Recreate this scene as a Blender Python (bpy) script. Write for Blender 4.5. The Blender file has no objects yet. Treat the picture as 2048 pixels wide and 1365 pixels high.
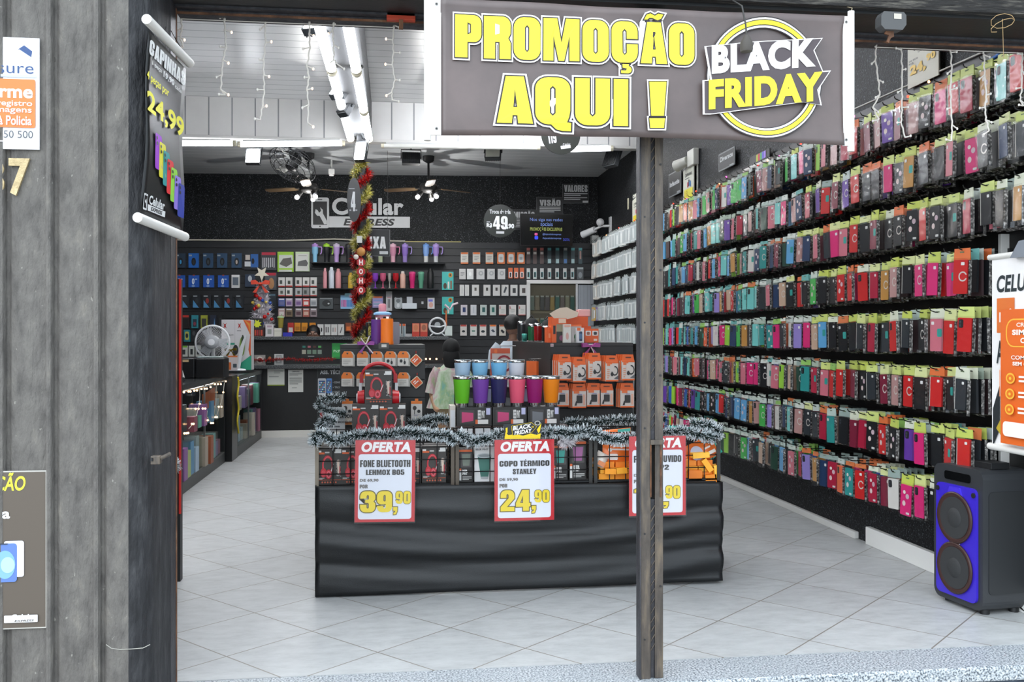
import bpy, bmesh, math, random
from mathutils import Vector, Matrix
random.seed(11)
S = bpy.context.scene
COL = S.collection
# ---------------- camera -------------------------------------------------
F, H = 1900.0, 1.30                       # focal length in pixels, lens height above the shop floor
TH = math.atan(242 / F)
CT, ST = math.cos(TH), math.sin(TH)
cd = bpy.data.cameras.new('camera'); cam = bpy.data.objects.new('camera', cd); COL.objects.link(cam)
cam.location = (0, 0, H); cam.rotation_euler = (math.pi / 2, 0, -TH)
cd.sensor_width = 36; cd.lens = 36 * F / 2048; cd.shift_y = -10.5 / 2048; cd.clip_end = 200
S.camera = cam
# ---------------- world, lights, exposure --------------------------------
S.view_settings.view_transform = 'Standard'; S.view_settings.look = 'None'
S.view_settings.exposure = 0.45; S.view_settings.gamma = 1
S.view_settings.use_curve_mapping = False
W = bpy.data.worlds.new('sky'); S.world = W; W.use_nodes = True
bg = W.node_tree.nodes['Background']; bg.inputs[0].default_value = (0.77, 0.89, 1.0, 1); bg.inputs[1].default_value = 1.7
try: S.cycles.transparent_max_bounces = 16
except Exception: pass

def area(name, loc, rot, sx, sy, power, col=(1, 1, 1), spread=180):
    l = bpy.data.lights.new(name, 'AREA'); l.shape = 'RECTANGLE'; l.size = sx; l.size_y = sy
    l.energy = power; l.color = col; l.spread = math.radians(spread)
    o = bpy.data.objects.new(name, l); o.location = loc; o.rotation_euler = rot; COL.objects.link(o); return o
sl_ = bpy.data.lights.new('sky_glow', 'SUN'); sl_.energy = 1.7; sl_.angle = math.radians(75); sl_.color = (.92, .96, 1)   # bright open sky over the street, hazed
so = bpy.data.objects.new('sky_glow', sl_); so.rotation_euler = Vector((.55, .75, -.62)).to_track_quat('-Z', 'Y').to_euler(); COL.objects.link(so)
# ---------------- picture ray onto real planes ----------------------------
YB, KB = 13.7, -0.076                     # rear wall: Y = YB + KB * X
PHB = math.atan(KB)
def P(px, py): a = (px - 1024) / F; return (a * CT + ST, CT - a * ST, (672 - py) / F)
def onY(px, py, Y): a = P(px, py); t = Y / a[1]; return Vector((a[0] * t, Y, H + a[2] * t))
def onX(px, py, X): a = P(px, py); t = X / a[0]; return Vector((X, a[1] * t, H + a[2] * t))
def onZ(px, py, Z): a = P(px, py); t = (Z - H) / a[2]; return Vector((a[0] * t, a[1] * t, Z))
def onB(px, py, o=0.0): a = P(px, py); t = (YB - o) / (a[1] - KB * a[0]); return Vector((a[0] * t, a[1] * t, H + a[2] * t))
# ---------------- materials -----------------------------------------------
MATS = {}
def lin(c): return c / 12.92 if c <= 0.04045 else ((c + 0.055) / 1.055) ** 2.4
def hexc(h): h = h.lstrip('#'); return tuple(lin(int(h[i:i + 2], 16) / 255) for i in (0, 2, 4)) + (1,)
def newmat(n):
    m = bpy.data.materials.new(n); m.use_nodes = True; MATS[n] = m
    return m, m.node_tree, m.node_tree.nodes['Principled BSDF']
def nd(nt, t, **k):
    n = nt.nodes.new(t)
    for a, b in k.items():
        if a.startswith('i_'): n.inputs[a[2:].replace('_', ' ')].default_value = b
        else: setattr(n, a, b)
    return n
def mat(n):
    """'#rrggbb' with options after slashes: r<rough> m (metal) e<emission> c (coat)"""
    if n in MATS: return MATS[n]
    p = n.split('/'); m, nt, b = newmat(n); c = hexc(p[0])
    b.inputs['Base Color'].default_value = c; b.inputs['Roughness'].default_value = 0.5
    for q in p[1:]:
        if q[0] == 'r': b.inputs['Roughness'].default_value = float(q[1:])
        elif q == 'm': b.inputs['Metallic'].default_value = 1
        elif q == 'c': b.inputs['Coat Weight'].default_value = 0.6
        elif q[0] == 'e':
            b.inputs['Emission Color'].default_value = c; b.inputs['Emission Strength'].default_value = float(q[1:])
    return m
def noise(nt, scale, detail=4, coord='Object', sc=None, rough=0.6):
    tc = nd(nt, 'ShaderNodeTexCoord'); n = nd(nt, 'ShaderNodeTexNoise'); n.inputs['Scale'].default_value = scale
    n.inputs['Detail'].default_value = detail; n.inputs['Roughness'].default_value = rough
    if sc:
        mp = nd(nt, 'ShaderNodeMapping'); mp.inputs['Scale'].default_value = sc
        nt.links.new(tc.outputs[coord], mp.inputs[0]); nt.links.new(mp.outputs[0], n.inputs[0])
    else: nt.links.new(tc.outputs[coord], n.inputs[0])
    return n
def ramp(nt, src, *stops):
    r = nd(nt, 'ShaderNodeValToRGB'); nt.links.new(src, r.inputs[0]); e = r.color_ramp.elements
    e[0].position, e[0].color = stops[0][0], hexc(stops[0][1]); e[1].position, e[1].color = stops[-1][0], hexc(stops[-1][1])
    for q in stops[1:-1]: x = e.new(q[0]); x.color = hexc(q[1])
    return r
def bump(nt, b, src, st, dist=0.01):
    q = nd(nt, 'ShaderNodeBump'); q.inputs['Strength'].default_value = st; q.inputs['Distance'].default_value = dist
    nt.links.new(src, q.inputs['Height']); nt.links.new(q.outputs[0], b.inputs['Normal'])
def mixc(nt, a, b, f, mode='MIX'):
    x = nd(nt, 'ShaderNodeMix', data_type='RGBA', blend_type=mode)
    for s, i in ((f, 0), (a, 6), (b, 7)):
        if hasattr(s, 'links') or hasattr(s, 'is_linked'): nt.links.new(s, x.inputs[i])
        else: x.inputs[i].default_value = s
    return x.outputs[2]
def math_(nt, op, a, b=None):
    x = nd(nt, 'ShaderNodeMath', operation=op)
    for i, s in enumerate((a, b)):
        if s is None: continue
        if hasattr(s, 'is_linked'): nt.links.new(s, x.inputs[i])
        else: x.inputs[i].default_value = s
    return x.outputs[0]
def textured(n, scale, stops, rough=0.6, bst=0.0, bscale=None, sc=None, detail=5, metal=0, bsc=None, dist=0.01):
    m, nt, b = newmat(n); z = noise(nt, scale, detail, sc=sc); r = ramp(nt, z.outputs['Fac'], *stops)
    nt.links.new(r.outputs[0], b.inputs['Base Color']); b.inputs['Roughness'].default_value = rough; b.inputs['Metallic'].default_value = metal
    if bst: bump(nt, b, noise(nt, bscale or scale, 5, sc=bsc).outputs['Fac'], bst, dist)
    return m, nt, b
# weathered dark plaster of the front pier: stains run downwards
m, nt, b = textured('plaster', 7.0, [(0.25, '#4a4744'), (0.45, '#625e5a'), (0.6, '#6c6863'), (0.8, '#827c73')], 0.85, 1.0, 45, sc=(3, 3, 1.3), detail=8, bsc=(1, 1, .35), dist=.012)
sp = noise(nt, 70, 3, sc=(1, 1, .6)); k = ramp(nt, sp.outputs['Fac'], (0.70, '#000000'), (0.745, '#ffffff'))
old = b.inputs['Base Color'].links[0].from_socket
nt.links.new(mixc(nt, old, hexc('#a9a59c'), math_(nt, 'MULTIPLY', k.outputs[0], 0.55)), b.inputs['Base Color'])
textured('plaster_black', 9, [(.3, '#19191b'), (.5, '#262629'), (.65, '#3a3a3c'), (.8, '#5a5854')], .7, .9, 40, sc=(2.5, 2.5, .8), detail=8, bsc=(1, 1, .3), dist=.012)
# glittering black stucco
def stucco(n, base, glo, glit):
    m, nt, b = newmat(n); z = noise(nt, 60, 4); b.inputs['Roughness'].default_value = 0.55; b.inputs['Specular IOR Level'].default_value = .25
    g = noise(nt, 110, 2); k = ramp(nt, g.outputs['Fac'], (0.62, '#000000'), (0.68, '#ffffff'))
    big = noise(nt, 1.3, 4); r = ramp(nt, big.outputs['Fac'], (0.35, base), (0.7, glo))
    nt.links.new(mixc(nt, r.outputs[0], hexc(glit), k.outputs[0]), b.inputs['Base Color']); bump(nt, b, z.outputs['Fac'], 0.6, 0.01)
stucco('stucco', '#0c0d0f', '#141619', '#6a7076'); stucco('stucco_fine', '#0e1012', '#181b1e', '#7a8086')
textured('black_paint', 3, [(0.3, '#08090a'), (0.7, '#131415')], 0.5, 0.1, 30)
textured('black_board', 8, [(0.3, '#0d0d0d'), (0.7, '#151414')], 0.5, 0.05, 60)
textured('grey_board', 8, [(0.3, '#211f1e'), (0.7, '#2b2826')], 0.5, 0.05, 60)
textured('slat', 2, [(0.3, '#15171a'), (0.7, '#1f2226')], 0.5)
textured('granite', 130, [(0.36, '#3e434a'), (0.46, '#8b9298'), (0.56, '#b9bec2'), (0.7, '#d5d6d4')], 0.35, 0.1, 140, detail=3)
textured('granite_dark', 120, [(0.38, '#15171a'), (0.5, '#3a3d40'), (0.62, '#7b7f80')], 0.3, detail=3)
textured('riser', 20, [(0.3, '#2f3947'), (0.7, '#4a5563')], 0.7, 0.2, 50)
textured('pavement', 6, [(0.3, '#8d8a85'), (0.7, '#a8a49d')], 0.9, 0.3, 40)
textured('steel', 6, [(0.25, '#332f2c'), (0.5, '#514942'), (0.65, '#6b5f50'), (0.8, '#7c6048')], 0.5, 0.25, 30, sc=(6, 6, .9), detail=8, metal=0.1)
textured('steel_dark', 8, [(0.3, '#2a2a2d'), (0.6, '#444347'), (0.8, '#5c4b40')], 0.5, 0.3, 40, sc=(4, 4, 1), metal=0.35)
textured('rust', 18, [(0.3, '#3f2b20'), (0.6, '#7a5238'), (0.8, '#8d7a63')], 0.8, 0.3, 40)
textured('beam_wood', 22, [(0.3, '#0f0e0d'), (0.52, '#24211f'), (0.64, '#57534c'), (0.8, '#8b867b')], 0.85, 0.9, 30, sc=(.35, 3, 3), bsc=(.3, 3, 3), detail=8, dist=.02)
textured('brass', 40, [(0.3, '#a08d68'), (0.7, '#cdb88e')], 0.5, 0.5, 60, metal=0.4)
textured('cloth', 7, [(0.3, '#090a0b'), (0.7, '#101215')], 0.45, 0.12, 180)
m, nt, b = textured('vinyl', 4, [(0.3, '#4d413f'), (0.7, '#61524f')], 0.42, 0.08, 14); b.inputs['Specular IOR Level'].default_value = 0.75
textured('white_vinyl', 4, [(0.3, '#e9e6e4'), (0.7, '#f6f4f2')], 0.4)
m, nt, b = textured('tan_board', 10, [(0.3, '#7d7264'), (0.7, '#938775')], 0.6)
# floor: 43 cm tiles laid on the diagonal
m, nt, b = newmat('tiles'); tc = nd(nt, 'ShaderNodeTexCoord'); mp = nd(nt, 'ShaderNodeMapping', vector_type='TEXTURE')
mp.inputs['Location'].default_value = (-0.635, 4.571, 0); mp.inputs['Rotation'].default_value = (0, 0, math.radians(-47.5)); mp.inputs['Scale'].default_value = (.43, .43, 1)
nt.links.new(tc.outputs['Object'], mp.inputs[0]); sx = nd(nt, 'ShaderNodeSeparateXYZ'); nt.links.new(mp.outputs[0], sx.inputs[0])
def edge(o):
    f = math_(nt, 'FRACT', o); return math_(nt, 'MINIMUM', f, math_(nt, 'SUBTRACT', 1.0, f))
g = math_(nt, 'LESS_THAN', math_(nt, 'MINIMUM', edge(sx.outputs[0]), edge(sx.outputs[1])), 0.0075)
v = noise(nt, 7, 8, sc=(1, 2.2, 1), rough=.7); r = ramp(nt, v.outputs['Fac'], (0.3, '#a4a6a6'), (0.5, '#b3b5b5'), (0.7, '#bdbfbf'))
wn = nd(nt, 'ShaderNodeTexWhiteNoise', noise_dimensions='2D'); fl = nd(nt, 'ShaderNodeVectorMath', operation='FLOOR'); nt.links.new(mp.outputs[0], fl.inputs[0]); nt.links.new(fl.outputs[0], wn.inputs[0])
tv = math_(nt, 'ADD', math_(nt, 'MULTIPLY', wn.outputs[0], .09), .91); cmb = nd(nt, 'ShaderNodeCombineColor')
for i in range(3): nt.links.new(tv, cmb.inputs[i])
tcol = mixc(nt, r.outputs[0], cmb.outputs[0], 1.0, 'MULTIPLY')
nt.links.new(mixc(nt, tcol, hexc('#7d776e'), g), b.inputs['Base Color']); b.inputs['Roughness'].default_value = 0.4
bump(nt, b, math_(nt, 'SUBTRACT', 1.0, g), 0.3, 0.003)
# PVC boards: grooves across the depth (Y) or across the width (X)
def pvc(n, axis, pitch, c0, c1, dark='#8d8f90', rough=.3):
    m, nt, b = newmat(n); tc = nd(nt, 'ShaderNodeTexCoord'); sx = nd(nt, 'ShaderNodeSeparateXYZ'); nt.links.new(tc.outputs['Object'], sx.inputs[0])
    f = math_(nt, 'FRACT', math_(nt, 'DIVIDE', sx.outputs[axis], pitch)); k = math_(nt, 'LESS_THAN', f, .06)
    v = noise(nt, 2, 3); r = ramp(nt, v.outputs['Fac'], (.3, c0), (.7, c1))
    nt.links.new(mixc(nt, r.outputs[0], hexc(dark), k), b.inputs['Base Color']); b.inputs['Roughness'].default_value = rough
    bump(nt, b, math_(nt, 'SUBTRACT', 1.0, k), .5, .006)
pvc('pvc_front', 1, .2, '#d6d6d6', '#e0e0df'); pvc('pvc_fascia', 0, .26, '#dddbd8', '#e6e4e1'); pvc('pvc_rear', 1, .2, '#b4b7ba', '#c0c3c5', '#e8e8e8')
pvc('door_ribs', 0, .05, '#8b9096', '#9aa0a6', '#6a6e74')
# clear things
def clear(n, tint, gl, rough, bst=0):
    m, nt, b = newmat(n); nt.nodes.remove(b); out = nt.nodes['Material Output']
    t = nd(nt, 'ShaderNodeBsdfTransparent'); t.inputs[0].default_value = tint; g = nd(nt, 'ShaderNodeBsdfGlossy'); g.inputs['Roughness'].default_value = rough
    x = nd(nt, 'ShaderNodeMixShader'); x.inputs[0].default_value = gl
    nt.links.new(t.outputs[0], x.inputs[1]); nt.links.new(g.outputs[0], x.inputs[2]); nt.links.new(x.outputs[0], out.inputs[0])
    if bst:
        q = nd(nt, 'ShaderNodeBump'); q.inputs['Strength'].default_value = bst; q.inputs['Distance'].default_value = .01
        nt.links.new(noise(nt, 9, 2).outputs['Fac'], q.inputs['Height']); nt.links.new(q.outputs[0], g.inputs['Normal'])
clear('glass', (.93, .96, .95, 1), .09, .02); clear('sleeve', (.95, .95, .95, 1), .075, .16, .6); clear('laminate', (.97, .97, .97, 1), .05, .1, .15)
textured('crumple', 60, [(0.35, '#23211f'), (0.52, '#5b5855'), (0.66, '#b9b5b0')], .22, 1.0, 50, detail=3)
MATS['chrome'] = mat('#d2d2d2/r.18/m'); MATS['gun'] = mat('#8a8a8a/r.3/m')
# ---------------- mesh builder ---------------------------------------------
_tc = {}
def arc(cx, cz, r, a0, a1, n=5): return [(cx + r * math.cos(math.radians(a0 + (a1 - a0) * i / n)), cz + r * math.sin(math.radians(a0 + (a1 - a0) * i / n))) for i in range(n + 1)]
def glyphs():
    """heavy condensed poster capitals, height 1: (advance, loops)"""
    A = lambda *q: arc(*q); W_ = .66; R = .24
    ring = A(W_ - R, 1 - R, R, 0, 90) + A(R, 1 - R, R, 90, 180) + A(R, R, R, 180, 270) + A(W_ - R, R, R, 270, 360)
    hole = [(.275, .24), (.275, .76), (.33, .82), (.385, .76), (.385, .24), (.33, .18)]
    c = [(W_, .58)] + A(W_ - R, 1 - R, R, 0, 90) + A(R, 1 - R, R, 90, 180) + A(R, R, R, 180, 270) + A(W_ - R, R, R, 270, 360) + [(W_, .45), (.385, .45), (.385, .24), (.33, .18), (.275, .24), (.275, .76), (.33, .82), (.385, .76), (.385, .58)]
    ced = [(.275, -.035), (.43, -.035), (.43, -.08)] + A(.42, -.17, .085, 60, -90) + [(.24, -.255), (.24, -.19), (.36, -.19), (.385, -.14), (.275, -.12)]
    a = [(0, 0), (.28, 0), (.295, .17), (.385, .17), (.40, 0), (.68, 0), (.51, 1), (.17, 1)]; ah = [(.31, .34), (.34, .74), (.385, .34)]
    til = [(.09, 1.06), (.15, 1.17), (.24, 1.2), (.36, 1.15), (.44, 1.2), (.57, 1.18), (.52, 1.09), (.43, 1.05), (.3, 1.1), (.22, 1.1), (.17, 1.06)]
    p = [(0, 0), (.3, 0), (.3, .37)] + A(.46, .55, .18, -90, 0) + A(.46, .82, .18, 0, 90) + [(0, 1)]
    r = [(0, 0), (.275, 0), (.275, .4), (.385, .4), (.385, 0), (.66, 0), (.66, .38), (.6, .49)] + [(.655, .6)] + A(.46, .8, .2, 0, 90) + [(0, 1)]
    q = A(W_ - R, 1 - R, R, 0, 90) + A(R, 1 - R, R, 90, 180) + A(R, R, R, 180, 270) + [(.3, 0), (.4, -.1), (.52, -.13), (.68, -.13), (.68, .04), (.6, .05), (.64, .16), (W_, .3)]
    s = [(.62, .62)] + A(.42, .8, .2, 0, 90) + A(.22, .8, .2, 90, 200) + [(.08, .58), (.385, .33), (.385, .22), (.33, .17), (.275, .22), (.275, .4), (0, .4)] + A(.22, .2, .2, 180, 270) + A(.44, .2, .2, 270, 370) + [(.58, .44), (.275, .68), (.275, .78), (.32, .83), (.36, .78), (.36, .62)]
    n = [(0, 0), (.25, 0), (.25, .45), (.38, 0), (.63, 0), (.63, 1), (.38, 1), (.38, .55), (.25, 1), (0, 1)]
    T3 = A(.24, .76, .24, 180, 90) + A(.42, .76, .24, 90, 0); B3 = A(.42, .24, .24, 0, -90) + A(.24, .24, .24, 270, 180)
    e = [(0, 0), (.52, 0), (.52, .18), (.28, .18), (.28, .42), (.48, .42), (.48, .59), (.28, .59), (.28, .82), (.52, .82), (.52, 1), (0, 1)]
    more = {' ': (.26, []), ',': (.34, [[(0, .22), (.28, .22), (.28, 0), (.2, -.2), (.02, -.22), (.02, -.12), (.12, -.08), (.14, 0), (0, 0)]]), 'F': (.54, [[(0, 0), (.28, 0), (.28, .4), (.48, .4), (.48, .58), (.28, .58), (.28, .82), (.52, .82), (.52, 1), (0, 1)]]),
        'B': (.7, [[(0, 0)] + A(.44, .22, .22, -90, 0) + [(.66, .4), (.58, .51), (.65, .62)] + A(.44, .79, .21, 0, 90) + [(0, 1)], [(.28, .19), (.28, .42), (.38, .4), (.38, .21)], [(.28, .6), (.28, .83), (.38, .81), (.38, .62)]]), 'T': (.58, [[(.14, 0), (.42, 0), (.42, .82), (.56, .82), (.56, 1), (0, 1), (0, .82), (.14, .82)]]),
        'Y': (.68, [[(.2, 0), (.48, 0), (.48, .38), (.68, 1), (.4, 1), (.34, .66), (.28, 1), (0, 1), (.2, .38)]]), 'D': (.7, [[(0, 0)] + A(.42, .24, .24, -90, 0) + A(.42, .76, .24, 0, 90) + [(0, 1)], [(.28, .19), (.28, .81), (.38, .77), (.38, .23)]]), 'É': (.54, [e, [(.14, 1.05), (.28, 1.05), (.44, 1.22), (.24, 1.22)]]), '0': (.7, [ring, hole]),
        '9': (.7, [A(.42, .76, .24, 0, 90) + A(.24, .76, .24, 90, 180) + [(0, .58)] + A(.2, .57, .2, 180, 270) + [(.38, .38), (.38, .22), (.33, .17), (.28, .22), (.28, .3), (0, .3), (0, .24)] + A(.24, .24, .24, 180, 270) + A(.42, .24, .24, 270, 360), [(.28, .54), (.28, .78), (.33, .83), (.38, .78), (.38, .54), (.33, .5)]]),
        '3': (.7, [[(0, .66)] + T3 + [(.66, .62), (.58, .52), (.66, .42)] + B3 + [(0, .36), (.28, .36), (.28, .22), (.33, .17), (.38, .22), (.38, .4), (.34, .45), (.22, .45), (.22, .6), (.34, .6), (.38, .64), (.38, .78), (.33, .83), (.28, .78), (.28, .66)]]), '2': (.7, [T3 + [(.66, .6), (.3, .2), (.66, .2), (.66, 0), (0, 0), (0, .2), (.38, .62), (.38, .78), (.33, .83), (.28, .78), (.28, .64), (0, .64)]]),
        '4': (.74, [[(.34, 0), (.62, 0), (.62, .2), (.7, .2), (.7, .38), (.62, .38), (.62, 1), (.3, 1), (0, .38), (0, .2), (.34, .2)], [(.34, .38), (.34, .74), (.2, .38)]]), '1': (.46, [[(.12, 0), (.4, 0), (.4, 1), (.2, 1), (.16, .9), (0, .82), (0, .68), (.12, .68)]]),
        '5': (.7, [[(0, .36), (.28, .36), (.28, .22), (.33, .17), (.38, .22), (.38, .46), (.33, .5), (.28, .46), (.02, .46), (.04, 1), (.6, 1), (.6, .82), (.28, .82), (.27, .6), (.3, .64), (.44, .64)] + A(.46, .44, .2, 90, 0) + B3])}
    return {**more, 'O': (.7, [ring, hole]), 'C': (.7, [c]), 'Ç': (.7, [c, ced]), 'A': (.69, [a, ah]), 'Ã': (.69, [a, ah, til]), 'P': (.67, [p, [(.3, .54), (.3, .83), (.385, .79), (.385, .58)]]), 'R': (.7, [r, [(.275, .57), (.275, .83), (.385, .8), (.385, .6)]]),
        'M': (.94, [[(0, 0), (.25, 0), (.25, .6), (.38, 0), (.52, 0), (.65, .6), (.65, 0), (.9, 0), (.9, 1), (.56, 1), (.45, .42), (.34, 1), (0, 1)]]), 'Q': (.72, [q, hole]), 'U': (.7, [[(0, 1)] + A(R, R, R, 180, 270) + A(W_ - R, R, R, 270, 360) + [(W_, 1), (.385, 1), (.385, .24), (.33, .18), (.275, .24), (.275, 1)]]), 'I': (.33, [[(0, 0), (.275, 0), (.275, 1), (0, 1)]]),
        'N': (.67, [n]), 'H': (.7, [[(0, 0), (.28, 0), (.28, .4), (.38, .4), (.38, 0), (.66, 0), (.66, 1), (.38, 1), (.38, .6), (.28, .6), (.28, 1), (0, 1)]]), 'S': (.66, [s]), 'V': (.66, [[(.2, 0), (.48, 0), (.68, 1), (.39, 1), (.34, .4), (.275, 1), (0, 1)]]), 'L': (.5, [[(0, 0), (.5, 0), (.5, .18), (.28, .18), (.28, 1), (0, 1)]]),
        'E': (.54, [[(0, 0), (.52, 0), (.52, .18), (.28, .18), (.28, .42), (.48, .42), (.48, .59), (.28, .59), (.28, .82), (.52, .82), (.52, 1), (0, 1)]]), 'X': (.7, [[(0, 0), (.27, 0), (.34, .28), (.41, 0), (.68, 0), (.5, .5), (.68, 1), (.41, 1), (.34, .74), (.27, 1), (0, 1), (.18, .5)]])}
GL = glyphs()
HOLES = {'O': (1,), 'A': (1,), 'Ã': (1,), 'P': (1,), 'R': (1,), 'Q': (1,), '0': (1,), '9': (1,), 'D': (1,), '4': (1,), 'B': (1, 2)}
def bgeo(ch, off, solid):
    cu = bpy.data.curves.new('t', 'CURVE'); cu.dimensions = '2D'; cu.fill_mode = 'BOTH'; cu.offset = off
    if not GL[ch][1]: return [], []
    for i, lp in enumerate(GL[ch][1]):
        if solid and i in HOLES.get(ch, ()): continue
        sp_ = cu.splines.new('POLY'); sp_.points.add(len(lp) - 1); sp_.use_cyclic_u = True
        for q, (a, b) in zip(sp_.points, lp): q.co = (a, b, 0, 1)
    ob = bpy.data.objects.new('t', cu); me = bpy.data.meshes.new_from_object(ob); r = ([(v.co.x, v.co.y) for v in me.vertices], [tuple(p.vertices) for p in me.polygons])
    bpy.data.objects.remove(ob); bpy.data.curves.remove(cu); bpy.data.meshes.remove(me); return r
def tgeo(s, off, base=None):
    base = off if base is None else base; k = (s, round(off, 4), round(base, 4))
    if k not in _tc and s[0] == '^':
        vs, fs, x = [], [], 0
        for ch in s[1:]:
            a, b = bgeo(ch, off, off - base > .05); fs += [tuple(i + len(vs) for i in f) for f in b]; vs += [(p + x, q) for p, q in a]; x += GL[ch][0] + .035
        _tc[k] = (vs, fs)
    if k not in _tc:
        cu = bpy.data.curves.new('t', 'FONT'); cu.body = s; cu.size = 1; cu.space_character = 1 + max(0, base - .02) * 2.4
        cu.offset = off; cu.resolution_u = 4
        ob = bpy.data.objects.new('t', cu); me = bpy.data.meshes.new_from_object(ob)
        _tc[k] = ([(v.co.x, v.co.y) for v in me.vertices], [tuple(p.vertices) for p in me.polygons])
        bpy.data.objects.remove(ob); bpy.data.curves.remove(cu); bpy.data.meshes.remove(me)
    return _tc[k]
def rrect(x0, z0, x1, z1, r, n=4):
    o = []
    for cx, cz, a0 in ((x1 - r, z1 - r, 0), (x0 + r, z1 - r, 90), (x0 + r, z0 + r, 180), (x1 - r, z0 + r, 270)):
        for i in range(n + 1):
            a = math.radians(a0 + 90 * i / n); o.append((cx + r * math.cos(a), cz + r * math.sin(a)))
    return o
def ell(cx, cz, rx, rz, n=24): return [(cx + rx * math.cos(2 * math.pi * i / n), cz + rz * math.sin(2 * math.pi * i / n)) for i in range(n)]
class MB:
    def __init__(s): s.v = []; s.f = []; s.fm = []; s.sm = []; s.ms = []; s.M = None
    def mi(s, m):
        if m not in s.ms: s.ms.append(m)
        return s.ms.index(m)
    def add(s, vs, fs, m, smooth=False):
        b = len(s.v); i = s.mi(m)
        s.v += [tuple(s.M @ Vector(v)) for v in vs] if s.M else [tuple(v) for v in vs]
        for f in fs: s.f.append(tuple(b + q for q in f)); s.fm.append(i); s.sm.append(smooth)
        return s
    def box(s, x0, y0, z0, x1, y1, z1, m):
        v = [(x, y, z) for x in (x0, x1) for y in (y0, y1) for z in (z0, z1)]
        return s.add(v, [(0, 1, 3, 2), (4, 6, 7, 5), (0, 4, 5, 1), (2, 3, 7, 6), (0, 2, 6, 4), (1, 5, 7, 3)], m)
    def prism(s, o, y0, y1, m, m2=None):
        """outline in x,z extruded from y0 (front) to y1"""
        n = len(o); a = sum(o[i][0] * o[(i + 1) % n][1] - o[(i + 1) % n][0] * o[i][1] for i in range(n))
        if a < 0: o = o[::-1]
        v = [(x, y0, z) for x, z in o] + [(x, y1, z) for x, z in o]
        s.add(v, [tuple(range(n)), tuple(range(2 * n - 1, n - 1, -1))], m)
        return s.add(v, [(i, n + i, n + (i + 1) % n, (i + 1) % n) for i in range(n)], m2 or m)
    def poly(s, o, y, m):
        n = len(o); a = sum(o[i][0] * o[(i + 1) % n][1] - o[(i + 1) % n][0] * o[i][1] for i in range(n))
        if a < 0: o = o[::-1]
        return s.add([(x, y, z) for x, z in o], [tuple(range(n))], m)
    def quad(s, a, b, c, d, m): return s.add([a, b, c, d], [(0, 1, 2, 3)], m)
    def ring(s, cx, cz, ro, ri, y, m, n=40, sz=1.0):
        v = []
        for i in range(n):
            a = 2 * math.pi * i / n; c, q = math.cos(a), math.sin(a) * sz
            v += [(cx + ro * c, y, cz + ro * q), (cx + ri * c, y, cz + ri * q)]
        return s.add(v, [(2 * i, (2 * i + 2) % (2 * n), (2 * i + 3) % (2 * n), 2 * i + 1) for i in range(n)], m)
    def cyl(s, p0, p1, r0, r1, m, n=12, caps=True, smooth=True):
        p0, p1 = Vector(p0), Vector(p1); d = (p1 - p0).normalized(); u = d.orthogonal().normalized(); w = d.cross(u); v = []
        for i in range(n):
            a = 2 * math.pi * i / n; q = u * math.cos(a) + w * math.sin(a); v += [p0 + q * r0, p1 + q * r1]
        s.add(v, [(2 * i, (2 * i + 2) % (2 * n), (2 * i + 3) % (2 * n), 2 * i + 1) for i in range(n)], m, smooth)
        if caps: s.add(v, [tuple(range(2 * n - 2, -2, -2)), tuple(range(1, 2 * n, 2))], m)
        return s
    def tube(s, pts, r, m, n=6, closed=False):
        pts = [Vector(p) for p in pts]; N = len(pts); v = []; u = None
        for i, p in enumerate(pts):
            a = pts[i - 1] if i or closed else p; b = pts[(i + 1) % N] if i < N - 1 or closed else p; d = (b - a).normalized()
            u = d.orthogonal().normalized() if u is None else (u - d * u.dot(d)).normalized(); w = d.cross(u)
            rr = r[i] if isinstance(r, (list, tuple)) else r
            v += [p + (u * math.cos(2 * math.pi * j / n) + w * math.sin(2 * math.pi * j / n)) * rr for j in range(n)]
        R = N if closed else N - 1
        f = [(i * n + j, i * n + (j + 1) % n, ((i + 1) % N) * n + (j + 1) % n, ((i + 1) % N) * n + j) for i in range(R) for j in range(n)]
        s.add(v, f, m, True)
        if not closed: s.add(v[:n] + v[-n:], [tuple(range(n - 1, -1, -1)), tuple(range(n, 2 * n))], m)
        return s
    def lathe(s, prof, m, n=20, c=(0, 0, 0), smooth=True):
        v = []; k = len(prof)
        for r, z in prof: v += [(c[0] + r * math.cos(2 * math.pi * j / n), c[1] + r * math.sin(2 * math.pi * j / n), c[2] + z) for j in range(n)]
        s.add(v, [(i * n + j, i * n + (j + 1) % n, (i + 1) * n + (j + 1) % n, (i + 1) * n + j) for i in range(k - 1) for j in range(n)], m, smooth)
        return s.add(v, [tuple(range(n - 1, -1, -1)), tuple(range((k - 1) * n, k * n))], m)
    def ball(s, c, r, m, n=10, k=6):
        rx, ry, rz = r if isinstance(r, (tuple, list)) else (r, r, r); v = []
        for i in range(k + 1):
            t = math.pi * i / k; v += [(c[0] + rx * math.sin(t) * math.cos(2 * math.pi * j / n), c[1] + ry * math.sin(t) * math.sin(2 * math.pi * j / n), c[2] - rz * math.cos(t)) for j in range(n)]
        return s.add(v, [(i * n + j, i * n + (j + 1) % n, (i + 1) * n + (j + 1) % n, (i + 1) * n + j) for i in range(k) for j in range(n)], m, True)
    def text(s, t, x0, z0, x1, z1, y, m, off=0.0, grow=0.0, shear=0.0, rise=0.0):
        bv, _ = tgeo(t, off); xs = [q[0] for q in bv]; zs = [q[1] for q in bv]; a, b, c, d = min(xs), max(xs), min(zs), max(zs)
        kx = (x1 - x0) / (b - a); kz = (z1 - z0) / (d - c); vs, fs = tgeo(t, off + grow, off); o = []
        for q in vs:
            x = x0 + (q[0] - a) * kx; z = z0 + (q[1] - c) * kz; o.append((x + shear * (z - z0), y, z + rise * (x - x0)))
        return s.add(o, fs, m)
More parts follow.
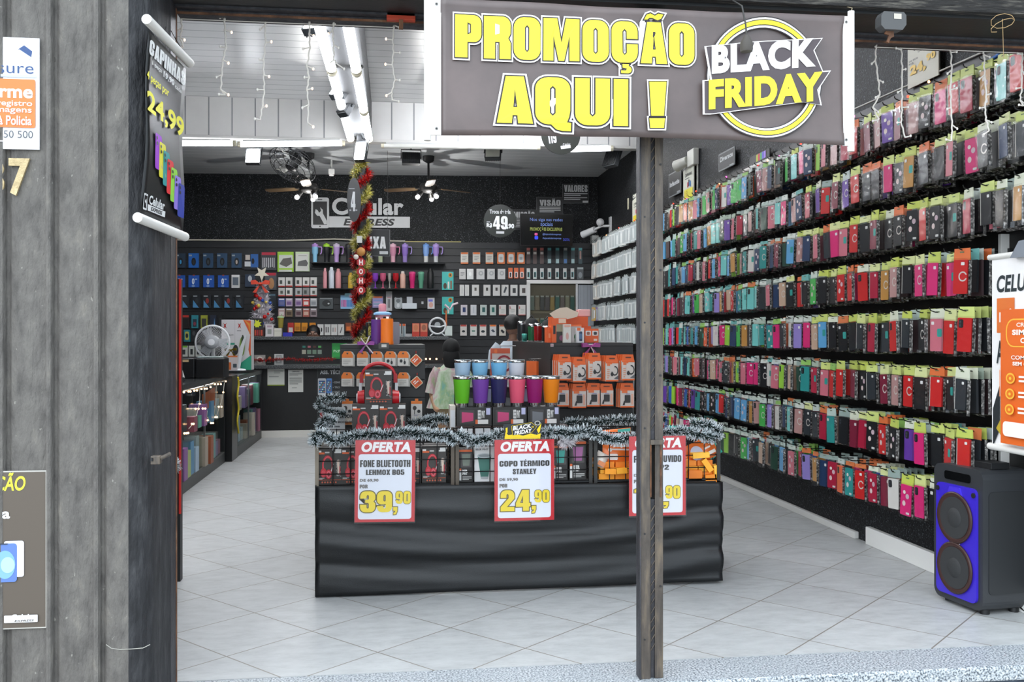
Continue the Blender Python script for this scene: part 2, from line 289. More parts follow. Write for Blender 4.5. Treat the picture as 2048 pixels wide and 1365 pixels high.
    def dec(s, mp, y, specs):
        """flat marks on a face; mp maps the spec's coordinates to local x,z"""
        for q in specs:
            y -= .0006; k = q[0]
            if k == 'r': (a, b), (c, d) = mp(q[1], q[2]), mp(q[3], q[4]); s.poly([(a, b), (c, b), (c, d), (a, d)], y, q[5])
            elif k == 'o': (a, b), (c, d) = mp(q[1], q[2]), mp(q[3], q[4]); s.poly(ell((a + c) / 2, (b + d) / 2, abs(c - a) / 2, abs(d - b) / 2), y, q[5])
            elif k == 'g':
                (a, b), (c, d) = mp(q[1], q[2]), mp(q[3], q[4]); rx = abs(c - a) / 2; s.ring((a + c) / 2, (b + d) / 2, rx, rx * q[6], y, q[5], 28, abs(d - b) / abs(c - a))
            elif k == 'R':
                (a, b), (c, d) = mp(q[1], q[2]), mp(q[3], q[4]); a, c = min(a, c), max(a, c); b, d = min(b, d), max(b, d); s.poly(rrect(a, b, c, d, q[6] * min(c - a, d - b)), y, q[5])
            elif k == 'p': s.poly([mp(*w) for w in q[1]], y, q[2])
            elif k == 't':
                (a, b), (c, d) = mp(q[2], q[3]), mp(q[4], q[5]); s.text(q[1], min(a, c), min(b, d), max(a, c), max(b, d), y, q[6], *(q[7:]))
            elif k == 'l':
                (a, b), (c, d) = mp(q[1], q[2]), mp(q[3], q[4]); n = q[5]; b, d = min(b, d), max(b, d); h = (d - b) / n
                for i in range(n):
                    e = c if i < n - 1 else a + (c - a) * .7; s.poly([(a, b + h * (n - 1 - i + .25)), (e, b + h * (n - 1 - i + .25)), (e, b + h * (n - 1 - i + .75)), (a, b + h * (n - 1 - i + .75))], y, q[6])
        return s
    def build(s, name, parent=None, loc=None, rot=None, bevel=0):
        me = bpy.data.meshes.new(name); me.from_pydata(s.v, [], s.f)
        for m in s.ms: me.materials.append(mat(m))
        me.polygons.foreach_set('material_index', s.fm); me.polygons.foreach_set('use_smooth', s.sm); me.update()
        o = bpy.data.objects.new(name, me); COL.objects.link(o)
        if parent: o.parent = parent
        if loc is not None: o.location = loc
        if rot is not None: o.rotation_euler = rot if hasattr(rot, '__len__') else (0, 0, rot)
        if bevel:
            w = o.modifiers.new('bevel', 'BEVEL'); w.width = bevel; w.segments = 2; w.limit_method = 'ANGLE'
        return o
def frac(w, h, x0=None, z0=0.0):
    x0 = -w / 2 if x0 is None else x0
    return lambda a, b: (x0 + a * w, z0 + b * h)
def tag(o, label, cat, group=None):
    o['label'] = label; o['category'] = cat
    if group: o['group'] = group
    return o
def thing(name, label, cat, loc=(0, 0, 0), rot=0, group=None):
    o = bpy.data.objects.new(name, None); COL.objects.link(o); o.location = loc; o.empty_display_size = .05
    o.rotation_euler = rot if hasattr(rot, '__len__') else (0, 0, rot); return tag(o, label, cat, group)
def struct(name, mb, **k): o = mb.build(name, **k); o['kind'] = 'structure'; return o
def copy_tree(o):
    c = o.copy(); COL.objects.link(c)
    for ch in list(o.children):
        d = ch.copy(); COL.objects.link(d); d.parent = c
        for g in ch.children: e = g.copy(); COL.objects.link(e); e.parent = d
    return c
NTH = lambda i: {1: 'first', 2: 'second', 3: 'third', 4: 'fourth', 5: 'fifth', 6: 'sixth', 7: 'seventh', 8: 'eighth'}.get(i) or (str(i) + {1: 'st', 2: 'nd', 3: 'rd'}.get(0 if i // 10 == 1 else i % 10, 'th'))
def logo(mb, mp, y, x0, y0, x1, y1, lt, dk):
    """phone with a spanner, a name and a bar with the second word; coordinates in mp's own units, y0 the bottom"""
    w, h = x1 - x0, y1 - y0; X = lambda a: x0 + a * w; Z = lambda b: y0 + b * h
    mb.dec(mp, y, [('R', X(0), Z(0), X(.175), Z(1), lt, .14), ('r', X(.02), Z(.12), X(.155), Z(.88), dk), ('R', X(.065), Z(.93), X(.11), Z(.95), dk, .4),
        ('p', [(X(.045), Z(.62)), (X(.04), Z(.5)), (X(.065), Z(.42)), (X(.09), Z(.42)), (X(.13), Z(.14)), (X(.155), Z(.14)), (X(.155), Z(.22)), (X(.118), Z(.5)), (X(.115), Z(.64)), (X(.09), Z(.7)), (X(.1), Z(.58)), (X(.08), Z(.52)), (X(.065), Z(.6))], lt),
        ('r', X(.18), Z(.02), X(1), Z(.4), lt), ('t', 'EXPRESS', X(.32), Z(.09), X(.84), Z(.33), dk, .03, 0, .3), ('t', 'Celular', X(.2), Z(.43), X(.93), Z(1), lt, .03)])
# =============== the setting ===============================================
YF, YS, ZL = 3.70, 3.46, 2.535             # inner edge of the sill, its street edge, underside of the lintel
RX = 2.97                                   # right wall
struct('floor', MB().box(-3.4, YF, -.1, RX + .2, 14.2, 0, 'tiles'))
struct('trim_1', MB().box(-.82, YS, -.06, 4.6, YF, 0, 'granite'), bevel=.008)          # granite sill
struct('trim_2', MB().box(-.82, YS + .02, -.4, 4.6, YF, -.06, 'riser'))                # riser below the sill
struct('ground', MB().box(-9, -9, -.3, 9, YS + .02, -.18, 'pavement'))
# front pier: fluted plaster, extruded from a plan outline
pl = [(-3.6, YF - .01), (-3.6, 3.28)]
x = -1.108 - .148 * 12
while x < -.85:
    pl += [(x - .014, 3.28), (x - .009, 3.270), (x - .002, 3.266), (x + .005, 3.268), (x + .008, 3.276), (x + .010, 3.292), (x + .018, 3.293), (x + .028, 3.284), (x + .045, 3.28)]; x += .148
pl = [p for p in pl if p[0] < -.885]
for i in range(7):
    a = math.radians(270 + 15 * i); pl.append((-.885 + .085 * math.cos(a), 3.365 + .085 * math.sin(a)))
pl += [(-.80, YF - .01)]
mb = MB(); n = len(pl)
for x_, y_ in pl: mb.v += [(x_, y_, -.2), (x_, y_, 3.9)]
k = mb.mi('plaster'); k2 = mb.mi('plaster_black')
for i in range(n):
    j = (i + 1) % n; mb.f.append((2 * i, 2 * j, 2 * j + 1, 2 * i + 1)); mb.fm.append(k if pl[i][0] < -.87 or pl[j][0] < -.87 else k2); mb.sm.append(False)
mb.f.append(tuple(range(1, 2 * n, 2))); mb.fm.append(k); mb.sm.append(False)
ck = [(212, 1290), (222, 1297), (240, 1300), (262, 1299), (286, 1297), (300, 1290)]; mb.tube([onY(a_, b_, 3.281) for a_, b_ in ck], .0016, '#a8a59c', 4).tube([onY(a_, b_, 3.281) for a_, b_ in ((240, 1303), (233, 1325), (226, 1345))], .0009, '#8c8a84', 4)
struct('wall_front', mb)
struct('trim_3', MB().box(-.83, 3.60, 0, -.7985, YF - .002, ZL, 'steel_dark').box(-.82, 3.684, 0, -.797, YF + .002, ZL, 'rust'))      # guide rail on the jamb
mb = MB().box(-.8, 3.44, ZL, 4.6, 3.78, 4.3, 'black_paint').box(-.8, 3.40, ZL + .012, 4.6, 3.44, 2.75, 'beam_wood').box(-.8, 3.40, 2.75, 4.6, 3.44, 4.3, 'plaster')
struct('wall_top', mb)
struct('trim_4', MB().box(-.8, 3.70, ZL - .02, 4.6, 3.79, ZL, 'steel_dark').box(-.8, 3.695, ZL - .024, 4.6, 3.702, ZL - .016, 'rust').box(-.8, 3.66, ZL - .008, 4.6, 3.70, ZL, 'steel_dark'))
struct('wall_right', MB().box(RX, YF, 0, RX + .2, 14.2, 4.3, 'stucco'))
struct('wall_left', MB().box(-3.4, YF, 0, -3.2, 14.2, 4.3, 'stucco'))
mb = MB(); a, b = -3.4, RX + .2
mb.add([(a, YB + KB * a, 0), (b, YB + KB * b, 0), (b, YB + KB * b, 4.3), (a, YB + KB * a, 4.3), (a, YB + KB * a + .2, 0), (b, YB + KB * b + .2, 0), (b, YB + KB * b + .2, 4.3), (a, YB + KB * a + .2, 4.3)],
       [(0, 1, 2, 3), (5, 4, 7, 6), (0, 3, 7, 4), (1, 5, 6, 2), (3, 2, 6, 7), (0, 4, 5, 1)], 'stucco_fine')
struct('wall_back', mb)
# ceilings
struct('ceiling', MB().box(-3.3, 3.78, 4.04, RX + .1, 11.3, 4.1, 'pvc_front'))
struct('ceiling_rear', MB().box(-3.3, 11.3, 3.60, RX + .1, 14.0, 3.66, 'pvc_rear'))
struct('trim_5', MB().box(-3.3, 11.24, 3.60, RX + .1, 11.3, 4.04, 'pvc_fascia'))
struct('trim_6', MB().box(-3.3, 11.22, 3.565, RX + .1, 11.36, 3.60, '#d9d7d3'), bevel=.005)
mb = MB(); v = [(-.60, 3.8, 3.62), (-.25, 3.8, 3.62), (-.225, 11.24, 3.60), (-.5, 11.24, 3.60)]
mb.add(v + [(x_, y_, 4.04) for x_, y_, z_ in v], [(3, 2, 1, 0), (0, 1, 5, 4), (1, 2, 6, 5), (3, 0, 4, 7), (2, 3, 7, 6)], '#4a4a4a/r.7'); struct('trim_7', mb)   # boxed beam
# slatted rear panelling, with its shallow grooves
LB = lambda o=0.0: (lambda p: Vector((p.x, p.y, p.z)))
def back_local(o):                            # frame standing on the rear wall
    return Matrix.Translation((0, YB - o, 0)) @ Matrix.Rotation(PHB, 4, 'Z')
MBK = back_local(0.0); MBI = MBK.inverted()
mb = MB(); mb.M = MBK; z = .25; i = 0
DX0, DX1, DZ1 = (MBI @ onB(1057, 562)).x, (MBI @ onB(1153, 562)).x, onB(1057, 565).z
while z < 2.62:
    for xa, xb in ((-3.25, DX0 - .03), (DX1 + .25, 2.99)) if z < DZ1 - .02 else ((-3.25, 2.99),): mb.box(xa, -.03, z, xb, 0, min(z + .088, 2.64), 'slat')
    z += .1
for xa, xb in ((-3.25, DX0 - .03), (DX1 + .25, 2.99)): mb.box(xa, -.018, .2, xb, 0, DZ1, 'black_paint')
mb.box(-3.25, -.018, DZ1, 2.99, 0, 2.64, 'black_paint'); struct('trim_8', mb)
mb = MB(); mb.M = MBK; mb.tube([(-3.2, -.04, 2.655), (-1.5, -.045, 2.65), (-.8, -.045, 2.675), (-.2, -.05, 2.655), (.2, -.045, 2.65)], .012, '#b9b5a8'); mb.box(.2, -.03, 2.64, 1.0, 0, 2.655, '#a39a5c')
struct('trim_9', mb)
# doorway in the rear panelling: white frame, the store room's dimness put into a flat sheet's colour, ribbed grey leaf standing open
mb = MB(); mb.M = MBK; mb.box(DX0 - .03, -.06, .0, DX0 + .02, 0, DZ1, '#d8d8d6').box(DX0 - .03, -.06, DZ1 - .02, DX1 + .24, 0, DZ1 + .03, '#dedddb').box(DX1 - .015, -.05, 0, DX1 + .015, 0, DZ1, '#bfc1c2')
struct('door_frame', mb)
mb = MB(); mb.M = MBK; mb.box(DX0, -.022, 0, DX1 + .02, -.004, DZ1, '#4d493c/r.8'); mb.box(DX0, -.03, 1.62, DX1, -.004, 1.72, '#5f5a4a/r.8'); struct('door_1', mb)
mb = MB(); mb.M = MBK; mb.box(DX1 + .02, -.07, 0, DX1 + .24, -.02, DZ1 - .04, 'door_ribs'); struct('door_2', mb)
# skirting tiles
struct('baseboard_right', MB().box(RX - .03, 5.75, 0, RX, 13, .045, '#d9d8d4').box(RX - .035, YF, 0, RX, 5.6, .11, '#e2e1dd'), bevel=.004)
# board on the right wall that carries the hook rails, and its pale end strip
struct('wall_panel', MB().box(RX - .02, YF + .02, .42, RX, 13.3, 2.72, 'black_board'))
mb = MB(); p = onX(1970, 500, 2.83); mb.box(2.905, p.y - .012, .55, RX - .02, p.y + .012, 1.79, '#c4c2be'); struct('trim_10', mb, bevel=.003)
# =============== lamps ======================================================
def lamp_tube(p0, p1, r, power, label, group, e=8.0, lit=True, name='tube_light'):
    p0, p1 = Vector(p0), Vector(p1); t = thing(name, label, 'light', p0, 0, group); d = p1 - p0; L = d.length
    M = Vector((0, 0, 1)).rotation_difference(d).to_matrix().to_4x4(); up = M.inverted() @ Vector((0, 0, 1))
    mb = MB(); mb.M = M; mb.cyl((0, 0, .03), (0, 0, L - .03), r, r, ('#f4f8ff/e%g' % e) if lit else '#e2e2dc', 14); mb.build('tube', t)
    mb = MB(); mb.M = M; mb.cyl((0, 0, 0), (0, 0, .035), r * 1.08, r * 1.08, '#d6cfb8'); mb.build('end_cap', t); mb = MB(); mb.M = M; mb.cyl((0, 0, L - .035), (0, 0, L), r * 1.08, r * 1.08, '#d6cfb8').build('end_cap', t)
    mb = MB(); q = up * r * 1.25; mb.M = M; mb.tube([Vector((0, 0, .06)) + q, Vector((0, 0, L - .06)) + q], r * .5, '#cfcfcd'); mb.build('housing', t)
    if p0.z > 3.64 and p0.z < 3.96:
        for q in (p0.lerp(p1, .1), p0.lerp(p1, .9)): MB().cyl(q - p0 + Vector((0, 0, r * .6)), (q.x - p0.x, q.y - p0.y, 4.04 - p0.z), .006, .006, '#b8b8b6', 6).build('hanger', t)
    if power and lit:
        m = (p0 + p1) / 2 - Vector((0, 0, r * 1.3)); area('tube_lamp', m, (0, 0, math.atan2(d.y, d.x)), L, r * 2, power, (1, .98, .94))
    return t
BX = lambda y, a, b: a + (b - a) * (y - 3.8) / (11.24 - 3.8)
ys = [3.9, 5.35, 6.8, 8.25, 9.7, 11.15]; wd = ['hidden', 'second', 'third', 'middle', 'fourth', 'last']
for i in range(5):
    y0, y1 = ys[i] + .03, ys[i + 1] - .03; z = 3.575
    far = ['nearest the street', 'second from the street', 'middle', 'second from the rear', 'nearest the rear fascia'][i]
    lamp_tube((BX(y0, -.57, -.46), y0, z), (BX(y1, -.57, -.46), y1, z), .042, 1.5, 'white tube light on the left edge of the beam, ' + far, 'tube lights on the beam')
    lamp_tube((BX(y0, -.36, -.25), y0, z), (BX(y1, -.36, -.25), y1, z), .042, 1.5, 'white tube light on the right edge of the beam, ' + far, 'tube lights on the beam')
lamp_tube(onY(350, 287, 11.2), onY(472, 287, 11.2), .03, 9, 'lit tube light along the rear fascia beside the square floodlight', 'tube lights under the fascia')
lamp_tube(onY(475, 289, 11.2), onY(690, 287, 11.2), .03, 3, 'dimmer tube light along the fascia, left of the tinsel column', 'tube lights under the fascia', 5.0)
lamp_tube(onY(1130, 299, 11.2), onY(1226, 297, 11.2), .032, 9, 'lit tube light under the fascia behind the round hanging sign', 'tube lights under the fascia')
lamp_tube(onY(762, 292, 11.2), onY(1080, 296, 11.2), .026, 0, 'unlit tube light under the fascia right of the column', 'tube lights under the fascia', lit=False)
# tubes added out of sight above the lintel and behind the banner, for brightness
for x_ in (-2.2, .6):
    lamp_tube((x_, 4.2, 3.70), (x_, 6.5, 3.70), 0.03, 5, 'ceiling tube light near the shop front over %s' % {-2.2: 'the showcases', .6: 'the table'}[x_], 'front ceiling tube lights', 30.0)
lamp_tube((-2.6, 7.2, 3.95), (-1.0, 7.2, 3.95), .03, 2, 'ceiling tube light across the left bay just inside the lintel', 'front ceiling tube lights', 85.0)
for k_, y_ in enumerate((8.4, 10.2)):
    lamp_tube((.7, y_, 3.97), (1.9, y_, 3.97), .03, 2, 'ceiling tube light behind the promotion banner, %s one' % ('front', 'rear')[k_], 'front ceiling tube lights', 75.0)

def flood(pc, w, h, yaw, tilt, lit, label, power=0, back=False):
    """square floodlight: finned housing, glass face, bracket"""
    t = thing('floodlight', label, 'light', pc, (tilt, 0, yaw), 'floodlights under the ceiling')
    mb = MB(); mb.prism(rrect(-w / 2, -h / 2, w / 2, h / 2, .01), -.03, .03, '#2a2d30/r.5')
    for i in range(9):
        x_ = -w / 2 + w * (i + .5) / 9; mb.box(x_ - .004, .03, -h * .45, x_ + .004, .05, h * .45, '#232527')
    mb.build('housing', t)
    MB().prism(rrect(-w * .43, -h * .43, w * .43, h * .43, .005), -.034, -.03, '#f7fbff/e14' if lit else '#cfd0c4/r.2').build('lamp_face', t)
    mb = MB(); mb.tube([(-w * .54, .0, 0), (-w * .54, .02, h * .75), (w * .54, .02, h * .75), (w * .54, 0, 0)], .008, '#1d1f21'); mb.build('bracket', t)
    Mt = (Matrix.Rotation(yaw, 4, 'Z') @ Matrix.Rotation(tilt, 4, 'X')).inverted(); zc = (3.60 if pc[1] > 11.3 else 3.615) - pc[2]; q = Mt @ Vector((0, 0, zc))
    if zc > h * .5: MB().tube([(0, .02, h * .75), q], .01, '#1d1f21').build('hanger', t)
    if power:
        M = Matrix.Rotation(yaw, 4, 'Z') @ Matrix.Rotation(tilt, 4, 'X'); p = Vector(pc) + M @ Vector((0, -.05, 0))
        area('flood_lamp', p, (M @ Matrix.Rotation(math.pi / 2, 4, 'X')).to_euler(), w * .8, h * .8, power, (.95, .98, 1))
    return t
flood(onY(507, 314, 11.5), .17, .19, -.1, -.35, True, 'lit square floodlight under the fascia beside the cage fan', 16)
flood(onY(640, 45, 7.4), .2, .26, -.5, -.75, True, 'lit floodlight on the beam nearest the shop front', 12)
flood(onY(682, 178, 9.2), .15, .24, -.6, -.7, True, 'lit floodlight halfway along the beam', 10)
flood(onY(694, 215, 9.6), .12, .22, 2.4, .6, False, 'black floodlight turned away halfway along the beam')
flood(onY(722, 304, 10.9), .13, .24, -.35, -.35, True, 'lit floodlight at the head of the tinsel column', 9)
flood(onY(822, 318, 11.6), .22, .15, math.pi, .3, False, 'black finned floodlight seen from behind, beside the ceiling fan rod')
flood(onY(986, 306, 11.6), .2, .2, -.2, -.5, False, 'unlit pale square floodlight right of the ceiling fan rod')
flood(onY(1225, 318, 11.5), .24, .22, 2.0, .35, False, 'black floodlight in a wire bracket near the right wall')
# =============== fans =======================================================
def ceiling_fan(px, pyr, pyh, Y, label):
    c = onY(px, pyh, Y); t = thing('ceiling_fan', label, 'fan', (c.x, Y, c.z), .35, 'ceiling fans'); top = 3.6 - c.z
    MB().cyl((0, 0, .04), (0, 0, top - .06), .014, .014, '#15161a').build('rod', t)
    MB().lathe([(.02, top - .09), (.07, top - .06), (.075, top)], '#15161a').build('canopy', t)
    MB().lathe([(.03, -.07), (.1, -.05), (.12, 0), (.1, .05), (.03, .07)], '#1b1a18').build('motor', t)
    for i in range(3):
        mb = MB(); mb.M = Matrix.Rotation(i * 2.094 + .2, 4, 'Z') @ Matrix.Rotation(.16, 4, 'X')
        mb.box(.1, -.02, -.005, .2, .02, .005, '#1b1a18'); o = [(.18, -.05), (.3, -.065), (.62, -.06), (.64, 0), (.62, .05), (.3, .055), (.18, .04)]
        n = len(o); mb.add([(x, y, .006) for x, y in o] + [(x, y, -.006) for x, y in o], [tuple(range(n)), tuple(range(2 * n - 1, n - 1, -1))] + [(i, n + i, n + (i + 1) % n, (i + 1) % n) for i in range(n)], '#4a3a26/r.5')
        mb.build('blade', t)
    for i in range(3):
        a = 2.094 * i + .9; q = (.13 * math.cos(a), .13 * math.sin(a), -.1)
        b = MB().cyl((q[0] * .6, q[1] * .6, -.05), q, .02, .035, '#1b1a18').build('lamp_holder', t)
        MB().ball((q[0] * 1.1, q[1] * 1.1, -.125), (.03, .03, .028), '#f3f6ff/e10').build('bulb', b)
    l = bpy.data.lights.new('fan_lamp', 'POINT'); l.energy = 17; l.shadow_soft_size = .01; l.color = (1, .98, .95); lo = bpy.data.objects.new('fan_lamp', l); COL.objects.link(lo); lo.location = (c.x, Y, c.z - .3)
ceiling_fan(617, 345, 376, 12.2, 'dark ceiling fan with three lit bulbs, above the phone logo')
ceiling_fan(857, 305, 376, 12.2, 'dark ceiling fan on a long rod, right of the tinsel column')
# round-cage fan slung under the rear ceiling, tipped forward
c = onY(585, 330, 11.7); t = thing('cage_fan', 'black wire cage fan hanging tipped under the fascia', 'fan', (c.x, c.y, c.z), (1.1, .42, 0))
mb = MB()
for r, y in ((.3, 0), (.26, -.06), (.2, -.085), (.12, -.1), (.26, .06), (.16, .08)):
    mb.tube([(r * math.cos(i * .2618), y, r * math.sin(i * .2618)) for i in range(24)], .0045, '#5d5e60/r.3/m', 5, True)
for i in range(28):
    a = i * 2 * math.pi / 28; u, w = math.cos(a), math.sin(a); mb.tube([(u * r, y, w * r) for r, y in ((.05, -.105), (.2, -.085), (.26, -.06), (.3, 0), (.26, .06), (.1, .09))], .0022, '#6a6b6d/r.3/m', 3)
mb.build('cage', t)
for i in range(3):
    mb = MB(); mb.M = Matrix.Rotation(i * 2.094, 4, 'Y'); mb.add([(.03, -.02, -.02), (.24, -.04, -.07), (.25, .0, .05), (.04, .02, .03)], [(0, 1, 2, 3), (3, 2, 1, 0)], '#b7b8b6/r.2'); mb.build('blade', t)
MB().lathe([(.02, -.06), (.07, -.05), (.08, .1), (.05, .14)], '#141517').build('motor', t, rot=(-math.pi / 2, 0, 0))
t.rotation_euler = (1.1, .42, 0); Mi = t.rotation_euler.to_matrix().inverted()
mb = MB(); q = Mi @ Vector((-.03, 0, .12)); q2 = Mi @ Vector((-.03, .0, 3.6 - c.z)); mb.tube([(0, .06, 0), q, q2], .02, '#141517'); mb.tube([q + Mi @ Vector((-.18, 0, .03)), q + Mi @ Vector((.18, 0, .03))], .016, '#141517'); mb.build('mount', t)
# motion sensor on the rear ceiling
c = onY(663, 352, 12.6); t = thing('motion_sensor', 'small white sensor hanging under the rear ceiling left of the column', 'sensor', c)
MB().box(-.04, -.03, .02, .04, .03, .09, '#d9dad8').build('body', t, bevel=.008); MB().lathe([(.03, -.0), (.035, .02)], '#e8e8e6').build('lens', t); MB().cyl((0, 0, .09), (0, 0, 3.6 - c.z), .012, .012, '#c9cac8').build('stem', t)
# =============== signs on and before the rear wall ==========================
def mp_plane(fn, Mi):
    def f(a, b): q = Mi @ fn(a, b); return (q.x, q.z)
    return f
def wall_sign(name, label, px0, py0, px1, py1, off, specs, body='#15171a', edge='#7d8184', cat='sign', thick=.012, plane=None, M=None, group=None, shape=None, extra=None):
    """a board lying in a real plane, its marks given in the photograph's own frame"""
    M = M or back_local(off); fn = plane or (lambda a, b: onB(a, b, off)); Mi = M.inverted(); mp = mp_plane(fn, Mi)
    (xa, za), (xb, zb) = mp(px0, py1), mp(px1, py0); cx, cz = (xa + xb) / 2, za
    o0 = M @ Matrix.Translation((cx, 0, cz)); Mi = o0.inverted(); mp = mp_plane(fn, Mi); w, h = xb - xa, zb - za
    t = thing(name, label, cat, o0.to_translation(), o0.to_euler(), group)
    mb = MB(); ol = shape(w, h) if shape else [(-w / 2, 0), (w / 2, 0), (w / 2, h), (-w / 2, h)]; mb.prism(ol, -thick, 0, edge or body); mb.poly([(x * .985 if not shape else x, (z - h / 2) * .985 + h / 2 if not shape else z) for x, z in ol], -thick - .0006, body); mb.build('board', t)
    if specs:
        mb = MB(); mb.dec(mp, -thick - .001, specs)
        if extra: extra(mb, mp, -thick - .002)
        mb.build('lettering', t)
    return t
t = thing('wall_logo', 'big white relief phone and word sign on the black rear wall', 'sign', (0, 0, 0)); Mo = back_local(.002) @ Matrix.Translation(MBI @ onB(623, 458, .002)); t.matrix_world = Mo
mpl = mp_plane(lambda a, b: onB(a, b, .01), Mo.inverted()); (xa, za), (xb, zb) = mpl(623, 457), mpl(820, 397); MS = '#c9cbcd/r.5'
mb = MB(); w = .255 * 1; lx = lambda a: xa + a * (xb - xa); lz = lambda b: za + b * (zb - za)
o1 = rrect(lx(0), lz(0), lx(.178), lz(1), .03); mb.prism(o1, -.03, 0, MS); mb.dec(lambda a, b: (a, b), -.0306, [('r', lx(.018), lz(.11), lx(.16), lz(.87), '#16181b'), ('R', lx(.065), lz(.92), lx(.112), lz(.945), '#16181b', .4), ('o', lx(.08), lz(.035), lx(.097), lz(.085), '#16181b')])
mb.prism([(lx(a), lz(b)) for a, b in ((.045, .62), (.037, .5), (.06, .4), (.085, .4), (.13, .13), (.158, .13), (.158, .24), (.118, .48), (.117, .6), (.09, .68), (.1, .56), (.08, .5), (.066, .58))], -.034, -.03, MS); mb.build('phone_emblem', t)
mb = MB(); mb.box(lx(.18), -.03, lz(.03), lx(1), 0, lz(.39), MS); mb.text('EXPRESS', lx(.325), lz(.09), lx(.83), lz(.32), -.031, '#1a1c1f', .035, 0, .3); mb.build('lower_bar', t)
mb = MB(); mb.text('Celular', lx(.21), lz(.44), lx(.935), lz(1), -.03, MS, .035); mb.text('Celular', lx(.21), lz(.44), lx(.935), lz(1), -.015, '#8b8d90', .035); mb.build('lettering', t)
LT, DK = '#c4c6c8/r.6', '#15171a/r.5'
def lines(x0, y0, x1, y1, n, c=LT): return ('l', x0, y0, x1, y1, n, c)
mk = lambda x0, y0, x1, y1: (lambda mb, mp, y: logo(mb, mp, y, x0, y0, x1, y1, LT, DK))
LG = lambda x0, ytop, x1, ybot: [('r', x0, ybot, x1, (ytop + ybot) / 2 + 1, LT), ('R', x0, ybot, x0 + (x1 - x0) * .2, ytop, LT, .2), ('t', 'Celular', x0 + (x1 - x0) * .22, (ytop + ybot) / 2, x1, ytop, LT, .02)]
wall_sign('wall_sign', 'black framed sign reading VALORES high on the rear wall', 1125, 369, 1177, 407, .01, [('t', '^VALORES', 1128, 384, 1175, 371, LT), lines(1128, 386, 1175, 393, 2), lines(1128, 394, 1174, 401, 2), ('r', 1165, 402, 1176, 406, LT)], DK, group='mission signs')
wall_sign('wall_sign', 'black framed sign reading VISÃO between two others', 1073, 395, 1126, 432, .01, [('t', '^VISÃO', 1079, 412, 1121, 398, LT), lines(1079, 413, 1121, 426, 4)], DK, group='mission signs')
wall_sign('wall_sign', 'black framed sign reading MISSÃO, half hidden behind the screen', 1022, 420, 1074, 460, .01, [('t', '^MISSÃO', 1027, 436, 1069, 422, LT), lines(1028, 437, 1068, 456, 6)], DK, group='mission signs')
CIR = lambda w, h: ell(0, h / 2, w / 2, h / 2, 40)
pl = lambda Y: (dict(plane=lambda a, b: onY(a, b, Y), M=Matrix.Translation((0, Y, 0))))
def hang(t, top, xs=(0,)):
    for x in xs: MB().cyl((x, 0, .0), (x, 0, top), .0022, .0022, '#303234', 5).build('hanging_wire', t)
t = wall_sign('hanging_sign', 'round black hanging sign with price 49,90', 967, 410, 1033, 475, 0, [('t', 'Troca de tela', 979, 428, 1021, 420, LT, .05), ('t', '^49', 986, 459, 1015, 433, '#eceef0'), ('t', ',90', 1014, 459, 1028, 448, '#eceef0', .05), ('t', 'R$', 973, 456, 984, 447, '#eceef0', .05), lines(973, 443, 983, 446, 1), ('R', 992, 463, 1008, 468, LT, .1)], '#303330/r.25', '#303330', shape=CIR, **pl(12.0)); hang(t, 3.6 - t.location.z)
t = wall_sign('hanging_sign', 'round black hanging sign cut off by the promotion banner', 1088, 232, 1166, 308, 0, [('t', '^119', 1100, 284, 1117, 262, '#eceef0'), ('R', 1123, 292, 1143, 299, '#eceef0', .1)] + [('t', 'Celular', 1128, 294, 1143, 288, '#eceef0', .02)], '#3a3c38/r.4', '#3a3c38', shape=CIR, **pl(9.0)); t.rotation_euler.y = -.15; hang(t, 4.04 - t.location.z)
t = wall_sign('hanging_sign', 'oval black hanging sign with price 4 beside the tinsel column', 694, 356, 722, 444, 0, [('t', '^4', 702, 423, 711, 384, '#b9bcbe'), lines(698, 376, 714, 380, 1, '#8a8d90'), lines(699, 418, 704, 424, 1, '#8a8d90'), lines(711, 418, 716, 424, 1, '#8a8d90')], '#222426/r.3', '#2c2e30', shape=CIR, **pl(10.6)); hang(t, 3.6 - t.location.z)
t = wall_sign('hanging_sign', 'square black hanging sign with letters IXA visible behind the column', 705, 460, 780, 512, 0, [('t', '^CAIXA', 712, 497, 772, 474, '#d3d5d6'), ('R', 759, 503, 776, 509, '#b9bcbe', .1)], '#1d2022/r.3', '#9da0a2', **pl(11.9)); hang(t, 3.6 - t.location.z, (-.2, .2))
# television
t = wall_sign('television', 'black wall screen with social media text below the wall signs', 1040, 430, 1144, 492, 0, [], '#08090b/r.2', '#111214', cat='television', thick=.05, **pl(13.2))
mp = mp_plane(lambda a, b: onY(a, b, 13.2), t.matrix_basis.inverted()); B1, Y1 = '#6f8ad0/e.35', '#8f9a4a/e.25'
MB().dec(mp, -.052, [('t', 'Nos siga nas redes', 1059, 445, 1124, 438, B1), ('t', 'sociais', 1080, 453, 1104, 446, B1), ('t', 'PROMOÇÕES EXCLUSIVAS', 1059, 464, 1123, 455, Y1, .04), ('R', 1068, 467, 1074, 472, '#c04a80/e.5', .3), ('R', 1068, 473, 1075, 480, '#2438c8/e.8', .3), ('t', '@lojacelularexpress', 1084, 472, 1121, 468, B1), ('t', '/lojacelularexpress', 1084, 480, 1121, 476, B1), ('t', 'DIGITAL', 1125, 483, 1138, 478, '#3a48b0/e.4')]).build('screen_text', t)
MB().box(-.1, 0, .2, .1, .42, .34, '#111214').build('mount', t)
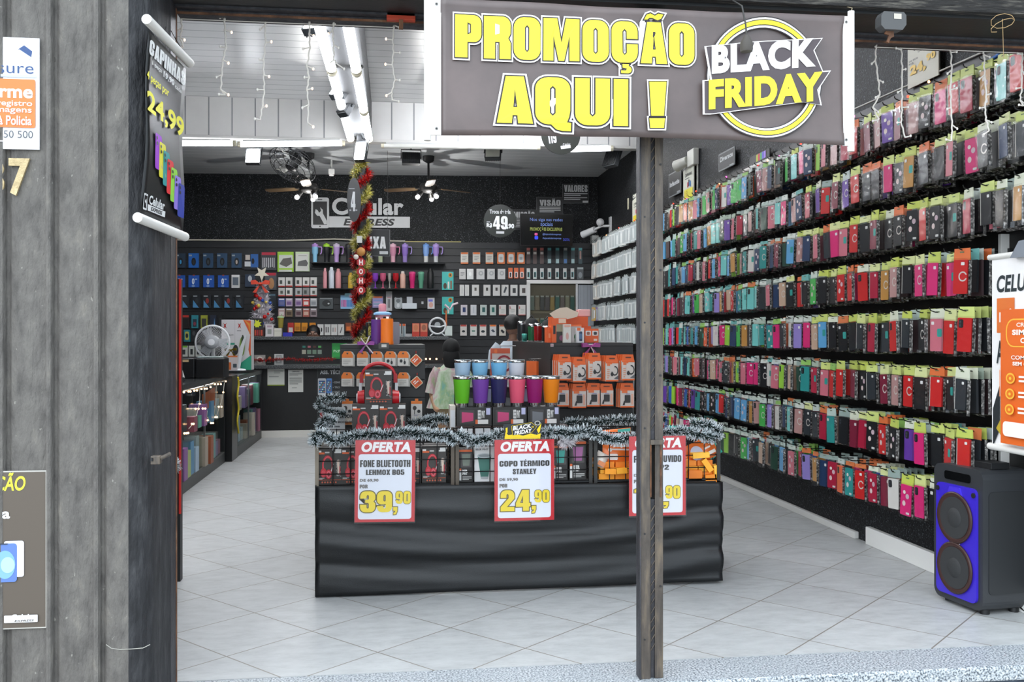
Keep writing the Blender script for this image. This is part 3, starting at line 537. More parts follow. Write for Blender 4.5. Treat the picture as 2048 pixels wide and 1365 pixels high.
# =============== goods on the rear panelling ================================
OFF = .06
def pack(name, label, cat, group, px0, py0, px1, py1, body, specs=(), d=.03, off=OFF, rnd=0, parts=()):
    a, b = onB(px0, py1, off), onB(px1, py0, off); w = (MBI @ b).x - (MBI @ a).x; h = b.z - a.z; q = MBI @ Vector(((a.x + b.x) / 2, (a.y + b.y) / 2, a.z)); q.y = -.032
    o = thing(name, label, cat, MBK @ q, PHB, group) if parts else None
    mb = MB(); mb.prism(rrect(-w / 2, 0, w / 2, h, rnd * w) if rnd else [(-w / 2, 0), (w / 2, 0), (w / 2, h), (-w / 2, h)], -d, 0, body)
    mb.dec(frac(w, h), -d - .001, specs)
    if parts:
        mb.build(parts[0], o)
        for nm, sp in parts[1:]: MB().dec(frac(w, h), -d - .003, sp).build(nm, o)
        return o
    o = mb.build(name); o.location = MBK @ q; o.rotation_euler = (0, 0, PHB); return tag(o, label, cat, group)
HK = lambda c: ('r', .05, .84, .95, 1, c)
UP = ['top', 'second', 'third', 'fourth', 'fifth', 'sixth']
def row(name, cat, group, where, xs, y0, y1, wd, body, specs, desc, d=.03):
    for i, x in enumerate(xs):
        b = body[i % len(body)] if isinstance(body, list) else body; s = specs[i % len(specs)] if isinstance(specs, list) and specs and isinstance(specs[0], list) else specs
        ds = desc[i % len(desc)] if isinstance(desc, list) else desc
        w = wd[i] if isinstance(wd, list) else wd
        pack(name, f'{ds}, {NTH(i + 1)} from left in {where}', cat, group, x - w / 2, y0, x + w / 2, y1, b, s, d)
BL = '#1f5fa8'; mouse = lambda c: [('o', .3, .15, .75, .7, '#15181c'), ('o', .42, .25, .62, .55, c), ('r', .05, .8, .35, .9, '#9aa4ac')]
row('mouse_pack', 'computer mouse', 'mouse packs', 'the top row at far left', [361, 387, 416, 444, 473], 507, 536, [19, 20, 20, 20, 20], ['#23364a', '#1d63b4', '#2a4a68', '#2a4a68', '#2a4a68'], [mouse('#3f9ed6'), mouse('#2a2d31'), mouse('#3a3f45'), mouse('#3a3f45'), mouse('#c9b8ae')], ['dark pack with blue mouse', 'bright blue mouse pack', 'blue mouse pack', 'blue mouse pack', 'blue pack with beige mouse'])
row('blue_card', 'blister card', 'blue zero cards', 'the row of blue cards', [359, 387.5, 417, 446.5], 551, 575, 21, '#1b55b0', [('t', '0', .33, .25, .58, .75, '#dfe6ee', .05), ('r', .62, .62, .82, .72, '#b9c8dc'), ('o', .3, .02, .62, .2, '#7f99c0'), ('r', .42, .96, .6, 1.05, '#b5432a')], 'blue card printed with a white zero')
pack('cable_pack', 'white and grey pack right of the four blue zero cards', 'accessory pack', 'left rear packs', 463, 550, 479, 576, '#c9cbcb', [('r', .15, .2, .85, .8, '#5b6673'), HK('#e3e4e4')])
row('headset_pack', 'headset', 'clear headset packs', 'the middle row of clear packs', [352, 371.5, 393, 414, 435, 456, 479], 590, 617, 16, '#1b2026', [[('p', [(.05, .05), (.8, .05), (.1, .6)], '#4d8fc0'), ('o', .35, .35, .75, .75, c), ('r', .1, .86, .6, .94, '#aab0b4')] for c in ('#2b2e33', '#23262a', '#2b2e33', '#8c2f2a', '#2b2e33', '#8c2f2a', '#30343a')], ['clear black and blue headset pack'] * 3 + ['headset pack with red cup', 'clear black and blue headset pack', 'headset pack with red cup', 'clear black and blue headset pack'])
row('gadget_pack', 'accessory pack', 'small left packs', 'the fourth row at far left', [350, 371, 389.5, 408, 426, 441], 631, 657, [14, 15, 13, 13, 12, 9], ['#22191a', '#2a1e1f', '#2f8b98', '#a8ae3c', '#232b3c', '#1d1f22'], [[HK('#b8352b'), ('r', .1, .1, .9, .7, '#1a1718')]] * 2 + [[('r', .2, .1, .8, .7, '#243a48'), ('o', .3, .2, .7, .5, '#8a3a4a')], [('r', .15, .1, .85, .75, '#3a3c3a')], [('p', [(.6, .1), (.9, .1), (.75, .8)], '#5f93c4')], [('r', .2, .1, .8, .8, '#2c2e32')]], ['black pack with red top', 'black pack with red top', 'teal gadget pack', 'yellow-topped gadget pack', 'dark pack with blue cone', 'plain dark pack'])
row('gadget_pack', 'accessory pack', 'small left packs', 'the fifth row at far left', [353, 374, 388], 660, 684, [15, 13, 10], ['#1f4f66', '#2a7f8c', '#222428'], [[('o', .25, .2, .75, .7, '#2f52c8')], [('R', .2, .15, .8, .85, '#c9c65a', .3), ('o', .3, .3, .7, .7, '#2a2d33')], [('o', .2, .5, .8, .9, '#4a4d52')]], ['teal pack with blue gadget', 'teal and yellow gadget pack', 'dark gadget pack'])
row('charger_pack', 'charger', 'white charger packs', 'the lowest row at far left', [352, 368, 383, 396], 692, 714, [14, 14, 11, 10], '#c9cdc8', [[HK('#7fc242'), ('r', .3, .2, .7, .65, '#3c4044')]] * 2 + [[('r', .3, .2, .75, .7, '#2c2f33')]] * 2, ['white pack with green top', 'white pack with green top', 'white charger pack', 'white charger pack'])
pack('tool_pack', 'dark pack with blue tool above the white tree', 'tool pack', 'larger rear packs', 488, 507, 518, 540, '#20242b', [('r', .45, .15, .95, .95, '#2b62a8'), ('r', .1, .6, .4, .9, '#c9c0b8'), ('r', .05, .2, .45, .5, '#cfd3d6'), ('o', .5, .35, .7, .7, '#14161a')])
pack('brush_pack', 'clear pack of brushes with crimson header', 'brush pack', 'larger rear packs', 522, 505, 553, 541, '#3a3d42', [HK('#b82a42')] + [('r', .1 + .12 * i, .15 + .02 * (i % 3), .16 + .12 * i, .7, '#c6c9cc') for i in range(7)])
pack('stand_pack', 'lime green pack with grey laptop stand picture', 'stand pack', 'larger rear packs', 555, 504, 587, 544, '#9ccc3c', [('R', .1, .18, .95, .84, '#ccd2c8', .05), ('p', [(.12, .38), (.55, .24), (.92, .42), (.85, .72), (.35, .66)], '#5c5c58'), ('r', .1, .0, .9, .1, '#c9ccc6')])
pack('stand_pack', 'white pack with green border and dark stand picture', 'stand pack', 'larger rear packs', 591, 504, 619, 543, '#c6d8b4', [('r', .04, .03, .92, .9, '#d4d6d0'), ('p', [(.15, .28), (.8, .26), (.9, .42), (.75, .6), (.2, .5)], '#585a5a'), ('r', .2, .78, .8, .82, '#a8aaa6')])
pack('toy_pack', 'dark blue pack left behind the orange bow', 'accessory pack', 'larger rear packs', 490, 549, 510, 574, '#27364c', [('o', .3, .4, .7, .9, '#b8c0c8')])
pack('toy_pack', 'clear pack with crimson top and tan gadget right of the bow', 'accessory pack', 'larger rear packs', 530, 546, 553, 580, '#4a4e54', [HK('#b02038'), ('o', .3, .05, .8, .7, '#a87b52')])
pack('toy_pack', 'dark screen pack right of the tree middle', 'accessory pack', 'larger rear packs', 537, 588, 552, 617, '#1f2a33', [('r', .1, .86, .9, .98, '#4c6878')])
mini = [[('r', 0, 0, 1, .12, '#b53a34'), ('r', .2, .3, .6, .7, '#3f4744')], [('r', 0, 0, 1, .14, '#b53a34'), ('r', .3, .3, .7, .65, '#4a5048')]]
for r_, (y0, y1, cs) in enumerate(((555, 574, ['#cfcfcc'] * 5), (576, 593, ['#b9bbb8', '#d0d0cc', '#a8acae', '#8a8c8c', '#c6c8c6']), (597, 613, ['#4d5f9a', '#b4a2b8', '#b09cba', '#c24844', '#b4b8bc']), (617, 634, ['#b79a98', '#7a6a52', '#8c7f80', '#a85c50', '#94868c']))):
    for i, x in enumerate((563, 578, 597, 612, 627)):
        sp = mini[(i + r_) % 2] if r_ < 2 else [('r', .15, .2, .85, .6, ['#6a6f9a', '#7c5f94', '#7c5f94', '#e0d8d4', '#8c9298'][i] if r_ == 2 else ['#d8d0cc', '#4a3c30', '#5b3f48', '#d0b0a0', '#4f4448'][i]), ('r', .1, .8, .9, .95, '#d6d8da')]
        pack('memory_pack', f'small {"white red-edged" if r_ < 2 else "pale" if r_ == 2 else "patterned"} pack, {NTH(i + 1)} from the left in the {UP[r_]} of four little rows', 'accessory pack', 'little packs in four rows', x - 6.5, y0, x + 6.5, y1, cs[i], sp, .02)
row('earphone_pack', 'earphones', 'white earphone packs', 'the row above the counter', [641, 655, 668.5, 682], 649, 671, 12, '#d3d4d2', [[('o', .2, .3, .4, .7, '#2c2e30'), ('o', .55, .3, .8, .7, '#2c2e30')], [('r', .2, .25, .35, .75, '#2c2e30'), ('r', .55, .25, .7, .75, '#2c2e30')], [('r', .25, .3, .35, .7, '#55585a'), ('r', .6, .3, .7, .7, '#c08a80')], [('p', [(.3, .2), (.45, .2), (.75, .75), (.6, .75)], '#4c5052')]], 'white pack with a small dark picture')
for i, (x, c, l) in enumerate(((581.5, '#b8322c', 'red card pack left of the orange packs'), (595, '#d68a1e', 'orange pack left above the seated head'), (609, '#d9901e', 'orange pack above the seated head'), (625, '#d68a1e', 'orange pack right above the seated head'), (697, '#8a4526', 'brown pack with orange label left of the column'), (711, '#8a4526', 'brown pack with orange label touching the column'))):
    pack('card_pack', l, 'accessory pack', 'orange and red cards', x - 6, 646, x + 6, 663 if i else 667, c, [('r', .15, .1, .85, .55, '#d9d3cc' if i == 0 else '#a86a18' if i < 4 else '#d9702c')])
def rowr(xs, y0, y1, w, kind, k, nm, body, specs, desc, cat='accessory pack', d=.03):
    row(nm, cat, 'packs on the right rear panelling', f'{UP[k]} row, right panelling', xs, y0, y1, w, body, specs, desc, d)
OC = '#d5743a'
rowr([929, 953, 979, 1002, 1022, 1042], 505, 528, 15, 0, 0, 'cable_pack', ['#cfcdc6'] * 3 + [OC] * 3, [[HK(OC), ('r', 0, 0, 1, .12, OC), ('l', .2, .3, .8, .7, 3, '#9a9c98')]] * 3 + [[('R', .15, .12, .85, .85, '#cfd2d2', .3), ('r', .3, .35, .7, .6, '#a0a4a6')]] * 3, ['white pack with orange ends'] * 3 + ['orange pack with pale window'] * 3)
row('strap_pack', 'watch strap', 'watch straps', 'the row under the screen', [1057, 1070, 1084, 1099, 1115, 1131, 1146, 1161], 496, 528, 7.5, ['#5a4a48'] * 3 + ['#46565a'] * 5, [[HK('#a8605a'), ('r', .1, .6, .9, .75, '#c6c2be')]] * 3 + [[HK('#5fa8ac'), ('r', .1, .05, .9, .3, '#a8c4c6')], [HK('#5fa8ac'), ('r', .1, .05, .9, .3, '#a8c4c6')], [('r', .1, .05, .9, .3, '#5078b4'), HK('#b8bcbe')], [HK('#5fa8ac'), ('r', .1, .05, .9, .3, '#a8c4c6')], [('r', .3, .3, .7, .8, '#b48a80'), HK('#5fa8ac')]], ['slim strap pack with rosy top'] * 3 + ['slim strap pack with teal top', 'slim strap pack with teal top', 'slim strap pack with blue foot', 'slim strap pack with teal top', 'slim teal and rose strap pack'], .02)
rowr([925, 940.5, 961, 982, 1003], 538, 559, [13, 13, 16, 15, 15], 0, 1, 'cable_box', ['#c8c8c6', '#dcdedd', '#cbcccb', '#cbcccb', '#cbcccb'], [[('l', .2, .3, .8, .7, 3, '#8a8c8c')], [('o', .3, .3, .7, .7, '#f2f4f4')]] + [[('o', .25, .35, .85, .8, '#a8acae'), ('o', .4, .48, .7, .68, '#cbcccb')]] * 3, ['small white box', 'small silvery box', 'white box with coiled cable', 'white box with coiled cable', 'white box with coiled cable'])
row('power_pack', 'power bank', 'orange slim packs', 'the second row of the right panelling', [1021, 1032.5, 1044], 536, 557, 8.5, '#d5683a', [('R', .15, .08, .85, .6, '#e2e0dc', .15), ('r', .32, .12, .68, .55, '#2b2d30')], 'orange pack with black device', .02)
row('lighter_pack', 'vape pack', 'white and teal slim packs', 'the row above the doorway', [1057, 1070, 1084, 1099, 1114.5, 1130, 1145], 537, 558, 7, '#cfd0ce', [('r', .2, .15, .85, .65, '#3c9ea0'), ('r', .25, .18, .7, .62, '#23262a')], 'slim white and teal pack', .02)
pack('clear_pack', 'crumpled clear pack at the right end above the doorway', 'accessory pack', 'packs on the right rear panelling', 1154, 535, 1167, 559, '#55595c', [HK('#a8b0b2'), ('o', .2, .1, .8, .6, '#8c9296')])
rowr([924, 934, 951, 974, 993, 1010, 1028, 1047], 570, 592, [9, 8, 14, 14, 14, 14, 14, 15], 0, 2, 'adapter_pack', '#d3d3d1', [[('r', .45, .2, .55, .8, '#a4a6a6')], [('r', .45, .2, .55, .8, '#b4b6b6')], [('r', .35, .45, .65, .75, '#55524c')], [('r', .35, .45, .65, .75, '#3c3836')], [('r', .35, .45, .65, .75, '#3c3836')], [('p', [(.25, .3), (.5, .25), (.8, .75), (.55, .85)], '#3f454c')], [('r', .3, .25, .75, .7, '#2a2d31')], [('r', .3, .25, .75, .7, '#4a4340')]], ['tall narrow white box', 'tall narrow white box'] + ['white pack with small dark picture'] * 6)
rowr([928, 947, 967, 986, 1005, 1025, 1044], 610, 631, [13, 12, 13, 12, 14, 14, 14], 0, 3, 'adapter_pack', ['#d2ccd2', '#cfd2d6', '#c2cdc9', '#c2cdc9', '#d6d3d0', '#d6d3d0', '#d6d3d0'], [[('r', .3, .3, .75, .75, '#24386a')], [('r', .4, .2, .6, .8, '#b8bec6')], [('r', .3, .3, .75, .75, '#1f5a58')], [('r', .3, .3, .75, .75, '#1f6a60')]] + [[('r', .1, .6, .2, .85, '#c05048'), ('r', 0, 0, 1, .06, '#c05048'), ('l', .3, .2, .8, .6, 3, '#b8bcb8')]] * 3, ['pale pack with navy picture', 'plain white pack', 'pale pack with green picture', 'pale pack with green picture', 'white pack with red mark', 'white pack with red mark', 'white pack with red mark'])
rowr([927, 947, 966, 986, 1005], 650, 672, 13, 0, 4, 'adapter_pack', ['#d4cfcb', '#d4d6d2', '#d4cfcb', '#cfd0d2', '#cfcabf'], [[HK('#c04c44'), ('o', .25, .3, .75, .5, '#1f2a2a')], [HK('#c04c44'), ('r', .25, .38, .75, .48, '#2a6a58')], [HK('#c04c44'), ('o', .2, .28, .8, .5, '#1c2c30')], [HK('#d9702c'), ('p', [(.2, .5), (.5, .3), (.85, .35), (.5, .6)], '#3f4a58')], [HK('#b4603c'), ('p', [(.2, .45), (.6, .2), (.85, .35), (.4, .6)], '#22252a')]], ['white pack with dark ring picture', 'white pack with green strip picture', 'white pack with dark oval picture', 'white pack with orange top', 'cream pack with black slab picture'])
row('tag_pack', 'keyring pack', 'teal craft packs', 'the teal packs of the middle panelling', [895.5], 544, 580, 23, '#3fb3ac', [('o', .55, .68, .9, .95, '#c8862c'), ('o', .65, .75, .8, .88, '#3a2a1c'), ('o', .12, .05, .42, .38, '#4a3626'), ('r', .5, .05, .62, .45, '#d8d2c8'), ('r', .72, .05, .86, .5, '#8a5c42')], 'upper sunflower pack')
pack('tag_pack', 'teal pack with sunflower, the lower one left of the white packs', 'keyring pack', 'teal craft packs', 884, 594, 907, 629, '#3fb3ac', [('o', .55, .68, .9, .95, '#c8862c'), ('o', .65, .75, .8, .88, '#3a2a1c'), ('o', .12, .05, .42, .38, '#4a3626'), ('r', .5, .05, .62, .45, '#d8d2c8')])
pack('nail_pack', 'light blue pack with pink and blue tubes left of the column', 'cosmetic pack', 'middle panelling packs', 681, 591, 709, 618, '#86b7da', [('R', .3, .9, .8, 1.15, '#7fb0c0', .3)] + [('r', .06 + .1 * i, .15, .12 + .1 * i, .65, '#c0478c' if i < 4 else '#2f6fb4') for i in range(9)])
pack('cable_bag', 'clear shiny bag left of the light blue pack', 'accessory pack', 'middle panelling packs', 639, 596, 666, 618, '#4a5154', [('o', .2, .2, .85, .8, '#23272a'), ('o', .6, .4, .75, .55, '#c9cdce'), ('r', .05, .9, .95, .97, '#8d9496')])
pack('marker_pack', 'lilac pack with orange top right of the column', 'stationery pack', 'middle panelling packs', 745, 593, 766, 616, '#8d86b4', [HK('#cf6a3a')] + [('r', .1, .15 + .15 * i, .9, .22 + .15 * i, ['#c9c2dc', '#7fb0b8', '#b9a4c8', '#6f8cc0'][i]) for i in range(4)])
pack('pen_pack', 'tall pale pack of pens below the goblets', 'stationery pack', 'middle panelling packs', 772, 583, 784, 622, '#b9babc', [('r', .3, .15, .42, .6, '#3a3c40'), ('r', .55, .15, .67, .6, '#3a3c40'), ('r', .2, .66, .8, .7, '#c08088')])
pack('bear_case', 'clear bear shaped case hanging beside the pens', 'phone case', 'middle panelling packs', 789, 596, 804, 618, '#a9b0b4', [('o', -.02, .8, .3, 1.05, '#a9b0b4'), ('o', .7, .8, 1.02, 1.05, '#a9b0b4'), ('o', .2, .55, .8, .9, '#6c7478'), ('o', .3, .1, .7, .5, '#cfd4d6')], rnd=.3)
t = pack('dispenser', 'white wall dispenser with grey clamp on the rear panelling', 'dispenser', 'middle panelling packs', 805, 607, 834, 618, '#cfd6dc', [], .1, parts=('body',)); MB().box(-.04, -.06, .08, .04, -.04, .17, '#b8bec4').build('clamp', t)
pack('black_box', 'black box with a small white mark beside the dispenser', 'box', 'middle panelling packs', 836, 596, 853, 617, '#121314', [('r', .4, .4, .65, .65, '#b8bcc0')])
pack('sponge_pack', 'white pack with a pink sponge and violet top', 'cosmetic pack', 'middle panelling packs', 855, 596, 869, 618, '#cfd0d2', [('o', .2, .1, .8, .6, '#d2a296'), ('r', .15, .65, .75, .85, '#6f6fd0')])
# drinking cups and bottles that stand on little shelves of the panelling
def cupstand(px, ybase): q = MBI @ onB(px, ybase, .12); return q
def shelf(px0, px1, y, label):
    a, b = MBI @ onB(px0, y, .1), MBI @ onB(px1, y, .1); w = b.x - a.x; t = thing('wall_shelf', label, 'shelf', MBK @ Vector(((a.x + b.x) / 2, -.031, a.z)), PHB)
    MB().box(-w / 2, -.19, -.012, w / 2, 0, 0, '#1f2123/r.2').build('board', t); MB().box(-w / 2 + .02, -.15, -.03, -w / 2 + .03, 0, -.012, '#1a1b1d').box(w / 2 - .03, -.15, -.03, w / 2 - .02, 0, -.012, '#1a1b1d').build('bracket', t)
shelf(622, 890, 526, 'upper dark shelf under the handled mugs'); shelf(640, 878, 578, 'lower dark shelf under the bottles and goblets')
def mug(px, c, lid, hd, label, y0=487, y1=525, low=None):
    q = cupstand(px, y1); h = (y1 - y0) * 13.58 / F; r = .044; t = thing('handled_mug', label, 'mug', MBK @ q, PHB, 'handled mugs on the upper shelf')
    MB().lathe([(r * .72, 0), (r * .74, h * .4), (r, h * .48), (r * 1.02, h * .82)], low or c, 16).build('body', t)
    if low: MB().lathe([(r * .76, h * .32), (r * .8, h * .4), (r * 1.01, h * .48), (r * 1.03, h * .83)], c, 16).build('sleeve', t)
    MB().lathe([(r * 1.05, h * .8), (r * 1.06, h * .92), (r * .7, h * .95), (r * .35, h * .96), (r * .33, h)], lid, 16).build('lid', t)
    MB().tube([(r * .95, 0, h * .8), (r * 2.0, 0, h * .8), (r * 2.15, 0, h * .72), (r * 2.05, 0, h * .5), (r * 1.7, 0, h * .42)], .008, hd, 6).build('handle', t)
mug(630, '#86bede', '#b28ad0', '#b48ad2', 'light blue mug with pink band, leftmost on the upper shelf'); mug(653, '#1d1e22', '#9ed03a', '#9ed03a', 'black mug with lime lid and handle')
mug(673, '#b99ad2', '#d2c6de', '#b48ad2', 'lilac mug with pale lid next to the lime one'); mug(697, '#1a1b1e', '#2a2b2e', '#26272a', 'plain black mug behind the tinsel column'); mug(740, '#8d86b8', '#9890c0', '#8d86b8', 'violet mug hidden under the hanging black sign')
mug(761, '#a3ae8e', '#8fa07c', '#7c8f6a', 'greenish floral mug under the hanging black sign'); mug(786, '#c98aa2', '#e2b8c8', '#d07a9e', 'rose mug with pink handle right of the black sign', low='#d8a4b4'); mug(810, '#8a6fc0', '#a68ed4', '#a994d8', 'violet patterned mug right of the rose one', low='#9a84c8')
mug(852, '#7fa4dc', '#6f9ad8', '#6a8fd2', 'blue mug with white base near the panelling edge', low='#d4d6d4'); mug(872, '#a58ad2', '#b79ede', '#a58ad2', 'purple mug with silver base, rightmost on the upper shelf', low='#c9cbce')
def bottle(px, y0, y1, w, c, cap, label, kind=0, name='bottle'):
    q = cupstand(px, y1); h = (y1 - y0) * 13.58 / F; r = w * 13.58 / F / 2; t = thing(name, label, name.replace('_', ' '), MBK @ q, PHB, 'bottles and cups on the lower shelf')
    if kind == 1:   # goblet
        MB().lathe([(r * .75, 0), (r * .7, .006), (.008, .012), (.007, h * .42)], c, 14).build('stem', t); MB().lathe([(.008, h * .42), (r * .75, h * .5), (r, h * .66), (r * .95, h)], c, 16).build('bowl', t)
    elif kind == 2:  # tumbler with straight lid
        MB().lathe([(r * .68, 0), (r * .8, h * .45), (r * .97, h * .5), (r, h * .86)], c, 16).build('body', t); MB().lathe([(r * 1.06, h * .86), (r * 1.06, h * .97), (r * .6, h)], cap, 16).build('lid', t)
    else:
        MB().lathe([(r * .92, 0), (r, .01), (r, h * .78), (r * .7, h * .86)], c, 16).build('body', t); MB().lathe([(r * .62, h * .84), (r * .62, h * .97), (r * .35, h)], cap, 14).build('cap', t)
bottle(650, 537, 577, 8, '#d08e96', '#dba0a6', 'thin pink bottle, leftmost on the lower shelf'); bottle(663, 535, 577, 11, '#c3cbd6', '#d3dae2', 'pale grey bottle between two pink ones'); bottle(676.5, 538, 577, 11, '#cf8d92', '#c98a8e', 'pink bottle right of the pale grey one'); bottle(701, 546, 577, 10, '#c4a134', '#b4922c', 'mustard bottle just left of the column')
bottle(750.5, 547, 577, 12, '#7b3fae/r.2', '', 'purple goblet on the lower shelf', 1, 'goblet'); bottle(766, 547, 577, 12, '#bf5a78/r.2', '', 'pink goblet on the lower shelf', 1, 'goblet'); bottle(779, 547, 577, 7, '#9b9a94/r.2', '', 'narrow silver goblet on the lower shelf', 1, 'goblet'); bottle(791.5, 547, 577, 12, '#b01c26/r.2', '', 'red goblet on the lower shelf', 1, 'goblet')
bottle(805.5, 543, 577, 11, '#d2a898', '#d8cfc8', 'beige bottle with white neck'); bottle(824.5, 544, 577, 12.5, '#cf2872', '#d84a88', 'magenta tumbler on the lower shelf', 2, 'tumbler'); bottle(842, 544, 577, 12, '#5b9c80', '#6cac90', 'green tumbler on the lower shelf', 2, 'tumbler'); bottle(861, 537, 577, 12, '#141517', '#17181a', 'black bottle at the right end of the lower shelf')
# store room packs before the dim sheet, the room's shade put into their colours
for r_, (y0, y1) in enumerate(((592, 621), (637, 664))):
    for i in range(9):
        x = 1064 + i * 10; c = ['#434f45', '#62634f', '#23493e', '#34312e', '#57513f', '#183f35', '#4a443e', '#6c5c2a', '#2a2c28'][(i * 4 + r_ * 3) % 9]
        pack('hanging_pack', f'dim hanging pack inside the doorway, {NTH(i + 1)} from the left in the {"upper" if r_ == 0 else "lower"} row', 'accessory pack', 'packs inside the doorway', x - 4, y0, x + 4, y1, c, [('r', .1, .9, .9, 1, '#6f756a')], .02, .0)
# =============== rear counter ==============================================
CY = 12.42
a, b = onY(480, 735, CY), onY(912, 735, CY); XA, XB = a.x - .3, b.x
t = thing('service_counter', 'long black two-tier counter with speckled stone tops', 'counter', ((XA + XB) / 2, CY, 0)); w = (XB - XA) / 2
MB().box(-w, .04, .08, w, .5, .88, 'black_paint').build('front_panel', t)
MB().box(-w, 0, 0, w, .06, .085, '#cfcdc7').build('skirting', t); MB().box(-w - .02, -.05, .88, w + .02, .55, .925, 'granite_dark').build('lower_top', t, bevel=.004)
xe = onY(896, 675, CY + .45).x - (XA + XB) / 2
MB().box(-w, .42, .925, xe - .05, .52, 1.245, 'black_paint').build('back_panel', t); MB().box(-w, .35, 1.245, xe, .78, 1.29, 'granite_dark').build('upper_top', t, bevel=.004)
for x in (-w + .1, xe - .1): MB().box(x - .03, .56, 0, x + .03, .76, 1.245, 'black_paint').build('support', t)
ZL_, ZU = .925, 1.29; YL, YU = CY + .12, CY + .45
def front(name, label, cat, px0, py0, px1, py1, Y, body, specs, thick=.004, edge=None, group=None): return wall_sign(name, label, px0, py0, px1, py1, 0, specs, body, edge or body, cat, thick, group=group, plane=lambda a, b: onY(a, b, Y), M=Matrix.Translation((0, Y, 0)))
front('notice', 'white paper notice with yellow foot on the counter front', 'notice', 535, 738, 569, 771, CY + .04, '#c3c4bd', [lines(548, 741, 566, 748, 2, '#8c908c'), lines(538, 752, 566, 756, 1, '#8c908c'), ('r', 535, 770, 569, 771.6, '#7f8f2c')])
front('notice', 'tall white paper notice full of text on the counter front', 'notice', 576.5, 740, 606.5, 785, CY + .04, '#c9c9c4', [('t', 'COMUNICADO', 584, 745, 599, 742, '#4f5254', .02), lines(579, 747, 604, 752, 2, '#80847f'), lines(579, 755, 604, 770, 4, '#80847f'), lines(584, 774, 598, 778, 1, '#9a9d99')])
def phone_pic(x0, y0, x1, y1, c): return [('R', x0, y1, x1, y0, c, .14), ('r', x0 + .1 * (x1 - x0), y1 - .14 * (y1 - y0), x1 - .1 * (x1 - x0), y0 + .14 * (y1 - y0), '#2c4f86'), ] + [('r', x0 + (.17 + .18 * i) * (x1 - x0), y0 + (.3 + .13 * j) * (y1 - y0), x0 + (.3 + .18 * i) * (x1 - x0), y0 + (.22 + .13 * j) * (y1 - y0), ['#6fb0d8', '#d8e2ea', '#5a9a6a', '#c0785a'][(i + j) % 4]) for i in range(4) for j in range(5)]
front('poster', 'dark poster of two phones reading ASS. TÉCNICA on the counter front', 'poster', 634.5, 736, 690, 862, CY + .04, '#222426', [('t', 'ASS. TÉCNICA', 640, 749, 700, 739, '#a9acae', .05)] + phone_pic(636, 757, 652, 791, '#b8bcc0') + phone_pic(653, 757, 664, 787, '#4f7fc0') + [('t', '• CONSERTO', 666, 767, 690, 763, '#8f9294', .03), ('t', '• TROCAS', 666, 777, 690, 773, '#8f9294', .03), ('t', '• BATERIA', 666, 786, 690, 782, '#8f9294', .03)], edge='#5b5e60')
MBs = CY + .42
front('card_sign', 'black sign with rows of payment card marks between the counter tiers', 'sign', 602, 689, 646, 716, MBs, '#1b1e1e', [('r', 605 + 10.5 * i, 696, 611 + 10.5 * i, 692, ['#2f7a6c', '#b0606a', '#54302c', '#58a85a'][i]) for i in range(4)] + [('r', 604 + 10.5 * i, 708.5, 612 + 10.5 * i, 700, ['#a8a494', '#6c8472', '#6c8472', '#7c8a80'][i]) for i in range(4)] + [lines(616, 711, 634, 715, 1, '#8c9090')])
front('payment_sign', 'bright green sign between the counter tiers', 'sign', 664, 687, 694, 717, MBs, '#2f9a48', [('t', 'PicPay', 667, 707, 688, 700, '#b8e0c0', .02), ('R', 668, 714, 690, 718, '#257a3a', .3)])
for px0, py0, px1, py1, c, sp, l in ((509, 702, 531, 722, '#8f8c88', [('g', 513, 719, 527, 705, '#c8c4be', .7), ('o', 516, 716, 524, 708, '#5c4a4a')], 'grey framed sign with a round emblem on the lower tier'), (532, 702, 549, 722, '#151a17', [('o', 537, 711, 543, 705, '#a85f3c'), lines(535, 713, 546, 718, 2, '#5c625c')], 'dark framed card on the lower tier'), (549, 702, 567, 724, '#b8bab8', [('R', 552, 721, 564, 704, '#8c9090', .1), lines(555, 707, 562, 718, 4, '#c8caca')], 'white framed card on the lower tier')):
    t = front('counter_card', l, 'card', px0, py0, px1, py1, YL - .05, c, sp, .02); t.location.z = ZL_
def needles(path, r, n, cols, lng, wid=.003, tipc=None, tipf=.5, nm=None, core='#1c2420', corer=.006, mb=None, droop=0.0):
    """garland: a thin cord set all round with fine needles"""
    mb = mb or MB(); path = [Vector(p) for p in path]; L = [0]
    for a, b in zip(path, path[1:]): L.append(L[-1] + (b - a).length)
    mb.tube(path, corer, core, 5)
    for _ in range(n):
        s = random.random() * L[-1]; i = max(k for k in range(len(path) - 1) if L[k] <= s); f = (s - L[i]) / (L[i + 1] - L[i]); p = path[i].lerp(path[i + 1], f)
        d = (path[i + 1] - path[i]).normalized(); v = Vector((random.gauss(0, 1), random.gauss(0, 1), random.gauss(0, 1))); v = (v - d * v.dot(d) * .6).normalized()
        l = lng * random.uniform(.65, 1.1); u = v.cross(Vector((random.random(), random.random(), random.random()))).normalized() * wid; c = random.choice(cols); q = p + v * l - Vector((0, 0, droop * l))
        if tipc and random.random() < tipf:
            m_ = p.lerp(q, .5); mb.add([p - u, p + u, m_ + u, m_ - u, q + u * .7, q - u * .7], [(0, 1, 2, 3)], c); mb.add([m_ - u, m_ + u, q + u * .8, q - u * .8], [(0, 1, 2, 3)], random.choice(tipc))
        else: mb.add([p - u, p + u, q], [(0, 1, 2)], c)
    return mb
RED, GOLD = ['#9c1014/r.25', '#c21a1c/r.2', '#6a0a0e/r.3', '#d84038/r.15'], ['#b8b04a/r.2', '#d8d27a/r.15', '#8c8a34/r.3', '#efeab0/r.15']
pth = [onY(508 + 18 * i, 719.5 + 1.5 * math.sin(i * 1.3), YL - .09) for i in range(10)]
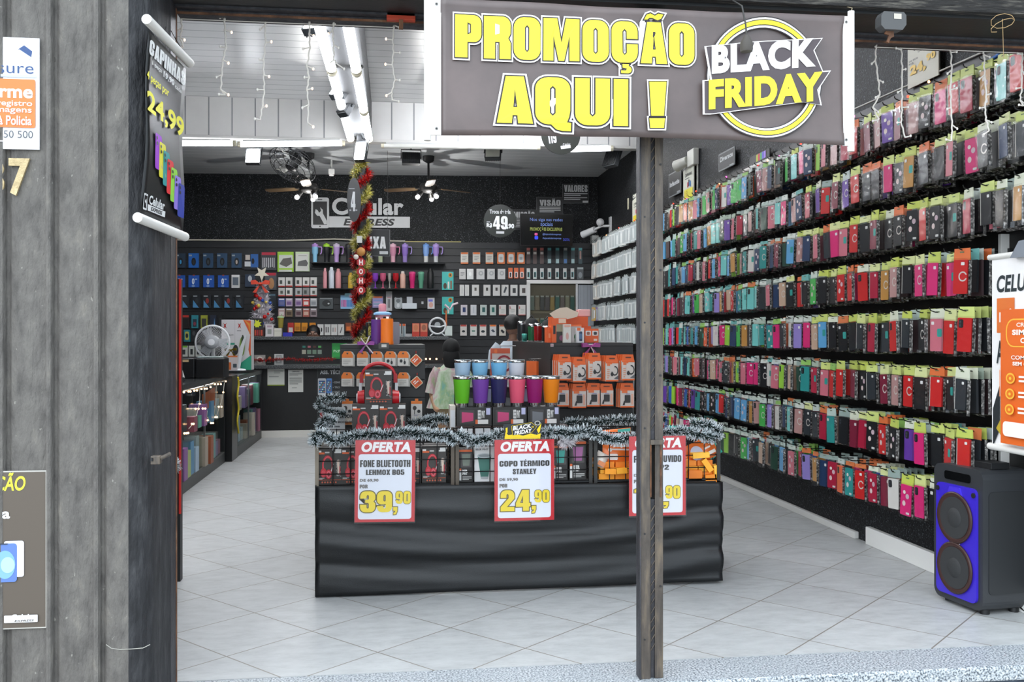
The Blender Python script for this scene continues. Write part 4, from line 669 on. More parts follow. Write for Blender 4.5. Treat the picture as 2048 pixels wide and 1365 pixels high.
tag(needles(pth, 0, 900, RED, .035, .004, core='#6a0a0e').build('red_tinsel'), 'red tinsel along the lower counter tier', 'tinsel')
t = thing('fairy_lights', 'warm fairy lights along the lower counter right of the left display', 'fairy lights', onY(848, 722, YL)); o = t.location
MB().tube([onY(846 + 6 * i, 721 + (i % 2), YL - .05) - o for i in range(11)], .004, '#1d1f1a', 4).build('cord', t)
for i, x in enumerate((852, 860, 873, 887, 900)): MB().ball(onY(x, 718.5, YL - .05) - o, .012, '#ffb070/e7', 6, 4).build('bulb', t)
# little things standing on the upper tier
def stand(name, label, cat, px0, py0, px1, Y, z, c, specs=(), d=.03, group=None, rot=0):
    a, b = onY(px0, py0, Y), onY(px1, py0, Y); w = b.x - a.x; h = a.z - z; mb = MB(); mb.box(-w / 2, 0, 0, w / 2, d, h, c); mb.dec(frac(w, h), -.0005, specs)
    o = mb.build(name); o.location = ((a.x + b.x) / 2, Y, z + .0005); o.rotation_euler.z = rot; return tag(o, label, cat, group)
YT = CY + .5
stand('counter_card', 'white upright card under the white tree on the upper tier', 'card', 531, 649, 547, YT, ZU, '#c8c4c8', [('r', .2, .75, .8, .9, '#a8909c'), ('R', .25, .2, .75, .6, '#8f9490', .1)])
stand('napkin_box', 'white low box right of the upright card', 'box', 548, 657, 563, YT, ZU, '#c9c8be', [('r', 0, .65, 1, .7, '#9a9a90')], .1)
stand('blue_box', 'flat royal blue box on the upper tier', 'box', 566, 665.5, 584, YT - .03, ZU, '#2b2fa8', (), .1)
stand('black_pack', 'black pack with yellow starburst left of the tree foot', 'box', 500, 637, 526, YT, ZU + .09, '#15171a', [('p', [(.55 + (.38 if k % 2 else .2) * math.cos(k * .3927), .5 + (.42 if k % 2 else .24) * math.sin(k * .3927)) for k in range(16)], '#c8cf2e'), ('r', .05, .55, .4, .8, '#6c7880')])
stand('candy_box', 'clear dark box of red items under the black starburst pack', 'box', 498, 655, 528, YT - .01, ZU, '#3a1c1e', [('r', .1 + .14 * i, .1, .2 + .14 * i, .7, ['#a02830', '#7a3a2c', '#b8452c'][i % 3]) for i in range(6)] + [('r', 0, .85, 1, 1, '#2a2c2e')], .1)
q = onY(560.5, 650, YT); t = thing('lidded_cup', 'glittering gold cup with green lid on the white box', 'cup', (q.x, YT + .05, ZU + .117)); h = onY(560, 628, YT).z - ZU - .117
MB().lathe([(.03, 0), (.042, h * .72)], '#8f8438/r.3', 16).build('body', t); MB().lathe([(.046, h * .72), (.044, h * .8), (.02, h * .86)], '#9cb88a', 16).build('lid', t); MB().cyl((.01, 0, h * .8), (.015, 0, h), .004, .004, '#6fae62', 6).build('straw', t)
for i, x in enumerate((790, 799, 808)): stand('pencil_pack', f'white pencil pack with orange cap, {NTH(i + 1)} of three on the upper tier', 'stationery pack', x - 3.4, 648, x + 3.4, YT + .03 * i, ZU, '#b4babc', [('r', .2, 0, .4, .8, '#3f5a64'), ('r', .6, 0, .75, .8, '#6a8a92'), ('r', .1, .82, .9, 1, '#d0622c')], .02)
stand('tray', 'low white display tray behind the pencil packs', 'tray', 786, 668, 824, YT + .1, ZU, '#c3c6c8', (), .06)
for i, x in enumerate((832, 848)): stand('earbud_box', f'red and tan earbud box, {["left", "right"][i]} one by the ring light', 'box', x - 7.5, 647, x + 7, YT + .02 * i, ZU, '#b83a2c', [('r', .05, .35, .95, .98, '#c47a5c'), ('o', .2, .45, .8, .9, '#8f5c48' if i else '#b8704c')], .06)
q = onY(875, 655, YT); t = thing('ring_lamp', 'white ring shaped lamp with crossbar standing on the counter end', 'lamp', (q.x, YT, ZU)); R_ = .108
mb = MB(); mb.tube([(R_ * math.cos(i * .2244), 0, R_ + .035 + R_ * math.sin(i * .2244)) for i in range(28)], .014, '#d6dade', 8, True); mb.build('ring', t)
MB().tube([(-R_, 0, R_ + .035), (R_ * .3, -.005, R_ + .02), (R_, 0, R_ + .045)], .012, '#d6dade').build('crossbar', t); MB().cyl((0, .0, R_ + .05), (0, .02, R_ + .05), .04, .04, '#9aa0a4').build('speaker_face', t)
for s_ in (-1, 1): MB().tube([(s_ * .05, 0, .05), (s_ * .1, 0, .008)], .01, '#d6dade').build('foot', t)
q = onY(893, 650, YT); t = thing('dropper_toy', 'striped pink and white toy arm with blue-green bottle beside the ring lamp', 'toy', (onY(897, 650, YT).x, YT, 1.225))
MB().box(-.05, 0, .07, .05, .03, .21, '#c5cfcb').build('bottle_card', t); MB().tube([(-.03, .01, .2), (-.03, .01, .42)], .012, '#c0683c').build('stick', t); MB().tube([(-.05, 0, .5), (.02, 0, .43), (.06, 0, .5), (.13, 0, .52)], .016, '#d8c4cc').build('striped_arm', t); MB().box(-.05, .0, -.06, .05, .02, .075, '#2a2c2e').build('holder', t)
# white tabletop tree with ornaments, bow and star
q = onY(524, 660, YT); t = thing('christmas_tree', 'small white tree with red bow and baubles on the upper tier', 'christmas tree', (q.x - .03, YT + .22, ZU)); Ht = onY(524, 560, YT).z - ZU
mb = MB()
for i in range(9):
    z = Ht * (.1 + .1 * i); r = .21 * (1 - .085 * i)
    needles([(r * .45 * math.cos(k * .7854), r * .5 * math.sin(k * .7854), z) for k in range(9)], 0, 260, ['#dcd8de', '#eeeaee', '#c2bec8'], r * .55 + .03, .011, core='#b9b6bc', mb=mb)
mb.build('foliage', t); MB().cyl((0, 0, 0), (0, 0, Ht), .02, .01, '#8c8a8c').lathe([(.09, 0), (.08, .03)], '#8c8a8c').build('stem', t)
for i in range(22):
    a = random.uniform(3.3, 6.1); z = random.uniform(.12, .78) * Ht; r = .17 * (1 - .8 * z / Ht) + .03; MB().ball((r * math.cos(a), r * math.sin(a), z), random.choice((.018, .024, .028)), ['#b01818/r.2', '#b01818/r.2', '#c8b050/r.2', '#284a98/r.2'][i % 4], 8, 6).build('bauble', t)
def bow(c, s, m, parent, knot=None):
    mb = MB()
    for sg in (-1, 1):
        for tail in (0, 1):
            pts = [(0, 0), (sg * .5, .42), (sg * .95, .34), (sg * .9, -.05)] if not tail else [(0, 0), (sg * .3, -.25), (sg * .8, -.85), (sg * .45, -.9)]
            o = [(c[0] + x * s, c[2] + z * s) for x, z in pts]; mb.prism(o, c[1] - .3 * s * (1 - tail) - .02, c[1] + .05 * s, m)
    mb.ball((c[0], c[1] - .12 * s, c[2]), .2 * s, knot or m, 8, 6); return mb.build('bow', parent)
bow((.0, -.12, Ht * .93), .13, '#c23a1e', t)
MB().prism([(.1 * (1 if k % 2 else .42) * math.cos(k * .6283 + .314), Ht * 1.13 + .1 * (1 if k % 2 else .42) * math.sin(k * .6283 + .314)) for k in range(10)], -.03, 0, '#c8c4b4').build('star', t)
# =============== tinsel column =============================================
CX, CYc = -.335, 11.02
t = thing('tinsel_pole', 'dark round pole wound with red and gold tinsel', 'pole', (CX, CYc, 0)); MB().cyl((0, 0, 0), (0, 0, 3.6), .055, .055, '#17181b', 16).build('shaft', t)
for j, (c, nm) in enumerate(((RED, 'red'), (GOLD, 'gold'))):
    pts = []
    for i in range(150):
        z = 1.15 + i * 2.13 / 149; a = (z - 1.15) * 2 * math.pi / .4 + j * math.pi; pts.append((CX + .075 * math.cos(a), CYc + .075 * math.sin(a), z))
    tag(needles(pts, 0, 5200, c, .08, .006, core=c[2]).build(nm + '_tinsel'), f'{nm} tinsel spiralling up the dark column', 'tinsel')
t = thing('letter_hanger', 'red HOHO ornament hanging on the tinsel column', 'ornament', (onY(722, 525, 10.86).x, 10.86, onY(722, 525, 10.86).z))
for i, ch in enumerate('HOHO'):
    z = -.105 * i; s_ = MB(); s_.prism([(.055 * (1 if k % 2 else .8) * math.cos(k * .3927), z + .055 * (1 if k % 2 else .8) * math.sin(k * .3927)) for k in range(16)], -.012, 0, '#a01014'); s_.text(ch, -.022, z - .03, .022, z + .03, -.013, '#e0d8d4', .05); s_.build('letter_disc', t)
MB().ball((0, 0, .12), (.05, .02, .05), '#b07a3a').ball((-.055, 0, .06), (.03, .02, .03), '#d8d0c8').build('figure', t); MB().tube([(0, .01, .16), (0, .01, -.36)], .003, '#8a1a1a', 4).build('ribbon', t)
wt = onY(719, 486, 10.86); tag(MB().box(-.03, -.02, 0, .03, 0, .075, '#c9c9c4').build('tag_card', loc=wt), 'white tag tucked in the tinsel high on the column', 'tag')
# =============== showcases along the left ==================================
def showcase(X, y0, y1, label, depth=.5, top=.9, mull=()):
    t = thing('showcase', label, 'showcase', (X, y0, 0)); L = y1 - y0
    MB().box(-depth, 0, 0, 0, L, .1, '#2b2c2c/r.4').build('plinth', t, bevel=.003); MB().box(-depth, -.01, top - .05, .012, L + .01, top, '#202325/r.25').build('worktop', t, bevel=.003)
    MB().box(-depth, 0, .1, -depth + .02, L, top - .05, '#181a1b').build('back_panel', t)
    for y in (0, L - .025): MB().box(-depth, y, .1, 0, y + .025, top - .05, '#16171a').build('side_panel', t)
    MB().box(-depth + .02, .03, .47, -.06, L - .03, .478, 'glass').build('shelf', t); MB().box(-depth + .02, .025, .1, 0, L - .025, .112, '#4a4b4a').build('base_board', t)
    MB().box(-.012, .02, .1, -.006, L - .02, top - .05, 'glass').build('glass_front', t)
    mb = MB()
    for y in mull: mb.box(-.016, y - y0 - .008, .1, 0, y - y0 + .008, top - .05, '#5b5d5d/r.3')
    if mull: mb.build('glass_trim', t)
    MB().box(-.09, .1, top - .075, -.07, L - .1, top - .055, '#eef4ff/e4').build('light_strip', t)
    area('case_lamp', (X - .08, (y0 + y1) / 2, top - .08), (0, 0, math.pi / 2), L * .8, .03, 1.2, (.95, .98, 1)); return t
showcase(-1.69, 5.4, 10.05, 'long glass showcase nearer the street, hung with fairy lights', mull=(7.6, 9.0)); showcase(-1.63, 10.45, 12.36, 'short glass showcase beyond the black pillar', .45, .87, mull=(11.3,))
tag(MB().box(-.5, 0, 0, 0, .34, .885, '#0d0e0f/r.3').build('cabinet_pillar', loc=(-1.625, 10.08, 0), bevel=.003), 'black square pillar between the two glass showcases', 'pillar')
tag(MB().tube([onX(476 + 1.2 * math.sin(i), 755 + 8 * i, -1.60) for i in range(15)], .011, '#b8a51c', 5).build('yellow_chain'), 'yellow plastic chain hanging on the black pillar edge', 'chain')
# goods inside the showcases
cols = ['#8d9a9c', '#5b8f8b', '#7c3d4d', '#8fa05c', '#9c9182', '#6f5a82', '#a8a49c', '#4a7a9a', '#8c4a2c', '#946273', '#4f8f7c', '#93a8b8', '#aaa296', '#39424a', '#7a4f86']
def showgoods(X, y0, y1, n, z, hmin, hmax, where, k0):
    for i in range(n):
        y = y0 + (y1 - y0) * (i + .5) / n; w = (y1 - y0) / n * .78; h = random.uniform(hmin, hmax); d = random.uniform(.08, .14); c = cols[(i * 4 + k0) % len(cols)]; x = X - .10 - random.random() * .06
        nm = {'#8d9a9c': 'pale grey', '#5b8f8b': 'aqua', '#7c3d4d': 'wine red', '#8fa05c': 'olive', '#9c9182': 'beige', '#6f5a82': 'violet', '#a8a49c': 'white', '#4a7a9a': 'blue', '#8c4a2c': 'rust orange', '#946273': 'pink', '#4f8f7c': 'sea green', '#93a8b8': 'blue grey', '#aaa296': 'cream', '#39424a': 'charcoal', '#7a4f86': 'plum'}[c]
        mb = MB(); mb.M = Matrix.Rotation(-math.pi / 2, 4, 'Z'); mb.box(-w / 2, 0, 0, w / 2, d, h, c); mb.dec(frac(w, h), -.001, [('r', .1, .7, .9, .85, '#e0ddd6'), ('o', .25, .15, .75, .6, cols[(i * 7 + k0 + 3) % len(cols)])])
        o = mb.build('boxed_gadget'); o.location = (x, y, z + .001); tag(o, f'{nm} box, {NTH(n - i)} from the far end on {where}', 'box', 'boxes in the showcases')
showgoods(-1.69, 6.9, 9.95, 17, .478, .1, .26, 'the upper shelf of the longer showcase', 0); showgoods(-1.69, 6.9, 9.95, 17, .112, .14, .3, 'the floor of the longer showcase', 5)
showgoods(-1.63, 10.55, 12.25, 10, .478, .1, .26, 'the upper shelf of the shorter showcase', 8); showgoods(-1.63, 10.55, 12.25, 10, .112, .14, .3, 'the floor of the shorter showcase', 3)
pr = [onX(a, b, -1.705) for a, b in ((405, 790), (430, 775), (430, 811), (405, 822))]
mb = MB(); mb.add(pr, [(0, 1, 2, 3)], '#b0572e').add([p + Vector((-.004, 0, 0)) for p in pr], [(3, 2, 1, 0)], '#b0572e'); tag(mb.build('price_card'), 'orange price card behind the glass of the longer showcase', 'card')
# fairy lights on the first showcase
t = thing('fairy_lights', 'warm fairy lights draped on the glass of the longer showcase', 'fairy lights', onX(345, 795, -1.66)); o = t.location
fx = lambda a, b: onX(335 + a / 4.705, 720 + b / 4.705, -1.665) - o
for nm, pts in (('cord', [(40, 330), (95, 335), (155, 290), (205, 280), (265, 275), (320, 255), (365, 252), (405, 240), (447, 215), (500, 212), (548, 195)]), ('cord', [(300, 260), (305, 330), (300, 415), (265, 560), (238, 604), (200, 650)]), ('cord', [(535, 215), (525, 307), (505, 400), (457, 540), (440, 500), (455, 400), (460, 240)]), ('cord', [(375, 480), (370, 540), (410, 590)])):
    MB().tube([fx(*p) for p in pts], .0035, '#b8b4a8', 4).build(nm, t)
for p in ((84, 350), (104, 350), (155, 305), (198, 299), (216, 299), (252, 291), (277, 289), (320, 275), (350, 273), (371, 272), (405, 258), (447, 230), (475, 230), (502, 230), (548, 203), (302, 415), (265, 462), (292, 462), (332, 460), (355, 460), (230, 604), (245, 604), (66, 625), (85, 625), (160, 693), (180, 692), (195, 690), (97, 697), (525, 307), (482, 443), (508, 443), (450, 541), (465, 540), (378, 570), (410, 597), (428, 597)):
    MB().ball(fx(*p), .009, '#ffc890/e4', 6, 4).build('bulb', t)
# on top of the showcases
q = onX(425, 685, -1.83); t = thing('desk_fan', 'round white fan standing on the longer showcase', 'fan', (q.x, q.y, .901)); zc = q.z - .9; r0 = .17
for nm, rs in (('cage', [(r0, 0), (r0 * .98, -.03), (r0 * .36, -.055)]),):
    mb = MB(); mb.tube([(r0 * math.cos(i * .1963), 0, zc + r0 * math.sin(i * .1963)) for i in range(32)], .011, '#d4d6d8', 8, True)
    for i in range(60):
        a = i * math.pi / 30; b2 = a + .18; mb.tube([(r0 * math.cos(a), -.005, zc + r0 * math.sin(a)), (r0 * .7 * math.cos(a + .08), -.045, zc + r0 * .7 * math.sin(a + .08)), (r0 * .36 * math.cos(b2), -.055, zc + r0 * .36 * math.sin(b2))], .0023, '#c9cbcd', 3)
    mb.build(nm, t)
MB().lathe([(.064, 0), (.07, .006), (.07, .012), (.03, .016)], '#9fa2a5', 24, (0, 0, 0)).build('hub', t, loc=(0, -.05, zc), rot=(math.pi / 2, 0, 0)); MB().cyl((0, -.065, zc), (0, -.07, zc), .034, .034, '#d9dadc', 20).build('badge', t)
for i in range(3):
    mb = MB(); mb.M = Matrix.Translation((0, .0, zc)) @ Matrix.Rotation(i * 2.094, 4, 'Y'); mb.add([(.03, -.01, -.03), (.14, -.02, -.07), (.15, .01, .04), (.03, .02, .03)], [(0, 1, 2, 3), (3, 2, 1, 0)], '#9da2a6'); mb.build('blade', t)
MB().cyl((0, .05, 0), (0, .05, zc), .02, .016, '#cfd1d3').lathe([(.1, 0), (.09, .025), (.03, .03)], '#cfd1d3', 20, (0, .04, 0)).build('stand', t); MB().lathe([(.05, 0), (.07, .03), (.06, .1)], '#c6c8ca', 16).build('motor', t, loc=(0, .015, zc), rot=(-math.pi / 2, 0, 0))
q = onX(470, 745, -1.80); a, b = onY(443, 640, q.y), onY(503, 740, q.y); w, h = b.x - a.x, a.z - .9
t = thing('fan_carton', 'tall white carton with green and orange swirl behind the desk fan', 'box', ((a.x + b.x) / 2, q.y, .9015)); MB().box(-w / 2, 0, 0, w / 2, .2, h, '#c8c6c8').build('carton', t)
MB().dec(frac(w, h), -.001, [('r', .44, 0, .45, 1, '#a8a6a8'), ('p', [(.72, 1), (.98, .98), (.98, .2), (.9, .4), (.96, .7)], '#c8501e'), ('p', [(.75, 1), (.95, .92), (.94, .7), (.9, .88)], '#cf8a2c'), ('p', [(.2, 0), (1, 0), (1, .3), (.6, .12)], '#1f8a6c'), ('r', .15, .5, .44, .54, '#2f8a74'), ('o', .38, .3, .56, .5, '#1c1e22'), ('o', .6, .28, .78, .66, '#6f8f3c'), ('o', .66, .4, .76, .7, '#22301e'), ('p', [(.54, .94), (.6, .9), (.66, .94), (.62, .88), (.66, .82), (.6, .86), (.54, .82), (.58, .88)], '#b02820'), ('p', [(.06, .94), (.12, .9), (.18, .94), (.14, .88), (.18, .82), (.12, .86), (.06, .82), (.1, .88)], '#b02820'), ('t', 'DOBLANTI', .2, .68, .4, .71, '#6a6c6e', .02), lines(.52, .77, .72, .79, 1, '#7a7c7e')]).build('print', t)
stand('small_carton', 'small orange and white carton before the tall carton', 'box', 445, 712, 475, q.y - .16, .9, '#c8c0c0', [('r', 0, 0, .3, 1, '#c8662c'), ('r', .3, .9, 1, 1, '#c8662c'), ('R', .7, .2, .95, .45, '#3c4a50', .1), ('r', .42, .05, .58, .55, '#c8662c')], .1)
t = thing('gold_bow', 'small gold foil bow on the orange carton', 'bow', (onY(462, 700, q.y - .13).x, q.y - .13, onY(462, 712, q.y - .13).z + .012)); bow((0, 0, .05), .07, '#a8903c/r.25/m', t)
t = thing('desk_lamp', 'thin white fin shaped stand leaning before the tall carton', 'stand', (onY(480, 730, q.y - .1).x, q.y - .1, .9015)); MB().prism([(-.02, .02), (0, .02), (.03, .2), (.075, .4), (.06, .41), (-.01, .24)], -.012, .012, '#c9ccd0').build('arm', t); MB().lathe([(.07, 0), (.06, .015), (.02, .02)], '#c9ccd0', 16).build('base', t)
p = onX(400, 735, -1.9)
for i, (x0, x1, l) in enumerate(((344, 389, 'black plastic crate on the showcase, the left one'), (391, 449, 'black plastic crate on the showcase, the right one with a clear lid'))):
    a, b = onY(x0, 717, 9.2), onY(x1, 717, 9.2); w = b.x - a.x; t = thing('storage_crate', l, 'crate', ((a.x + b.x) / 2, 9.2, .9015), 0, 'crates on the showcase'); h = a.z - .9
    MB().box(-w / 2, 0, 0, w / 2, .25, h, '#131416/r.3').build('body', t, bevel=.01)
    if i: MB().box(-w / 2 + .01, .0, h, w / 2 - .01, .25, h + .015, '#7f8c8c/r.15').build('lid', t, bevel=.006)
    else: MB().box(-.05, -.003, h * .8, .05, 0, h * .92, '#a8906a').build('label_tape', t)
q = onX(367, 757, -1.78); t = thing('tripod_leg', 'white selfie stick leaning on the showcase top', 'stick', (q.x, q.y, .905)); e = onY(342, 672, q.y) - t.location
MB().cyl((0, 0, .03), (e.x, 0, e.z), .011, .011, '#c9c8c4').build('rod', t); MB().cyl((0, 0, 0), (-.005, 0, .035), .014, .014, '#1c1d1f').build('foot', t)
# red edged black stand just inside the left jamb, with the end of a frosted garland
t = thing('display_stand', 'black stand with a red edge just inside the left jamb', 'stand', (-1.105, 5.2, 0)); MB().box(-.4, 0, 0, 0, .06, 1.6, '#101113').build('panel', t); MB().box(-.004, -.012, .36, .006, 0, 1.6, '#c8241c').build('red_edging', t)
GRN, WHT = ['#142a26', '#1b332f', '#0f211e', '#263f3e'], ['#d3dade', '#bcc7cc', '#e6ebed']
g = [onY(335 + 4 * i, 925 + 6 * math.sin(i), 5.14) for i in range(4)]
tag(needles(g, 0, 900, GRN, .055, .0022, WHT, .6).build('frosted_garland'), 'frosted garland end beside the red edged stand', 'garland')
# =============== people behind the counters =================================
def head(parent, c, s, skin, hair, face=1):
    """head with features looking along -y (face=1) or +y; s = head height"""
    mb = MB(); mb.M = Matrix.Translation(c) @ Matrix.Rotation(0 if face == 1 else math.pi, 4, 'Z') if face in (1, -1) else Matrix.Translation(c) @ Matrix.Rotation(face, 4, 'Z')
    M = mb.M; mb.ball((0, 0, 0), (s * .36, s * .42, s * .5), skin, 20, 14).ball((0, -.39 * s, -.06 * s), (.05 * s, .1 * s, .09 * s), skin, 8, 6)
    for g in (-1, 1): mb.ball((g * .36 * s, .02 * s, -.03 * s), (.04 * s, .07 * s, .11 * s), skin, 8, 6).ball((g * .15 * s, -.385 * s, .03 * s), (.06 * s, .03 * s, .03 * s), '#e8e4e0', 8, 6).ball((g * .15 * s, -.41 * s, .03 * s), (.026 * s, .015 * s, .026 * s), '#1b1210', 8, 6).ball((g * .15 * s, -.39 * s, .11 * s), (.08 * s, .02 * s, .015 * s), hair, 8, 4)
    mb.ball((0, -.38 * s, -.23 * s), (.12 * s, .04 * s, .03 * s), '#8c4a42', 10, 6); mb.cyl((0, .03 * s, -.72 * s), (0, .0, -.3 * s), .2 * s, .19 * s, skin, 14)
    return mb, M
def torso(pts, radii, edges, m, name, parent):
    me = bpy.data.meshes.new(name); me.from_pydata(pts, edges, []); o = bpy.data.objects.new(name, me); COL.objects.link(o); o.parent = parent
    o.modifiers.new('skin', 'SKIN'); o.modifiers.new('sub', 'SUBSURF').levels = 2; o.modifiers['sub'].render_levels = 2
    for v, r in zip(me.skin_vertices[0].data, radii): v.radius = (r, r) if not hasattr(r, '__len__') else r
    me.skin_vertices[0].data[0].use_root = True; me.materials.append(mat(m)); return o
BODY = [(0, 0, .9), (0, 0, 1.1), (0, 0, 1.3), (0, .0, 1.42), (0, 0, 1.5), (.19, 0, 1.36), (.24, -.02, 1.08), (.2, -.14, .9), (.17, -.24, .88), (-.19, 0, 1.36), (-.24, -.02, 1.08), (-.2, -.14, .9), (-.17, -.24, .88), (.1, 0, .82), (.1, -.02, .46), (.1, 0, .07), (.1, -.12, .04), (-.1, 0, .82), (-.1, -.02, .46), (-.1, 0, .07), (-.1, -.12, .04)]
BE = [(0, 1), (1, 2), (2, 3), (3, 4), (2, 5), (5, 6), (6, 7), (7, 8), (2, 9), (9, 10), (10, 11), (11, 12), (0, 13), (13, 14), (14, 15), (15, 16), (0, 17), (17, 18), (18, 19), (19, 20)]
BR = [(.15, .11), (.14, .1), (.17, .11), (.09, .07), .055, .06, .045, .035, .03, .06, .045, .035, .03, .085, .055, .04, .035, .085, .055, .04, .035]
def person(label, loc, rot, sc, skin, hair, top, face=1, long=False, glasses=False, mask=False, trousers='#23262c', seat=0.0):
    t = thing('person', label, 'person', loc, rot); t.scale = (sc, sc, sc); up = Matrix.Translation((0, 0, -seat))
    bd = [(x, y, z - seat) for x, y, z in BODY]
    if seat:
        for k, g in ((13, 1), (17, -1)): bd[k:k + 4] = [(g * .1, -.12, .86 - seat), (g * .11, -.3, .8 - seat), (g * .11, -.28, .07), (g * .11, -.36, .04)]
    torso(bd, BR, BE, skin, 'body', t)
    tp = MB(); tp.M = up; tp.lathe([(.17, .86), (.185, 1.0), (.19, 1.2), (.185, 1.34), (.1, 1.45)], top, 20); sh = tp.build('shirt', t); sh.scale = (1.12, .78, 1)
    for g in (-1, 1):
        MB().tube([(g * .15, 0, 1.39 - seat), (g * .21, 0, 1.32 - seat), (g * .245, -.01, 1.12 - seat)], [.075, .075, .065], top, 12).build('sleeve', t)
        MB().tube([(g * .1, 0, .88 - seat)] + [bd[14 if g > 0 else 18], bd[15 if g > 0 else 19]], [.115, .085, .06], trousers, 12).build('trouser_leg', t)
    mb, M = head(t, (0, -.01, 1.63 - seat), .235, skin, hair, face); mb.build('head', t)
    hb = MB(); hb.M = M; s = .235; hb.ball((0, .05 * s, .1 * s), (.41 * s, .45 * s, .46 * s), hair, 20, 12)
    if long: hb.ball((0, .2 * s, -.3 * s), (.36 * s, .24 * s, .55 * s), hair, 16, 10)
    hb.build('hair', t)
    if glasses:
        gb = MB(); gb.M = M
        for g in (-1, 1): gb.tube([(g * .16 * s + .12 * s * math.cos(i * .5236), -.43 * s, .03 * s + .09 * s * math.sin(i * .5236)) for i in range(12)], .003, '#2a2422', 5, True)
        gb.build('glasses', t)
    if mask: gb = MB(); gb.M = M; gb.tube([(.38 * s, 0, .0), (.34 * s, -.2 * s, -.22 * s), (.1 * s, -.42 * s, -.3 * s)], .008, '#d4cfc4', 6); gb.build('mask_strap', t)
    return t
q = onY(626, 650, 13.35); person('person with dark hair and glasses seated behind the counter, only the forehead showing', (q.x, 13.4, 0), 0, 1.0, '#8f6a58', '#100d0e', '#22242a', glasses=True, seat=1.76 - q.z)
q = onY(1026, 629, 9.4); person('person with dark hair and grey shirt turned away behind the right display', (q.x, 9.4, 0), 0, q.z / 1.76, '#7d5a48', '#0e0c0d', '#a9b2ba', face=2.2, mask=True)
textured('tiedye', 3.2, [(.3, '#4f9aa0'), (.42, '#8faa80'), (.52, '#b8c4b0'), (.62, '#b8929c'), (.72, '#8c9a74')], .8, sc=(2, 2, .8))
# child in a pastel top standing behind the cups
q = onY(902, 700, 8.6); t = thing('person', 'person in a flared pastel tie-dye top standing behind the cups', 'person', (q.x, 8.6, 0)); t.scale = (.72, .72, .72)
torso(BODY, BR, BE, '#a07a5c', 'body', t); mb = MB()
for i, (z0, r0_, z1, r1, c) in enumerate(((1.45, .08, 1.36, .17, 'tiedye'), (1.36, .17, 1.2, .2, 'tiedye'), (1.2, .2, 1.05, .24, 'tiedye'), (1.05, .24, .9, .28, 'tiedye'))): mb.lathe([(r1, z1), (r0_, z0)], c, 20)
mb.build('top', t).scale = (1.1, .8, 1)
for g in (-1, 1): MB().tube([(g * .15, 0, 1.39), (g * .2, 0, 1.3), (g * .25, -.01, 1.08)], [.07, .075, .08], 'tiedye', 12).build('sleeve', t)
MB().lathe([(.14, .78), (.2, .9)], '#8f7a58', 16).build('shorts', t)
mb, M = head(t, (0, -.01, 1.63), .26, '#a07a5c', '#0c0b0c/r.8', -1); mb.build('head', t); hb = MB(); hb.M = M; hb.ball((0, .01, .02), (.11, .12, .125), '#0b0b0c/r.8', 18, 10).ball((0, .05, -.1), (.11, .08, .16), '#0b0b0c/r.8', 16, 8).build('hair', t)
for px, py, r, l in ((1063, 646, .08, 'rounded black bag behind the steel cups, the larger one'), (1095, 650, .06, 'rounded black bag behind the steel cups, the smaller one')):
    q = onY(px, py, 7.7 if r > .07 else 7.3); t = thing('black_bag', l, 'bag', (q.x, q.y, 1.2515), 0, 'black bags on the display'); MB().ball((0, 0, (q.z - 1.25) * .5 + .02), (r, r * .8, (q.z - 1.25) * .5 + .02), '#0b0b0d/r.7', 16, 10).build('body', t); MB().tube([(-.02, 0, (q.z - 1.25) + .03), (0, 0, q.z - 1.25 + .06), (.02, 0, (q.z - 1.25) + .03)], .006, '#0f0f11').build('handle', t)  # rounded black object with a small loop on top, kind unknown
# =============== phone cases on the right wall ==============================
ZT = [2.56, 2.27, 1.98, 1.69, 1.40, 1.11, .82, .53]
XW = RX - .02
RW = -math.pi / 2                                   # local -y looks into the shop (-x)
YR = 0.125
ROWN = ['top row', 'second row', 'third row', 'fourth row', 'fifth row', 'sixth row', 'seventh row', 'bottom row']
CC = {'black': '#1a1c1f', 'charcoal': '#2b3136', 'crimson': '#a81e3c', 'red': '#c22424', 'hot pink': '#d42a72', 'rose': '#c9707e', 'dusty pink': '#b48a86', 'beige': '#c2a58e', 'teal': '#2f8f8c', 'aqua': '#74c6c0', 'light blue': '#5fa2d0', 'navy': '#243a5c', 'blue': '#2a5cb0', 'purple': '#62399a', 'lilac': '#9484c8', 'green': '#3fae4c', 'lime': '#93c83c', 'orange': '#dc6030', 'tan': '#b8863e', 'white': '#d0cdc6', 'dark green': '#27493c', 'wine': '#7a2038'}
NEAR = ['black'] * 9 + ['charcoal'] * 4 + ['crimson'] * 3 + ['red'] * 3 + ['hot pink'] * 3 + ['rose', 'dusty pink', 'dusty pink', 'purple', 'navy', 'wine', 'tan']
FAR = ['black'] * 3 + ['charcoal', 'crimson', 'red', 'red', 'hot pink', 'hot pink', 'rose', 'rose', 'dusty pink', 'beige', 'teal', 'teal', 'aqua', 'aqua', 'light blue', 'light blue', 'navy', 'navy', 'blue', 'purple', 'lilac', 'green', 'lime', 'orange', 'tan', 'white', 'white', 'dark green', 'wine']
HEADN, HEADF = ['#b4c052', '#bcc874', '#c4cc84', '#b0bc58', '#c6cc90', '#b8c46a', '#c86430', '#c9cdb8'], ['#86b45a', '#a9bab2', '#b4beb8', '#5c9c98', '#c4cac2', '#aab4b0', '#9cab9c', '#b8c2b8', '#c06a3c', '#8a9a94']
